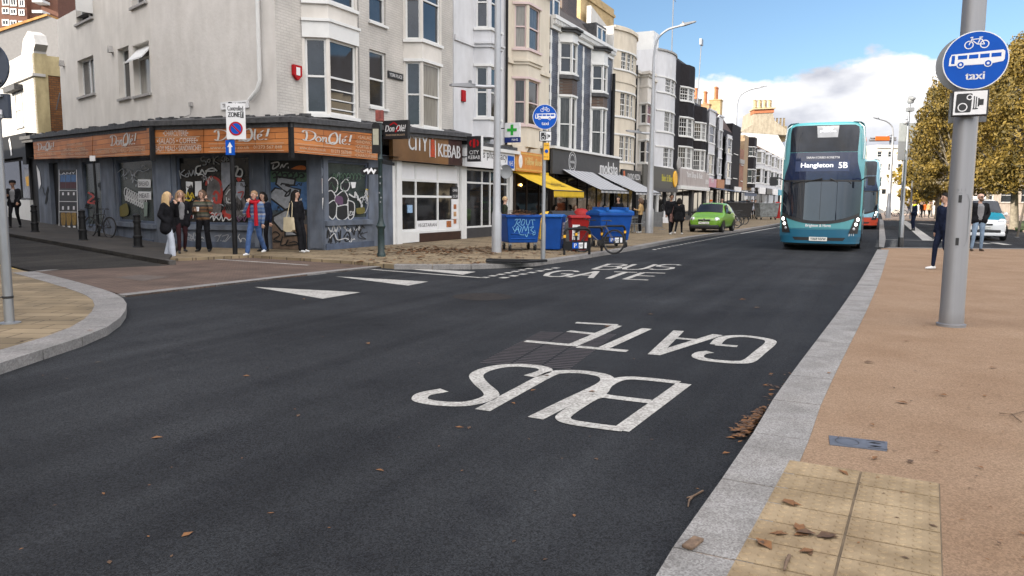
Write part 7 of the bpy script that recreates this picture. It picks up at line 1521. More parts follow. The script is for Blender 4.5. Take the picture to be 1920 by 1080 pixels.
p = at(383, 472); person('person in brown striped knit and black wide trousers holding a white cup', p, fc(p, -.35), 1.70, knit_brown, cl_black, shoe_b, hair=hair_brown, hair_len=.06, arms=('hold', 'ear'), stance='wide', flare=1.2, bulk=1.1, head_turn=-.4, cup=True, group=GP)
p = at(480, 478.5, .08); person('person in blue striped jumper, red scarf and jeans walking with hand at mouth', p, fc(p, -.55), 1.70, knit_blue, cl_denim, shoe_w, hair=hair_lbrown, hair_len=.05, arms=('mouth', 'down'), stance='walk', flare=.7, bulk=1.12, scarf=cl_red, group=GP)
p = at(496, 471.5); person('person in dark clothes mostly hidden behind the one in the red scarf', p, fc(p, -.6), 1.66, cl_navy, cl_black, shoe_b, hair=hair_dark, hair_len=.1, arms=('down', 'down'), stance='stand', group=GP)
p = at(560, 473); person('person in black with long dark hair and cream tote bag leaning by the door', p, fc(p, .8), 1.72, cl_black, cl_black, shoe_w, hair=hair_dark, hair_len=.3, arms=('down', 'pocket'), stance='lean', flare=1.1, bag=(-1, cl_cream), head_turn=.2, group=GP)
p = GS(29, 428, .1); person('person in dark coat and cap walking down the side street on the far left', p, fc(p, -.4), 1.78, cl_black, cl_black, shoe_b, skin_b, hair=hair_dark, hair_len=0, arms=('hold', 'swing'), stance='step', coat=.4, hat=cl_black, inner=cl_grey)
GB = 'people at the cafe tables and shop fronts'
p = at(946, 452); person('person in dark green top behind the left lamp column by the pharmacy', p, fc(p, 1.6), 1.62, cl_green, cl_black, shoe_b, hair=hair_blonde, hair_len=.05, group=GB, lod=1)
for x, u0, l, tp, hr in ((1040, 0, 'seated diner in dark clothes nearest the yellow awning', cl_black, hair_dark), (1078, 0, 'seated diner in grey near the restaurant window', cl_grey, hair_brown), (1104, 0, 'seated diner with reddish hair under the pale awnings', cl_maroon, hair_lbrown), (1132, 0, 'seated diner in black right of the restaurant door', cl_black, hair_dark)):
 u = F(x, 420, .9)[0]; person(l, W(u, .9, .1), ANG - .9 + (x % 3) * .5, 1.68, tp, cl_black, shoe_b, hair=hr, hair_len=.1, arms=('front', 'front'), sit=True, group='diners outside the restaurant', lod=1)
p = at(1158, 438); person('person in black bending over a cafe table outside the pizza shop', p, fc(p, -.3), 1.70, cl_black, cl_black, shoe_b, hair=hair_dark, hair_len=.1, arms=('hold', 'hold'), coat=.3, group=GB, lod=1)
p = at(1200, 437); person('person in tan jacket standing by the cafe chairs', p, fc(p, -1.8), 1.66, cl_tan, cl_black, shoe_w, hair=hair_brown, hair_len=.15, arms=('pocket', 'hold'), group=GB, lod=1)
p = at(1257, 439.5); person('man in black jacket walking past the cycle shop beside a companion', p, fc(p, .5), 1.82, cl_black, cl_black, shoe_w, skin_b, hair=hair_dark, hair_len=0, arms=('down', 'swing'), stance='step', flare=.5, bulk=1.08, coat=.3, group=GB)
p = at(1272, 440); person('person in hooded dark coat seen from behind carrying a patterned bag', p, fc(p, 2.9), 1.64, cl_black, cl_black, shoe_w, hair=hair_dark, hair_len=.12, stance='walk', coat=.9, bulk=1.15, bag=(1, mat('patterned_bag', (.05, .03, .03), .8, col2=(.25, .12, .1), scale=24)), group=GB)
p = at(1331, 424); person('person in orange hooded top behind the green car', p, fc(p, 2.6), 1.62, cl_orange, cl_black, shoe_b, hair=None, hat=cl_orange, bulk=1.2, coat=.3, lod=1, group=GB)
p = at(1352, 423); person('person in dark jacket just past the roof of the green car', p, fc(p), 1.75, cl_black, cl_black, shoe_b, hair=hair_dark, hair_len=0, lod=1, group=GB)
GF = 'pedestrians far up the street'
for x, y, l, tp, lg in ((1399, 411, 'left of two distant pedestrians by the silver bin, in a black coat', cl_black, cl_black), (1409, 411, 'distant pedestrian in a white top by the silver bin', cl_white, cl_black), (1415, 410, 'distant pedestrian in black close behind the white top', cl_black, cl_black), (1450, 400, 'distant pedestrian in dark coat between the red bin and the bus', cl_navy, cl_black)):
 p = at(x, y); person(l, p, fc(p, rnd.uniform(-1, 1)), 1.74, tp, lg, shoe_b, hair=hair_dark, hair_len=0, coat=.5, lod=1, group=GF)
GR = 'people on the right hand side'
p = at(1831, 471); person('bearded bald man in black jacket, sunglasses and light jeans by the taxi', p, fc(p, .35), 1.82, cl_black, cl_pdenim, sole, skin_a, hair=None, arms=('down', 'pocket'), stance='wide', bulk=1.12, inner=cl_grey, beard=hair_brown, glasses=True, coat=.25, head_turn=.3, group=GR)
p = at(1765, 506); person('person in navy jacket partly hidden behind the big sign column', p, fc(p, -.9), 1.72, cl_navy, cl_navy, shoe_w, hair=hair_dark, hair_len=0, arms=('down', 'pocket'), stance='step', bulk=1.15, coat=.3, group=GR)
p = at(1712, 432.5, 0); person('officer in navy uniform with a yellow hi-vis collar standing in the slip road', p, fc(p, -1.1), 1.80, cl_navy, cl_navy, shoe_b, skin_b, hair=hair_dark, hair_len=0, arms=('down', 'front'), coat=.2, collar=hiviz, group=GR)
GQ = 'group of pedestrians on the sunny square'
for x, y, l, tp, lg in ((1726, 408, 'distant pedestrian in black at the left of the sunny square group', cl_black, cl_black), (1731, 408, 'distant pedestrian in orange brown jacket in the sunny square group', cl_orange, cl_black), (1741, 408.5, 'distant pedestrian with tan coat and dark skirt in the sunny square group', cl_tan, cl_black), (1745, 407, 'distant pedestrian in grey beside the tan coat', cl_grey, cl_grey), (1754, 408, 'distant pedestrian in black jacket and white trousers at the right of the group', cl_black, cl_white), (1704, 402, 'distant pedestrian in dark clothes by the red phone box', cl_black, cl_navy), (1763, 406, 'distant pedestrian in red near the white shop front', cl_maroon, cl_denim)):
 p = at(x, y); person(l, p, fc(p, rnd.uniform(-1.5, 1.5)), 1.72, tp, lg, shoe_b, hair=rnd.choice((hair_dark, hair_brown)), hair_len=.06, stance=rnd.choice(('stand', 'step')), coat=.4, lod=1, group=GQ)
# ------------------------------------------------------------------ street furniture
def pole_sign_bus(parent, c, r, th=.03, rz=0):
 """round blue sign with bicycle, bus and the word taxi; c is its centre in the parent's space"""
 M = Matrix.Translation(c) @ Matrix.Rotation(rz, 4, 'Z') @ Matrix.Scale(r / .375, 4); P = lambda a, z, d=0: M @ Vector((a, -th / 2 - .004 - d, z))
 b = MB(); b.T = M; b.lathe([(.375, th / 2), (.375, -th / 2), (.001, -th / 2 - .0005)], (0, 0, 0), 48, 'y'); disc = b.build('sign_face', sign_white, parent)
 b = MB(); b.face(*[P(.362 * math.cos(t), .362 * math.sin(t), -.0025) for t in [2 * math.pi * i / 48 for i in range(48)]]); b.build('blue_field', sign_blue, disc)
 b = MB()
 pts = [(-.30, -.055), (-.295, .045), (-.275, .09), (.30, .115), (.325, .095), (.325, -.0), (.31, -.03), (.16, -.055)]
 b.face(*[P(x, z) for x, z in pts]); b.k = 1
 b.face(*[P(x, z, .0015) for x, z in ((-.275, -.03), (-.27, .075), (-.235, .078), (-.235, -.03))])
 for x0, x1 in ((-.20, -.095), (-.075, .03), (.05, .155), (.175, .285)): b.face(*[P(x, z, .0015) for x, z in ((x0, .025 + .02 * x0), (x1, .025 + .02 * x1), (x1, .075 + .02 * x1), (x0, .075 + .02 * x0))])
 for x in (-.165, .145):
  b.k = 0; b.face(*[P(x + .048 * math.cos(t), -.045 + .048 * math.sin(t), .002) for t in [math.pi * i / 10 for i in range(20)]]); b.k = 1; b.face(*[P(x + .036 * math.cos(t), -.045 + .036 * math.sin(t), .003) for t in [math.pi * i / 10 for i in range(20)]]); b.k = 0; b.face(*[P(x + .016 * math.cos(t), -.045 + .016 * math.sin(t), .004) for t in [math.pi * i / 10 for i in range(20)]])
 b.build('bus_symbol', [sign_white, sign_blue], disc)
 b = MB()
 for x in (-.085, .09): b.ribbon([(x + .047 * math.cos(t), .20 + .047 * math.sin(t)) for t in [math.pi * i / 10 for i in range(20)]], .012, P, True)
 for i, l in enumerate(([(-.085, .20), (-.055, .275)], [(-.052, .268), (.045, .272)], [(-.05, .255), (.01, .205), (.09, .20)], [(.01, .205), (.045, .285)], [(.05, .27), (.09, .20)], [(-.075, .29), (-.05, .295), (-.055, .28)], [(.025, .29), (.065, .29)])): b.ribbon(l, .011, lambda a, z, d=0, i=i: P(a, z, .0006 * i))
 b.build('bicycle_symbol', sign_white, disc)
 text(disc, 'taxi', sign_white, -.10, .115, -.245, -.15, P=P, embolden=.004)
 return disc
def camera_sign(parent, c, w, rz=0, th=.06):
 h = w * .82; M = Matrix.Translation(c) @ Matrix.Rotation(rz, 4, 'Z'); P = lambda a, z, d=0: M @ Vector((a * w, -th / 2 - .002 - d, z * w))
 b = MB(); b.T = M; b.box(-w / 2, w / 2, -th / 2, th / 2, -h / 2, h / 2); o = b.build('camera_plate', sign_black, parent, bevel=.01)
 b = MB(); b.face(*[P(x, z, .001) for x, z in ((-.45, -.36), (.45, -.36), (.45, .36), (-.45, .36))]); b.k = 1
 b.face(*[P(x, z, .003) for x, z in ((-.40, -.26), (-.38, -.29), (-.0, -.29), (.03, -.26), (.05, .27), (.02, .29), (-.35, .29), (-.38, .26))])
 for i, x in enumerate((.09, .15)): b.face(*[P(x + dx, z, .003) for dx, z in ((0, -.2 + i * .02), (.03, -.2 + i * .02), (.03, .2 - i * .02), (0, .2 - i * .02))])
 b.face(*[P(x, z, .003) for x, z in ((.21, -.12), (.25, -.12), (.25, -.08), (.36, -.08), (.36, .1), (.25, .1), (.25, .14), (.21, .14))]); b.face(*[P(x, z, .0035) for x, z in ((.07, -.2), (.22, -.2), (.22, -.17), (.07, -.17))])
 b.k = 0
 for x, z, r in ((-.2, -.13, .12), (-.02, .17, .07)): b.ribbon([(x + r * math.cos(t), z + r * math.sin(t)) for t in [math.pi * i / 10 for i in range(20)]], .03, lambda a, c_, d=0: P(a, c_, .005), True)
 b.build('camera_symbol', [sign_white, sign_black], o); return o
p = G(1783, 611, .1); e = thing('sign_column', 'thick brushed aluminium column with round blue bus, cycle and taxi sign on the footway', 'sign column', p)
b = MB(); b.lathe([(.165, 0), (.165, .03), (.140, .04), (.138, .2), (.136, .21), (.125, 4.6), (.124, 7.5)], (0, 0, 0), 40); b.build('column', alu, e, smooth=True)
fa = math.atan2(-p.x, p.y)
def on_col(a, z, d=0): t = fa - math.pi / 2 + a / .133; return Vector((math.cos(t) * (.1345 + d), math.sin(t) * (.1345 + d), z))
zc = lambda y: D(1800, y, p.y).z - p.z
z0, z1 = zc(463), zc(362); w = .115
for wd, o_ in ((.012, .0015),):
 b = MB(); q = [(-w, z0 + .1), (-w * .7, z0 + .02), (0, z0), (w * .7, z0 + .02), (w, z0 + .1)]; q2 = [(w, z1 - .1), (w * .7, z1 - .02), (0, z1), (-w * .7, z1 - .02), (-w, z1 - .1)]
 b.ribbon(q + q2, .008, lambda a, c: on_col(a, c, .002), True); b.build('hatch_seam', sign_grey, e)
b = MB()
for z in (z0 + .07, z1 - .07):
 for k in range(2): b.add([on_col(-.017, z - .045, .004), on_col(.017, z - .045, .004), on_col(.017, z + .045, .004), on_col(-.017, z + .045, .004)], [(0, 1, 2, 3)]) if k == 0 else None
b.build('hatch_lock', black_plastic, e)
text(e, '411', sign_grey, -.05, .05, zc(358) , zc(354), P=lambda a, c, d=0: on_col(a, c, .003))
sa = fa + .05; dirv = Vector((math.sin(sa), -math.cos(sa), 0))
cz = zc(119); pole_sign_bus(e, Vector((.045, 0, cz)) + dirv * .22, .335, .03, sa)
b = MB(); b.T = Matrix.Translation(Vector((-.03, 0, cz)) - dirv * .02 + Vector((0, .0, 0))) @ Matrix.Rotation(sa - .12, 4, 'Z'); b.lathe([(.335, .02), (.335, -.02)], (0, 0, 0), 40, 'y'); b.build('rear_sign', sign_grey, e)
camera_sign(e, Vector((.02, 0, zc(197))) + dirv * .2, .375, sa, .07)
b = MB(); b.T = Matrix.Translation(Vector((.02, 0, zc(199))) - dirv * .14) @ Matrix.Rotation(sa, 4, 'Z'); b.box(-.2, .2, -.03, .03, -.18, .18); b.build('rear_plate', sign_grey, e)
b = MB()
for z in (cz + .15, cz - .15, zc(197)): b.lathe([(.137, z - .02), (.145, z - .02), (.145, z + .02), (.137, z + .02)], (0, 0, 0), 24, cap=False);
b.build('clamp', galv, e)
p = G(1018, 490, .1); e = thing('sign_post', 'thin galvanised post with round blue bus, cycle and taxi sign by the blue bins', 'sign post', p); zq = lambda y: D(1018, y, p.y).z - p.z
b = MB(); b.lathe([(.06, 0), (.06, .9), (.045, 1.0), (.045, zq(200))], (0, 0, 0), 14); b.build('post', galv, e, smooth=True)
pole_sign_bus(e, Vector((.0, -.09, zq(220))), .30, .03, .1); camera_sign(e, Vector((.02, -.09, zq(256))), .30, .1)
b = MB(); b.box(-.02, .12, -.09, -.06, zq(300), zq(268)); o = b.build('yellow_plate', sign_yellow, e); b = MB(); b.k = 0; b.lathe([(.001, -.006), (.042, -.004), (.045, 0)], (.05, -.093, zq(284)), 16, 'y'); b.build('round_symbol', sign_blue, o)
text(o, 'Mon-Sun', sign_black, -.005, .105, zq(274), zq(271.5), -.095); text(o, '8am-6pm', sign_black, -.005, .105, zq(296), zq(293), -.095)
def lamp(label, base, zt, arms, r0=.11, r1=.05, mid=None, group='tall grey street lamp columns'):
 e = thing('street_lamp', label, 'street lamp', base, 0, group); b = MB(); b.lathe([(r0 * 1.25, 0), (r0 * 1.25, 1.1), (r0, 1.2), (r0 * .85, 3.2), (r1 * 1.3, zt * .75), (r1, zt)], (0, 0, 0), 14)
 b.build('column', lamp_grey, e, smooth=True)
 for a in arms:
  b = MB(); b.tube(curve_pts(a, 6), r1 * .85, 8); o = b.build('arm', lamp_grey, e, smooth=True); d = (Vector(a[-1]) - Vector(a[-2])).normalized(); q = Vector(a[-1]); h = MB(); ax = math.atan2(d.y, d.x)
  h.T = Matrix.Translation(q) @ Matrix.Rotation(ax, 4, 'Z') @ Matrix.Rotation(-math.asin(max(-1, min(1, d.z))), 4, 'Y'); k = .75 if zt > 6 else .6
  h.add([(0, -.05, -.03), (0, .05, -.03), (.25 * k, .16 * k, -.05), (.9 * k, .10 * k, -.05), (1.0 * k, 0, -.045), (.9 * k, -.10 * k, -.05), (.25 * k, -.16 * k, -.05), (0, -.05, .05), (0, .05, .05), (.25 * k, .13 * k, .07), (.9 * k, .07 * k, .02), (1.0 * k, 0, .0), (.9 * k, -.07 * k, .02), (.25 * k, -.13 * k, .07)], [(0, 1, 2, 3, 4, 5, 6), (13, 12, 11, 10, 9, 8, 7)] + [(i, (i + 1) % 7, 7 + (i + 1) % 7, 7 + i) for i in range(7)])
  h.lathe([(.05, .05), (.05, .14), (.02, .16)], (.22 * k, 0, 0), 8); h.build('lantern', mat('lantern_grey', (.16, .165, .175), .45, .3), o)
 return e
p = G(931, 473, .1); zl = lambda y, px=931, pp=None: D(px, y, (pp or p).y).z - .1
lamp('tall pale lamp column left of the blue graffitied bin, with a low arm pointing left', p, 11.0, [[(0, 0, zl(163)), (-.4, 0, zl(163) - .0), (-.62, 0, zl(162) + .0)], [(0, 0, 11), (.3, -.1, 11.5), (1.6, -.8, 11.8)]], .115, .065)
p = G(1217, 437, .1); dx = lambda px, py, pp: (lambda q: q - Vector((pp.x, pp.y, .1)))(D(px, py, pp.y))
lamp('tall lamp column with curved arm in front of the cycle shop', p, dx(1230, 105, p).z, [[(dx(1230, 105, p).x * .0, 0, dx(1230, 105, p).z), (.12, -.05, dx(1236, 75, p).z), (.55, -.2, dx(1250, 58, p).z), (1.1, -.35, dx(1278, 52, p).z)], [(0, 0, dx(1225, 250, p).z), (-.35, .0, dx(1210, 250, p).z), (-.5, 0, dx(1205, 249, p).z)]], .16, .06)
p = G(1373, 404, .1); p = Vector((p.x, p.y, .1)); f_ = p.y / FOC
lamp('far lamp column with curved arm past the green car', p, dx(1383, 200, p).z, [[(0, 0, dx(1383, 200, p).z), (.3, -.1, dx(1385, 180, p).z), (1.3, -.3, dx(1395, 169, p).z), (2.4, -.5, dx(1415, 165, p).z)]], .26, .10)
p = G(1665, 409, .1); p.z = .1
lamp('lamp column with left pointing arm by the second bus', p, dx(1682, 255, p).z, [[(0, 0, dx(1682, 255, p).z), (-.15, 0, dx(1682, 238, p).z), (-.8, -.1, dx(1676, 228, p).z), (-1.6, -.2, dx(1660, 224, p).z)]], .2, .09)
p = G(1688, 466, .05); e = thing('camera_pole', 'slim galvanised pole with a black base and a cluster of cameras on top', 'camera pole', p); zz_ = lambda y: D(1692, y, p.y).z - p.z
b = MB(); b.lathe([(.085, 0), (.085, .38), (.08, .39)], (0, 0, 0), 16); b.build('base', black_plastic, e, smooth=True)
b = MB(); b.lathe([(.078, .39), (.075, 1.1), (.045, 1.18), (.042, 2.4), (.038, zz_(195))], (0, 0, 0), 14); b.build('pole', galv, e, smooth=True)
zt = zz_(195); b = MB(); b.box(-.10, .12, -.12, .06, zt - .25, zt - .12); b.lathe([(.09, 0), (.11, .06), (.09, .2), (.04, .26)], (.02, -.02, zt + .02), 10); b.build('bracket', sign_grey, e, bevel=.01)
b = MB(); b.ell((.04, -.08, zt + .17), (.10, .12, .08), 10, 8); b.build('camera', sign_grey, e, smooth=True); b = MB(); b.ell((-.13, -.05, zt - .62), (.08, .08, .08), 10, 8); b.tube([(0, 0, zt - .5), (-.13, -.04, zt - .52)], .02, 6); b.build('camera', lamp_grey, e, smooth=True)
p = G(1702, 412, 0); p.z = 0; e = thing('direction_sign', 'back of a large grey road sign behind the camera pole', 'sign', p)
q = [dx(x, y, Vector((p.x, p.y, .1))) + Vector((0, 0, .1)) for x, y in ((1682, 300), (1720, 300), (1719, 231), (1683, 232))]; hz = (q[0].z + q[2].z) / 2
b = MB(); b.box(q[0].x, q[1].x, -.05, .0, q[0].z, hz - .03); b.build('lower_panel', sign_grey, e); b = MB(); b.box(q[0].x, q[1].x, -.05, .0, hz, q[2].z); b.build('upper_panel', mat('sign_back_pale', (.30, .32, .32), .5), e)
for x in (q[0].x * .5, q[1].x * .5): b = MB(); b.tube([(x, .1, 0), (x, .1, q[2].z - .1)], .09, 10); b.build('post', galv, e)
b = MB()
for z in (q[0].z + .4, hz, q[2].z - .4): b.box(q[0].x, q[1].x, .003, .05, z - .05, z + .05)
b.build('rail', galv, e)
p = G(441, 476.5, .1); e = thing('sign_post', 'tall black post with a Controlled ZONE parking sign and blue arrow', 'sign post', p); zq = lambda y: D(441, y, p.y).z - p.z
b = MB(); b.lathe([(.065, 0), (.065, 3.0), (.05, zq(192))], (0, 0, 0), 14); b.build('post', black_paint, e, smooth=True)
x0, x1 = [dx(x, 230, Vector((p.x, p.y, .1))).x for x in (427, 463)]; z0, z1 = zq(262), zq(195)
b = MB(); b.box(x0, x1, -.12, -.09, z0, z1); o = b.build('zone_plate', sign_white, e, bevel=.008); cx = (x0 + x1) / 2
P = lambda a, c, d=0: Vector((a, -.1235 - d, c)); hgt = z1 - z0
text(o, 'Controlled', sign_black, x0 + .05, x1 - .05, z0 + hgt * .80, z0 + hgt * .93, P=P, embolden=.003); text(o, 'ZONE', sign_black, x0 + .06, x0 + (x1 - x0) * .72, z0 + hgt * .62, z0 + hgt * .76, P=P, embolden=.006)
b = MB(); b.face(*[P(x, z) for x, z in ((x0 + (x1 - x0) * .75, z0 + hgt * .60), (x1 - .04, z0 + hgt * .60), (x1 - .04, z0 + hgt * .78), (x0 + (x1 - x0) * .75, z0 + hgt * .78))]); b.build('zone_letter_field', sign_black, o); text(o, 'Y', sign_white, x0 + (x1 - x0) * .79, x1 - .07, z0 + hgt * .62, z0 + hgt * .76, P=lambda a, c, d=0: P(a, c, .003 + d), embolden=.004)
b = MB(); r = (x1 - x0) * .36; cy = z0 + hgt * .30; ring = [2 * math.pi * i / 30 for i in range(30)]
b.face(*[P(cx + r * math.cos(t), cy + r * math.sin(t), .001) for t in ring]); b.k = 1; b.ribbon([(cx + r * .88 * math.cos(t), cy + r * .88 * math.sin(t)) for t in ring], r * .24, lambda a, c: P(a, c, .002), True); b.ribbon([(cx - r * .62, cy + r * .62), (cx + r * .62, cy - r * .62)], r * .22, lambda a, c: P(a, c, .003)); b.build('no_waiting_symbol', [sign_blue, sign_red], o)
z2 = zq(291); b = MB(); b.box(-.12, .12, -.12, -.09, z2, z0 - .02); o = b.build('arrow_plate', sign_blue, e); b = MB(); b.face(*[P(x, z) for x, z in ((-.03, z2 + .05), (.03, z2 + .05), (.03, z0 - .2), (.07, z0 - .2), (0, z0 - .07), (-.07, z0 - .2), (-.03, z0 - .2))]); b.build('arrow', sign_white, o)
green = mat('verdigris_green_paint', (.008, .022, .023), .5, var=.5, scale=7)
p = G(715, 481, .1); e = thing('finger_post', 'dark green ornate fingerpost with red cap outside the kebab shop', 'finger post', p); zq = lambda y: D(713, y, p.y).z - p.z
b = MB(); b.lathe([(.115, 0), (.115, .08), (.09, .12), (.09, zq(430)), (.105, zq(428)), (.125, zq(424)), (.08, zq(416)), (.06, zq(408)), (.055, zq(300)), (.07, zq(298)), (.05, zq(294)), (.05, zq(230))], (0, 0, 0), 16); b.build('column', green, e, smooth=True)
b = MB(); b.box(-.10, .10, -.09, .09, zq(228), zq(207)); b.build('cap', mat('weathered_red_box', (.18, .04, .03), .7, var=.5, scale=14), e, bevel=.015)
b = MB(); b.box(-.20, .02, -.08, -.05, zq(288), zq(240)); b.prism([(-.20, -.08, zq(240) + .004), (.02, -.08, zq(240) + .004), (-.0, -.08, zq(233)), (-.09, -.08, zq(229)), (-.18, -.08, zq(233))], (0, .03, 0)); o = b.build('panel', black_paint, e); b = MB(); b.box(-.17, -.02, -.086, -.081, zq(272), zq(242)); b.build('notice', mat('old_notice', (.30, .29, .22), .6, var=.2), o)
x0 = dx(675, 320, Vector((p.x, p.y, .1))).x; b = MB(); b.prism([(x0, -.02, zq(320.5)), (x0 + .08, -.02, zq(315)), (-.06, -.02, zq(314)), (-.06, -.02, zq(327)), (x0 + .08, -.02, zq(327.5))], (0, .04, 0)); o = b.build('finger_board', black_paint, e)
b = MB(); b.ribbon([(x0 + .1, zq(322)), (x0 + .2, zq(318)), (x0 + .22, zq(324)), (x0 + .3, zq(317)), (x0 + .36, zq(324)), (-.12, zq(318))], .05, lambda a, c: Vector((a, -.025, c))); b.build('sticker', sign_white, o)
b = MB(); b.prism([(.06, .05, zq(300)), (.30, .5, zq(303)), (.30, .5, zq(309)), (.06, .05, zq(307))], (-.02, .01, 0)); b.build('finger_board', black_paint, e)
b = MB()
for x, z in ((0, zq(380)), (.02, zq(372)), (-.02, zq(363)), (0, zq(345)), (.01, zq(333))): b.box(x - .018, x + .018, -.064, -.058, z, z + .04)
b.build('sticker', sign_grey, e)
p = G(18, 606, .1); e = thing('sign_post', 'grey pole at the left edge with the backs of a round and a square sign', 'sign post', p)
b = MB(); b.lathe([(.055, 0), (.055, 3.2), (.05, 5.0)], (0, 0, 0), 16); b.build('post', galv, e, smooth=True); b = MB(); b.lathe([(.12, 0), (.12, .012), (.06, .02)], (0, 0, 0), 14); b.build('base', galv, e)
zq = lambda y: D(5, y, p.y).z - p.z; xs_ = dx(-22, 127, Vector((p.x, p.y, .1))).x
navy_back = mat('navy_sign_back', (.028, .036, .055), .5, var=.15)
b = MB(); b.lathe([(.30, .03), (.30, .06)], (xs_ + .0, -.14, zq(127)), 32, 'y'); b.build('round_sign_back', navy_back, e); b = MB(); b.box(xs_ - .25, xs_ + .27, -.11, -.05, zq(223), zq(178)); b.build('square_sign_back', navy_back, e)
b = MB(); b.box(xs_ + .10, xs_ + .2, -.145, -.112, zq(217), zq(208)); b.box(xs_ + .06, xs_ + .15, -.145, -.112, zq(153), zq(143)); b.build('sticker', sign_white, e)
b = MB()
for y in (96, 155, 182, 221): b.box(xs_ - .1, xs_ + .22, -.15, -.112, zq(y) - .015, zq(y) + .015); b.lathe([(.054, 0), (.065, 0), (.065, .03), (.054, .03)], (0, 0, zq(y) - .015), 14, cap=False)
b.build('clamp', galv, e); b = MB(); b.lathe([(.056, .30), (.062, .31), (.062, .325), (.056, .33)], (0, 0, 0), 14); b.tube([(0, -.06, .32), (-.1, -.08, .31), (-.5, .1, .3)], .006, 5); b.build('cable_tie', black_plastic, e)
def bollard(label, loc):
 e = thing('bollard', label, 'bollard', loc, 0, 'black iron bollards along the side street'); b = MB(); b.lathe([(.15, 0), (.15, .06), (.115, .08), (.11, .30), (.125, .31), (.125, .36), (.105, .38), (.09, .72), (.11, .74), (.11, .79), (.09, .80), (.085, .90), (.10, .92), (.10, .95), (.06, .985), (.001, 1.0)], (0, 0, 0), 16); b.build('column', black_paint, e, smooth=True); return e
b0 = bollard('nearest black iron bollard, below the BREAD and MEAT cards', GS(259, 466, .1))
dup(b0, GS(156, 453, .1), 0, 'black iron bollard in front of the poster wall, beside the bicycle'); dup(b0, GS(66, 437, .1), 0, 'farthest black iron bollard beside the man in the cap')
p = GS(186, 444, .1); e = thing('parking_post', 'thin leaning black post with a small white plate behind the bicycle', 'sign post', p); b = MB(); tp = D(175, 292, p.y) - p; b.tube([(0, 0, 0), tp], .04, 8); b.build('post', black_paint, e, smooth=True); b = MB(); b.box(tp.x - .09, tp.x + .09, -.07, -.045, tp.z - .18, tp.z); b.build('plate', sign_white, e)
# ---- bins
bin_blue = mat('bin_blue', (.006, .055, .25), .5, spec=.2, var=.15, scale=3); bin_blue2 = mat('bin_blue_lid', (.010, .085, .31), .5, spec=.2, var=.1); bin_red = mat('bin_red', (.25, .012, .011), .5, spec=.2, var=.15); bin_yellow = mat('bin_yellow', (.60, .36, .02), .5, var=.1); bin_black = mat('bin_black', (.018, .018, .02), .55, var=.3); bin_grey = mat('bin_grey', (.06, .062, .066), .6, var=.3); bin_silver = mat('bin_silver', (.22, .24, .25), .55, .4, var=.35, scale=5)
def taper(mb, w0, d0, w1, d1, z0, z1):
 return mb.add([(-w0 / 2, -d0 / 2, z0), (w0 / 2, -d0 / 2, z0), (w0 / 2, d0 / 2, z0), (-w0 / 2, d0 / 2, z0), (-w1 / 2, -d1 / 2, z1), (w1 / 2, -d1 / 2, z1), (w1 / 2, d1 / 2, z1), (-w1 / 2, d1 / 2, z1)], [(3, 2, 1, 0), (4, 5, 6, 7), (0, 1, 5, 4), (1, 2, 6, 5), (2, 3, 7, 6), (3, 0, 4, 7)])
def castor(par, x, y, r=.10):
 b = MB(); b.lathe([(r * .4, -.025), (r, -.022), (r, .022), (r * .4, .025)], (x, y, r), 14, 'x'); o = b.build('castor', rubber, par, smooth=True); b = MB(); b.box(x - .04, x + .04, y - .04, y + .04, r * 1.4, r * 2.2); b.tube([(x + .035, y, r), (x + .035, y, r * 1.8)], .012, 5); b.build('fork', galv, o)
def container(label, loc, rz, w, d, h, m, lid=None, full=False, group='four wheeled waste containers', lid_m=None):
 e = thing('waste_container', label, 'bin', loc, rz, group); b = MB(); taper(b, w * .84, d * .8, w, d, .24, h); b.build('tub', m, e, bevel=.03)
 b = MB(); b.box(-w / 2 - .04, w / 2 + .04, -d / 2 - .04, -d / 2 + .03, h - .06, h + .02); b.box(-w / 2 - .04, w / 2 + .04, d / 2 - .03, d / 2 + .04, h - .06, h + .02); b.box(-w / 2 - .04, -w / 2 + .03, -d / 2 + .033, d / 2 - .033, h - .06, h + .02); b.box(w / 2 - .03, w / 2 + .04, -d / 2 + .033, d / 2 - .033, h - .06, h + .02); b.build('rim', m, e, bevel=.012)
 for k, x in enumerate((-w * .36, w * .36)):
  for y in (-d * .34, d * .34): castor(e, x, y)
 for z in (.36, .52): b = MB(); yy = -d / 2 * (.8 + .2 * (z - .24) / (h - .24)); b.box(-w * .36, w * .36, yy - .02, yy + .03, z - .02, z + .02); b.build('rib', m, e, bevel=.01)
 if lid: b = MB(); n = 6; pts = [(-d / 2 - .03 + (d + .06) * i / n, h + .03 + .10 * math.sin(math.pi * (.12 + .88 * i / n)) ** .8) for i in range(n + 1)]; b.prism([(-w / 2 - .03, y, z) for y, z in pts] + [(-w / 2 - .03, d / 2 + .03, h + .025), (-w / 2 - .03, -d / 2 - .03, h + .025)], (w + .06, 0, 0)); b.build('lid', lid_m or m, e); b = MB(); [b.box(x - .05, x + .05, -d / 2 - .06, d / 2, h + .08, h + .21) for x in (-w * .3, w * .3)]; b.build('lid_rib', lid_m or m, e)
 return e
p = G(970, 470, .1); e = container('blue waste container overflowing with brown leaves and sprayed with pale graffiti', p + Vector((.06, .35, 0)), .30, 1.10, .95, 1.06, bin_blue)
b = MB()
for _ in range(420): litter(b, (rnd.gauss(0, .26), rnd.gauss(0, .24), 0), .06); v = b.v[-5:]; k = 1.06 + max(0, .17 - (v[4].x ** 2 + v[4].y ** 2) * .5) * rnd.random(); b.v[-5:] = [q + Vector((0, 0, k)) for q in v]
b.add([(-.5, -.42, 1.04), (.5, -.42, 1.04), (.5, .42, 1.04), (-.5, .42, 1.04), (0, 0, 1.15)], [(0, 1, 4), (1, 2, 4), (2, 3, 4), (3, 0, 4)])
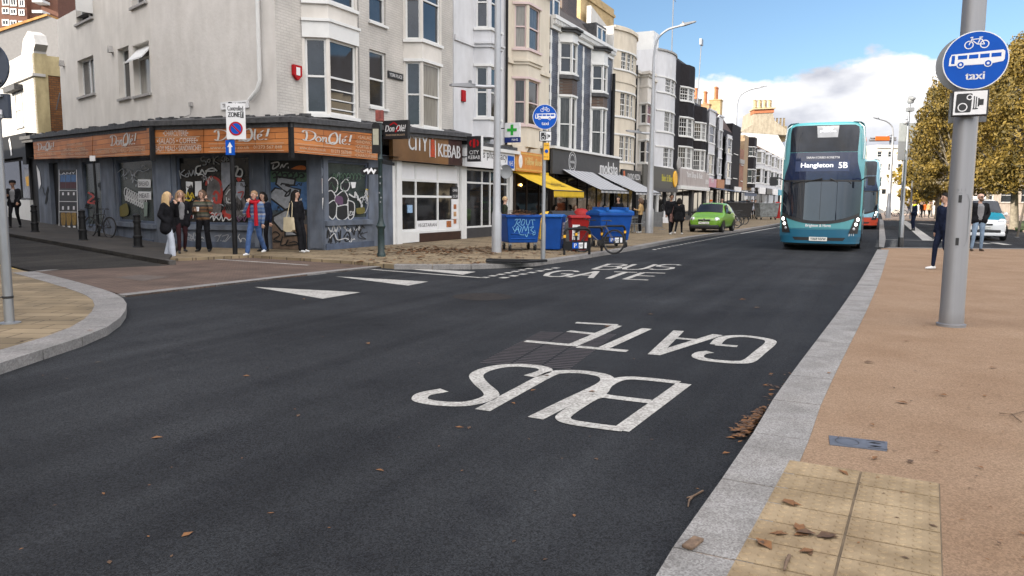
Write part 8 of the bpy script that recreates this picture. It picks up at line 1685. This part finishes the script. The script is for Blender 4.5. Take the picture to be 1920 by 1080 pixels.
o = structure(b.build('leaf_load', [leaf_m, leaf_d]), 'brown leaves heaped in the blue waste container', 'leaves'); o['kind'] = 'stuff'; o.location = e.location; o.rotation_euler.z = .30
pale_blue = mat('spray_pale_blue', (.16, .38, .60), .5); b = MB()
PB = lambda a, c: Vector((a, -.475 * (.8 + .2 * (c - .24) / .82) - .02, c))
for q in ([(-.30, .92), (-.22, .95), (-.26, .8), (-.32, .72)], [(-.2, .94), (-.12, .95), (-.15, .85), (-.22, .82), (-.1, .72)], [(-.05, .95), (-.1, .8), (-.02, .78), (.02, .92), (-.05, .94)], [(.06, .94), (.08, .8), (.14, .78), (.18, .93)], [(.2, .93), (.34, .92), (.26, .92), (.28, .76)], [(-.36, .72), (-.28, .6), (-.2, .74), (-.14, .55), (-.08, .72)], [(-.06, .55), (.0, .74), (.06, .6), (.12, .74), (.16, .52)], [(.18, .70), (.3, .72), (.22, .62), (.32, .55), (.2, .5)], [(-.3, .55), (-.2, .66), (-.12, .5), (.02, .48)], [(.05, .5), (.1, .42), (.14, .56)], [(.34, .62), (.36, .5), (.28, .48)]): b.ribbon(curve_pts(q, 4), .018, PB)
b.build('graffiti', pale_blue, e)
p = G(1140, 465, .1); e = container('blue waste container with closed rounded lid behind the cycle rack', p + Vector((.1, .5, 0)), .35, 1.18, .95, 1.10, bin_blue, True, lid_m=bin_blue2)
def wheelie(label, loc, rz, m, w=.56, d=.62, h=.98, lid_m=None, lbl=None):
 e = thing('wheelie_bin', label, 'bin', loc, rz, 'two wheeled bins by the cycle racks'); b = MB(); taper(b, w * .78, d * .72, w, d, .03, h); b.build('tub', m, e, bevel=.025)
 b = MB(); b.prism([(-w / 2 - .02, -d / 2 - .05, h + .005), (-w / 2 - .02, d / 2 + .02, h + .005), (-w / 2 - .02, d / 2 + .02, h + .06), (-w / 2 - .02, 0, h + .10), (-w / 2 - .02, -d / 2 - .05, h + .05)], (w + .04, 0, 0)); b.build('lid', lid_m or m, e, bevel=.015)
 b = MB(); b.tube([(-w / 2 + .05, d / 2 + .05, h - .04), (w / 2 - .05, d / 2 + .05, h - .04)], .016, 6); b.build('handle', m, e)
 for s in (-1, 1): b = MB(); b.lathe([(.05, -.025), (.10, -.022), (.10, .022), (.05, .025)], (s * (w * .4 + .03), d * .33, .10), 14, 'x'); b.build('wheel', rubber, e, smooth=True)
 if lbl:
  s, x0, x1, z0, z1 = lbl; k = lambda z: d / 2 * (.72 + .28 * (z - .03) / (h - .03)) if s == 'f' else w / 2 * (.78 + .22 * (z - .03) / (h - .03)); b = MB()
  q = [(x0, z0), (x1, z0), (x1, z1), (x0, z1)]; b.face(*[(x, -k(z) - .004, z) if s == 'f' else (k(z) + .004, x, z) for x, z in q]); b.k = 1
  for i in range(4): zz = z0 + (z1 - z0) * (.18 + .2 * i); b.face(*[(x, -k(z) - .007, z) if s == 'f' else (k(z) + .007, x, z) for x, z in ((x0 + .03, zz), (x1 - .03, zz), (x1 - .03, zz + .03), (x0 + .03, zz + .03))])
  b.build('bin_label', [sign_white, sign_grey], e)
 return e
p = G(1036, 470, .1); wheelie('blue wheelie bin with white side label next to the sign post', p + Vector((.05, .3, 0)), -.25, bin_blue, .62, .66, 1.0, bin_blue2, ('r', -.15, .18, .35, .85))
p = G(1086, 472, .1); wheelie('red wheelie bin with white front labels behind the cycle rack', p + Vector((0, .35, 0)), .1, bin_red, .56, .62, .98, None, ('f', -.24, -.02, .35, .8))
p = G(1055, 461, .1); e = thing('litter_bin', 'dark grey litter bin with curved top and chalky drawing behind the blue wheelie bin', 'bin', p + Vector((0, .4, 0)), .25); b = MB(); taper(b, .8, .7, .85, .75, .0, 1.0); b.build('tub', bin_grey, e, bevel=.03)
b = MB(); n = 8; b.prism([(-.43, -.38 + .76 * i / n, 1.01 + .16 * math.sin(math.pi * i / n)) for i in range(n + 1)], (.86, 0, 0)); b.build('lid', bin_black, e); b = MB(); b.ribbon(curve_pts([(-.2, .8), (-.1, .93), (0, .8), (.1, .9), (.2, .82)], 4), .03, lambda a, c: Vector((a, -.38, c))); b.build('chalk_drawing', gr_grey, e)
p = G(1012, 452, .1); e = thing('grit_bin', 'bright yellow bin half hidden behind the sign post and wheelie bins', 'bin', p + Vector((.6, .5, 0)), .1); b = MB(); taper(b, 1.25, .6, 1.2, .6, .05, .95); b.build('tub', bin_yellow, e, bevel=.03); b = MB(); taper(b, 1.22, .66, .9, .3, .955, 1.1); b.build('lid', bin_yellow, e, bevel=.02)
for px in (1072,): pass
e = thing('round_top_bin', 'small red round topped bin behind the red wheelie bin', 'bin', G(1092, 462, .1) + Vector((0, .6, 0)), 0); b = MB(); b.lathe([(.27, 0), (.27, .95), (.29, .96), (.29, 1.0), (.25, 1.15), (.15, 1.24), (.001, 1.26)], (0, 0, 0), 20); b.build('drum', bin_red, e, smooth=True)
def rack(label, px0, px1, ytop, ybot, board=True):
 a, c = G(px0, ybot, .1), G(px1, ybot - 1, .1); mid = (a + c) / 2; d = c - a; w = d.length; e = thing('cycle_rack', label, 'cycle rack', mid, math.atan2(d.y, d.x), 'black cycle racks on the pavement'); h = D(px0, ytop, a.y).z - .1
 b = MB(); rr = .12; pts = [(-w / 2, 0, 0), (-w / 2, 0, h - rr)] + [(-w / 2 + rr - rr * math.cos(t), 0, h - rr + rr * math.sin(t)) for t in (.4, .8, 1.2, 1.57)] + [(w / 2 - rr + rr * math.sin(t), 0, h - rr + rr * math.cos(t)) for t in (0, .4, .8, 1.2)] + [(w / 2, 0, h - rr), (w / 2, 0, 0)]
 b.tube(pts, .036, 8); b.build('hoop', black_paint, e, smooth=True)
 for x in (-w / 2, w / 2): b = MB(); b.lathe([(.039, .48), (.039, .56)], (x, 0, 0), 10, cap=False); b.build('reflector_band', sign_yellow, e)
 if board:
  b = MB(); b.box(-w / 2 + .02, w / 2 - .02, -.02, .02, .14, .38); o = b.build('board', black_paint, e); b = MB(); b.box(-w * .2, w * .04, -.028, -.021, .18, .34); b.build('parking_plate', sign_blue, o); text(o, 'P', sign_white, -w * .13, -w * .04, .20, .32, -.031, embolden=.005)
  b = MB(); b.box(-w * .0 + .04, w * .22, -.028, -.021, .18, .34); b.box(w * .28, w * .37, -.028, -.021, .18, .34); b.build('white_plate', sign_white, o)
  b = MB(); cx = w * .14
  for s in (-.05, .05): b.ribbon([(cx + s + .035 * math.cos(t), .245 + .035 * math.sin(t)) for t in [math.pi * i / 6 for i in range(12)]], .010, lambda a_, c_: Vector((a_, -.031, c_)), True)
  b.ribbon([(cx - .05, .245), (cx - .02, .29), (cx + .03, .29), (cx + .05, .245)], .010, lambda a_, c_: Vector((a_, -.032, c_))); b.build('bicycle_symbol', sign_black, o)
 return e
rack('nearest black cycle rack hoop with blue P board in front of the red bin', 1058, 1105, 429, 478); rack('middle black cycle rack hoop with the bicycle locked to it', 1080, 1128, 426, 472, False); rack('far black cycle rack hoop with P board in front of the lidded blue container', 1128, 1171, 424, 466)
p = G(968, 494, .104); e = thing('fallen_barrier', 'black framed sign lying flat on the pavement edge beside the thin post', 'sign', p, .05); q = [(-.72, -.05), (.1, -.17), (.75, .1), (-.5, .14)]
b = MB(); b.prism([(x * 1.0, y * 1.5, .02) for x, y in q], (0, 0, .03)); b.build('panel', mat('fallen_panel', (.16, .165, .17), .5, var=.2), e)
b = MB()
for a, c in zip(q, q[1:] + q[:1]): b.tube([(a[0], a[1] * 1.5, .05), (c[0], c[1] * 1.5, .06)], .028, 6)
b.tube([(-.72, .12, .08), (.75, .2, .06)], .03, 6); b.build('frame', black_paint, e)
container('big black waste container past the green car', G(1386, 413, .1) + Vector((0, .6, 0)), .2, 2.3, 1.2, 1.45, bin_black, True); container('silver grey waste container near the bus', G(1439, 412, .1) + Vector((0, .4, 0)), .2, 1.9, 1.1, 1.45, bin_silver)
e = thing('post_box', 'red pillar box beside the silver waste container', 'post box', G(1457, 409, .1), 0); b = MB(); b.lathe([(.30, 0), (.30, .12), (.26, .14), (.26, 1.35), (.31, 1.38), (.31, 1.45), (.15, 1.58), (.001, 1.6)], (0, 0, 0), 18); b.build('drum', bin_red, e, smooth=True); b = MB(); b.box(-.12, .12, -.27, -.25, 1.14, 1.19); b.build('slot', black_paint, e)
def chair(label, loc, rz):
 e = thing('cafe_chair', label, 'chair', loc, rz, 'metal chairs outside the pizza shop'); b = MB(); b.box(-.2, .2, -.2, .2, .44, .465); b.build('seat', galv, e, bevel=.008)
 for x, y in ((-.19, -.19), (.19, -.19)): b = MB(); b.tube([(x, y, .44), (x * 1.1, y * 1.1, 0)], .013, 6); b.build('leg', galv, e)
 for x in (-.19, .19): b = MB(); b.tube([(x * 1.1, .24, 0), (x, .19, .44), (x, .24, .86)], .013, 6); b.build('leg', galv, e)
 b = MB(); [b.box(-.19, .19, .20 + (z - .5) * .1, .215 + (z - .5) * .1, z, z + .05) for z in (.55, .66, .77)]; b.build('backrest', galv, e); return e
c0 = chair('metal cafe chair nearest the lamp column', G(1196, 437, .1), .6); dup(c0, G(1186, 436, .1), -.7, 'metal cafe chair left of the tan jacket'); dup(c0, G(1177, 437, .1), 2.2, 'metal cafe chair nearest the lidded blue container'); dup(c0, G(1212, 433, .1), 1.4, 'metal cafe chair right of the lamp column')
def table(label, loc):
 e = thing('cafe_table', label, 'table', loc, 0, 'small tables outside the cafes'); b = MB(); b.lathe([(.33, .70), (.33, .725)], (0, 0, 0), 20); b.build('table_top', galv, e); b = MB(); b.tube([(0, 0, .70), (0, 0, .03)], .025, 8); b.build('stem', galv, e); b = MB(); b.lathe([(.2, 0), (.2, .02), (.03, .04)], (0, 0, 0), 16); b.build('base', galv, e); return e
t0 = table('round metal cafe table beside the lamp column', G(1190, 434, .1)); dup(t0, G(1170, 434, .1), 0, 'round metal cafe table behind the lidded blue container')
for u, l in ((F(1062, 420, .6)[0], 'round table in front of the seated diner in grey'), (F(1118, 420, .6)[0], 'round table between the reddish haired and black clad diners')): dup(t0, W(u, .9, .1), 0, l)
p = G(1222, 430, .1); e = thing('windbreak', 'low grey fabric windbreak screen behind the lamp column', 'screen', p, ANG - math.pi / 2); b = MB(); b.box(-.55, .55, -.01, .01, .15, .95); b.build('cloth', mat('screen_grey', (.15, .155, .16), .8, var=.2), e)
for x in (-.57, .57): b = MB(); b.tube([(x, 0, 0), (x, 0, 1.0)], .018, 6); b.box(x - .15, x + .15, -.15, .15, 0, .015); b.build('stand', galv, e)
p = G(1250, 418, .1); e = thing('pavement_sign', 'small white A-board outside the cycle shop', 'sign', p, ANG - math.pi / 2);
for s in (-1, 1): b = MB(); b.prism([(-.22, s * .22, 0), (.22, s * .22, 0), (.22, s * .03, .85), (-.22, s * .03, .85)], (0, s * .02, 0)); b.build('board', sign_white, e)
u_, z_ = F(960, 249, .5); e = thing('projecting_sign', 'white box sign with a green cross above a navy strip', 'sign', W(u_, .5, z_), ANG - math.pi / 2, 'signs standing out from the shop walls'); b = MB(); b.box(-.35, .35, 0, .12, -.18, .42); b.build('panel', sign_white, e); b = MB(); b.box(-.35, .35, -.003, .123, -.40, -.185); b.build('strip', mat('sign_navy', (.005, .02, .14), .4), e); text(e, 'NHS', sign_white, .0, .28, -.34, -.24, -.006)
b = MB(); b.box(-.06, .06, -.015, -.002, -.1, .34); b.box(-.22, -.062, -.015, -.002, .06, .18); b.box(.062, .22, -.015, -.002, .06, .18); b.build('green_cross', mat('cross_green', (.02, .32, .03), .4), e); b = MB(); b.tube([(-.35, .06, .2), (-.7, .06, .2)], .02, 6); b.build('bracket', black_paint, e)
e = thing('satellite_dish', 'grey round dish on the wall beside the pharmacy shopfront', 'dish', W(F(948, 322, .4)[0], .4, F(948, 322, .4)[1]), ANG - .6); b = MB(); b.lathe([(.001, .05), (.2, .02), (.3, -.04), (.29, -.05)], (0, 0, 0), 20, 'y', False); b.build('bowl', sign_grey, e, smooth=True); b = MB(); b.tube([(0, .05, 0), (.0, .4, -.05)], .02, 6); b.build('bracket', galv, e)
def phone(label, loc, s=1.0):
 e = thing('phone_box', label, 'phone box', loc, .3, 'red phone boxes'); b = MB(); b.box(-.45, .45, -.45, .45, 0, .25); b.box(-.47, .47, -.47, .47, 2.1, 2.35); b.prism([(-.42, -.42, 2.353), (.42, -.42, 2.353), (.42, .42, 2.353), (-.42, .42, 2.353)], (0, 0, .12))
 for x in (-.42, .42):
  for y in (-.42, .42): b.box(x - .045, x + .045, y - .045, y + .045, .253, 2.097)
 b.build('frame', bin_red, e); b = MB(); b.box(-.4, .4, -.41, .41, .26, 2.09); o = b.build('glazing', mat('phone_glass', (.22, .22, .22), .2, var=.4, scale=6), e)
 b = MB()
 for k in range(6): z = .4 + k * .3; b.box(-.375, .375, -.44, -.412, z, z + .03)
 b.build('glazing_bar', bin_red, o); b = MB(); b.box(-.35, .35, -.485, -.472, 2.16, 2.29); b.build('name_panel', sign_white, e); text(e, 'TELEPHONE', sign_black, -.3, .3, 2.19, 2.26, -.488); return e
p0 = phone('red phone box beyond the officer near the lamp columns', G(1703, 400, .1)); dup(p0, G(1872, 395, .1), -.2, 'red phone box behind the taxi under the trees')
p = G(1713, 402, .1); e = thing('traffic_light', 'traffic light on a white backed pole above the red phone box', 'traffic light', p); zq = lambda y: D(1713, y, p.y).z - p.z; b = MB(); b.tube([(0, 0, 0), (0, 0, zq(368))], .07, 8); b.build('pole', lamp_grey, e)
b = MB(); b.box(-.28, .28, -.1, -.07, zq(377), zq(358)); b.build('backboard', sign_white, e); b = MB(); b.box(-.19, .19, -.3, -.103, zq(375), zq(360)); h = b.build('head', black_paint, e)
for i, m in enumerate((mat('signal_red_off', (.10, .01, .01), .4), mat('signal_amber', (.8, .42, .02), .4, emit=.6), mat('signal_green_off', (.01, .08, .03), .4))): z = zq(375) + (zq(360) - zq(375)) * (.83 - .33 * i); b = MB(); b.lathe([(.001, -.33), (.11, -.32), (.12, -.3)], (0, 0, z), 14, 'y'); b.build('lamp', m, h)
p = G(1907, 445, .1); e = thing('sign_post', 'slim dark bronze post at the right edge by the lawn', 'sign post', p); b = MB(); b.tube([(0, 0, 0), (.35, 0, D(1915, 345, p.y).z - .1)], .05, 8); b.build('post', mat('bronze_post', (.07, .055, .04), .5), e, smooth=True); b = MB(); b.lathe([(.09, 0), (.09, .02)], (0, 0, 0), 12); b.build('base', galv, e)
# ------------------------------------------------------------------ trees and the far side of the square
def leaf_mat(name, c1, c2, tr=.35):
 m = bpy.data.materials.new(name); m.use_nodes = True; MATS[name] = m; nt = m.node_tree; N = nt.nodes.new; L = nt.links.new; b = nt.nodes['Principled BSDF']; b.inputs['Roughness'].default_value = .6
 g_ = N('ShaderNodeNewGeometry'); tc = N('ShaderNodeTexCoord'); nz = N('ShaderNodeTexNoise'); nz.inputs['Scale'].default_value = .55; nz.inputs['Detail'].default_value = 4; L(tc.outputs['Object'], nz.inputs[0])
 a = N('ShaderNodeMath'); a.operation = 'MULTIPLY_ADD'; a.inputs[1].default_value = .5; L(g_.outputs['Random Per Island'], a.inputs[0]); L(nz.outputs[0], a.inputs[2])
 r = N('ShaderNodeValToRGB'); r.color_ramp.elements[0].position = .45; r.color_ramp.elements[1].position = .95; r.color_ramp.elements[0].color = (*c1, 1); r.color_ramp.elements[1].color = (*c2, 1); L(a.outputs[0], r.inputs[0]); L(r.outputs[0], b.inputs['Base Color'])
 t = N('ShaderNodeBsdfTranslucent'); L(r.outputs[0], t.inputs[0]); mx = N('ShaderNodeMixShader'); mx.inputs[0].default_value = tr; L(b.outputs[0], mx.inputs[1]); L(t.outputs[0], mx.inputs[2]); L(mx.outputs[0], nt.nodes['Material Output'].inputs[0]); return m
bark = mat('plane_bark', (.14, .12, .09), .9, col2=(.26, .23, .18), scale=5, bump=.4, bscale=14)
gold = leaf_mat('leaf_gold_brown', (.055, .047, .013), (.26, .18, .035)); yellow_l = leaf_mat('leaf_yellow', (.16, .12, .012), (.36, .25, .03)); olive = leaf_mat('leaf_olive', (.05, .045, .012), (.16, .11, .022))
def tree(label, loc, h, rad, trunk_h, lm, n, size, seed, tr=.22, group='autumn plane trees', squash=1.0):
 r = random.Random(seed); e = thing('plane_tree', label, 'tree', loc, 0, group); b = MB(); lean = Vector((r.uniform(-.3, .3), r.uniform(-.3, .3), trunk_h)); b.tube([(0, 0, -.1), (0, 0, .25), lean * .5, lean, lean + Vector((.1, 0, h * .25))], [tr * 1.5, tr, tr * .85, tr * .7, tr * .45], 12)
 lobes = []; cz = trunk_h + (h - trunk_h) * .5
 for i in range(46):
  a = r.uniform(0, 6.28); t = r.uniform(0, 1); z = trunk_h * .85 + (h - trunk_h * .85) * t; prof = math.sin(math.pi * min(1, .16 + .84 * t) ** .85) ** .7 * squash; d = rad * prof * math.sqrt(r.uniform(.15, 1)) * .85
  c = Vector((d * math.cos(a), d * math.sin(a), z)); lobes.append((c, rad * r.uniform(.13, .33))); s = lean + Vector((0, 0, r.uniform(0, h * .2))); m = (s + c) / 2 + Vector((0, 0, -.3))
  b.tube([s, m, c], [tr * .34, tr * .2, tr * .05], 6)
  for _ in range(3): q = c + Vector((r.gauss(0, .5), r.gauss(0, .5), r.uniform(0, .9))); b.tube([m.lerp(c, .6), q], [tr * .09, .008], 4)
 for _ in range(6): a = r.uniform(0, 6.28); q = Vector((rad * .3 * math.cos(a), rad * .3 * math.sin(a), h - r.uniform(.3, 1.5))); lobes.append((q, rad * .18))
 b.build('trunk', bark, e, smooth=True)
 vs = []; fs = []
 for k in range(n):
  c, lr = lobes[r.randrange(len(lobes))]; v = Vector((r.gauss(0, 1), r.gauss(0, 1), r.gauss(0, .8))); v.normalize(); p = c + v * lr * r.uniform(.35, 1.08) ** .6
  if p.z < trunk_h * .75: continue
  nrm = (v + Vector((r.gauss(0, .7), r.gauss(0, .7), r.gauss(0, .7)))).normalized(); t = nrm.orthogonal().normalized(); t = Matrix.Rotation(r.uniform(0, 6.28), 3, nrm) @ t; u = nrm.cross(t); s = size * r.choice((.6, .8, 1, 1.35)); o = len(vs)
  vs += [p - t * s, p - u * s * .55 + nrm * s * .15, p + t * s, p + u * s * .55 + nrm * s * .15]; fs.append((o, o + 1, o + 2, o + 3))
 me = bpy.data.meshes.new('crown'); me.from_pydata([tuple(v) for v in vs], [], fs); me.materials.append(lm); c = bpy.data.objects.new('crown', me); COL.objects.link(c); c.parent = e
 return e
tree('nearest plane tree with thick golden brown crown and pale trunk on the lawn', D(1902, 415, 50) * 1.0 - Vector((0, 0, D(1902, 415, 50).z)), 11.6, 4.9, 3.0, gold, 52000, .105, 3, .27)
q = D(1998, 420, 46); tree('plane tree leaning in from the right edge of the view', Vector((q.x, q.y, 0)), 11.2, 4.4, 3.0, gold, 24000, .115, 5)
q = D(1795, 400, 62); tree('middle plane tree with golden brown crown behind the big sign column', Vector((q.x, q.y, 0)), 12.2, 4.0, 3.0, gold, 26000, .125, 8)
q = D(1757, 400, 76); tree('olive brown plane tree left of the big sign column', Vector((q.x, q.y, 0)), 13.0, 3.4, 2.6, olive, 17000, .15, 11)
q = D(1717, 400, 92); tree('small bright yellow tree beside the white hotel', Vector((q.x, q.y, 0)), 8.8, 3.2, 1.8, yellow_l, 8000, .22, 13)
q = D(1745, 400, 90); tree('yellow green tree behind the group of pedestrians', Vector((q.x, q.y, 0)), 9.8, 3.2, 2.0, yellow_l, 7000, .22, 17)
q = D(1850, 400, 88); tree('brown plane tree far behind the taxi', Vector((q.x, q.y, 0)), 13, 5, 3.0, olive, 8000, .24, 19)
def far_block(label, l, r_, ytop, depth, wins, m, name='building', base=0):
 q0, q1 = D(l, 390, depth), D(r_, 390, depth); e = thing(name, label, 'building', Vector((q0.x, depth, 0)), 0, 'pale buildings across the square'); w = q1.x - q0.x; H = D((l + r_) / 2, ytop, depth).z; s = Seg(e, (0, 0), (w, 0)); hs = []
 for x0, y0, x1, y1 in wins: a, c = D(x0, y1, depth), D(x1, y0, depth); hs.append((a.x - q0.x, c.x - q0.x, a.z, c.z))
 b = MB(); wall(b, s, 0, w, 0, H, hs, rev=.25); b.face((0, 0, 0), (0, 14, 0), (0, 14, H), (0, 0, H)); b.face((w, 0, 0), (w, 14, 0), (w, 14, H), (w, 0, H)); b.face((0, 0, H), (w, 0, H), (w, 14, H), (0, 14, H)); b.face((0, 14, 0), (w, 14, 0), (w, 14, H), (0, 14, H)); b.build('wall', m, e)
 for h in hs: window(e, s, *h, 'sash', white_paint, glass, d=.12, fw=.1)
 b = MB(); b.box(0, w, -.25, -.002, H - .5, H - .1); b.box(0, w, -.12, -.003, H * .34, H * .36); b.build('cornice', m, e); return e
hotel = mat('hotel_white', (.58, .56, .52), .8, var=.05, dirt=.1)
far_block('sunlit white hotel front with small sash windows closing the square', 1636, 1736, 272, 135, [(x, y, x + 10, y + h) for x in (1645, 1665, 1683, 1704, 1720) for y, h in ((284, 11), (307, 13), (332, 18))] + [(x, 364, x + 9, 382) for x in (1645, 1660, 1679, 1700)], hotel)
far_block('lower white building behind the group of pedestrians', 1724, 1800, 346, 112, [(1734, 362, 1744, 378), (1754, 363, 1765, 378), (1775, 363, 1786, 378)], hotel)
far_block('taller pale building rising behind the yellow trees', 1718, 1772, 285, 150, [(1740, 300, 1748, 312), (1755, 300, 1763, 312)], hotel)
far_block('long low pale building with dark windows behind the trees', 1790, 2150, 338, 118, [(x, 352, x + 26, 380) for x in range(1800, 2130, 38)], mat('pale_brick', (.36, .31, .26), .85, dirt=.2))
e = thing('tower_crane', 'distant tower crane jib with an orange counterweight above the white hotel', 'crane', Vector((0, 0, 0))); cp = lambda x, y: D(x, y, 210)
b = MB(); b.tube([cp(1630, 263), cp(1680, 262)], .35, 6); b.tube([cp(1632, 259), cp(1680, 258)], .25, 6); b.tube([cp(1650, 260), cp(1672, 252), cp(1673, 262)], .2, 5); b.build('jib', galv, e); b = MB(); b.tube([cp(1672, 262), cp(1672, 380)], .6, 6); b.build('mast', galv, e); a_ = cp(1652, 261); b = MB(); b.box(a_.x - 1.8, a_.x + 1.8, a_.y - 1, a_.y - .5, a_.z - .4, a_.z + .7); b.build('counterweight', cl_orange, e)
stone = mat('church_stone', (.40, .34, .24), .9, col2=(.52, .45, .33), scale=1.5, bump=.3, bscale=8); e = thing('church', 'pale stone church with a pinnacled tower across the green', 'church', (58, 46, 0), .35)
b = MB(); b.box(-5, 5, -14, 22, 0, 13); b.box(-9, -5.003, -10, 20, 0, 8); b.box(5.003, 9, -10, 20, 0, 8); b.build('nave', stone, e); b = MB(); b.prism([(-5.3, -14, 13.003), (5.3, -14, 13.003), (0, -14, 18)], (0, 36, 0)); b.build('roof', slate, e)
b = MB(); b.box(-4, 4, -22, -14.003, 0, 27); b.build('tower', stone, e)
for x in (-3.6, 3.6):
 for y in (-21.6, -14.5): b = MB(); b.lathe([(.6, 27), (.6, 30), (.8, 30.2), (.05, 35)], (x, y, 0), 8); b.build('pinnacle', stone, e)
for s in (-1, 1):
 for k in range(7): b = MB(); y = -8 + k * 4; b.prism([(s * 9.01, y - .8, 2), (s * 9.01, y + .8, 2), (s * 9.01, y + .8, 5.5), (s * 9.01, y, 7), (s * 9.01, y - .8, 5.5)], (s * .02, 0, 0)); b.build('window', glass, e)
SPLIT = {'pilaster', 'plinth', 'window_panel', 'bay_sill', 'fascia_post', 'menu_picture', 'lid_rib', 'window_rail', 'sticker', 'stand', 'hatch_lock', 'chimney_pot', 'wiper', 'side_window', 'wall_vent', 'rail', 'bracket', 'clamp', 'wall_bracket', 'sign_rule', 'shop_frame', 'rim', 'cornice', 'window_poster', 'arm', 'white_plate', 'flank_wall', 'fork'}
def pieces(me):
 key = {}; par = list(range(len(me.vertices)))
 def find(i):
  while par[i] != i: par[i] = par[par[i]]; i = par[i]
  return i
 for v in me.vertices:
  k = (round(v.co.x, 3), round(v.co.y, 3), round(v.co.z, 3))
  if k in key: par[find(v.index)] = find(key[k])
  else: key[k] = v.index
 for p in me.polygons:
  a = find(p.vertices[0])
  for i in p.vertices[1:]: par[find(i)] = a
 out = {}
 for p in me.polygons: out.setdefault(find(p.vertices[0]), []).append(p)
 return list(out.values())
for o in [o for o in sc.objects if o.type == 'MESH' and o.parent and o.name.split('.')[0] in SPLIT and o.data.users == 1 and not o.children]:
 me = o.data; gs_ = pieces(me)
 if not 2 <= len(gs_) <= 40: continue
 smooth_ = me.polygons[0].use_smooth
 for i, ps in enumerate(gs_):
  ix = {}; vs = []; fs = []
  for p in ps:
   f = []
   for v in p.vertices:
    if v not in ix: ix[v] = len(vs); vs.append(tuple(me.vertices[v].co))
    f.append(ix[v])
   fs.append(f)
  m2 = bpy.data.meshes.new(me.name); m2.from_pydata(vs, [], fs)
  for m in me.materials: m2.materials.append(m)
  m2.polygons.foreach_set('material_index', [p.material_index for p in ps]); m2.polygons.foreach_set('use_smooth', [smooth_] * len(ps))
  c = o if i == 0 else o.copy()
  c.data = m2
  if i: COL.objects.link(c)
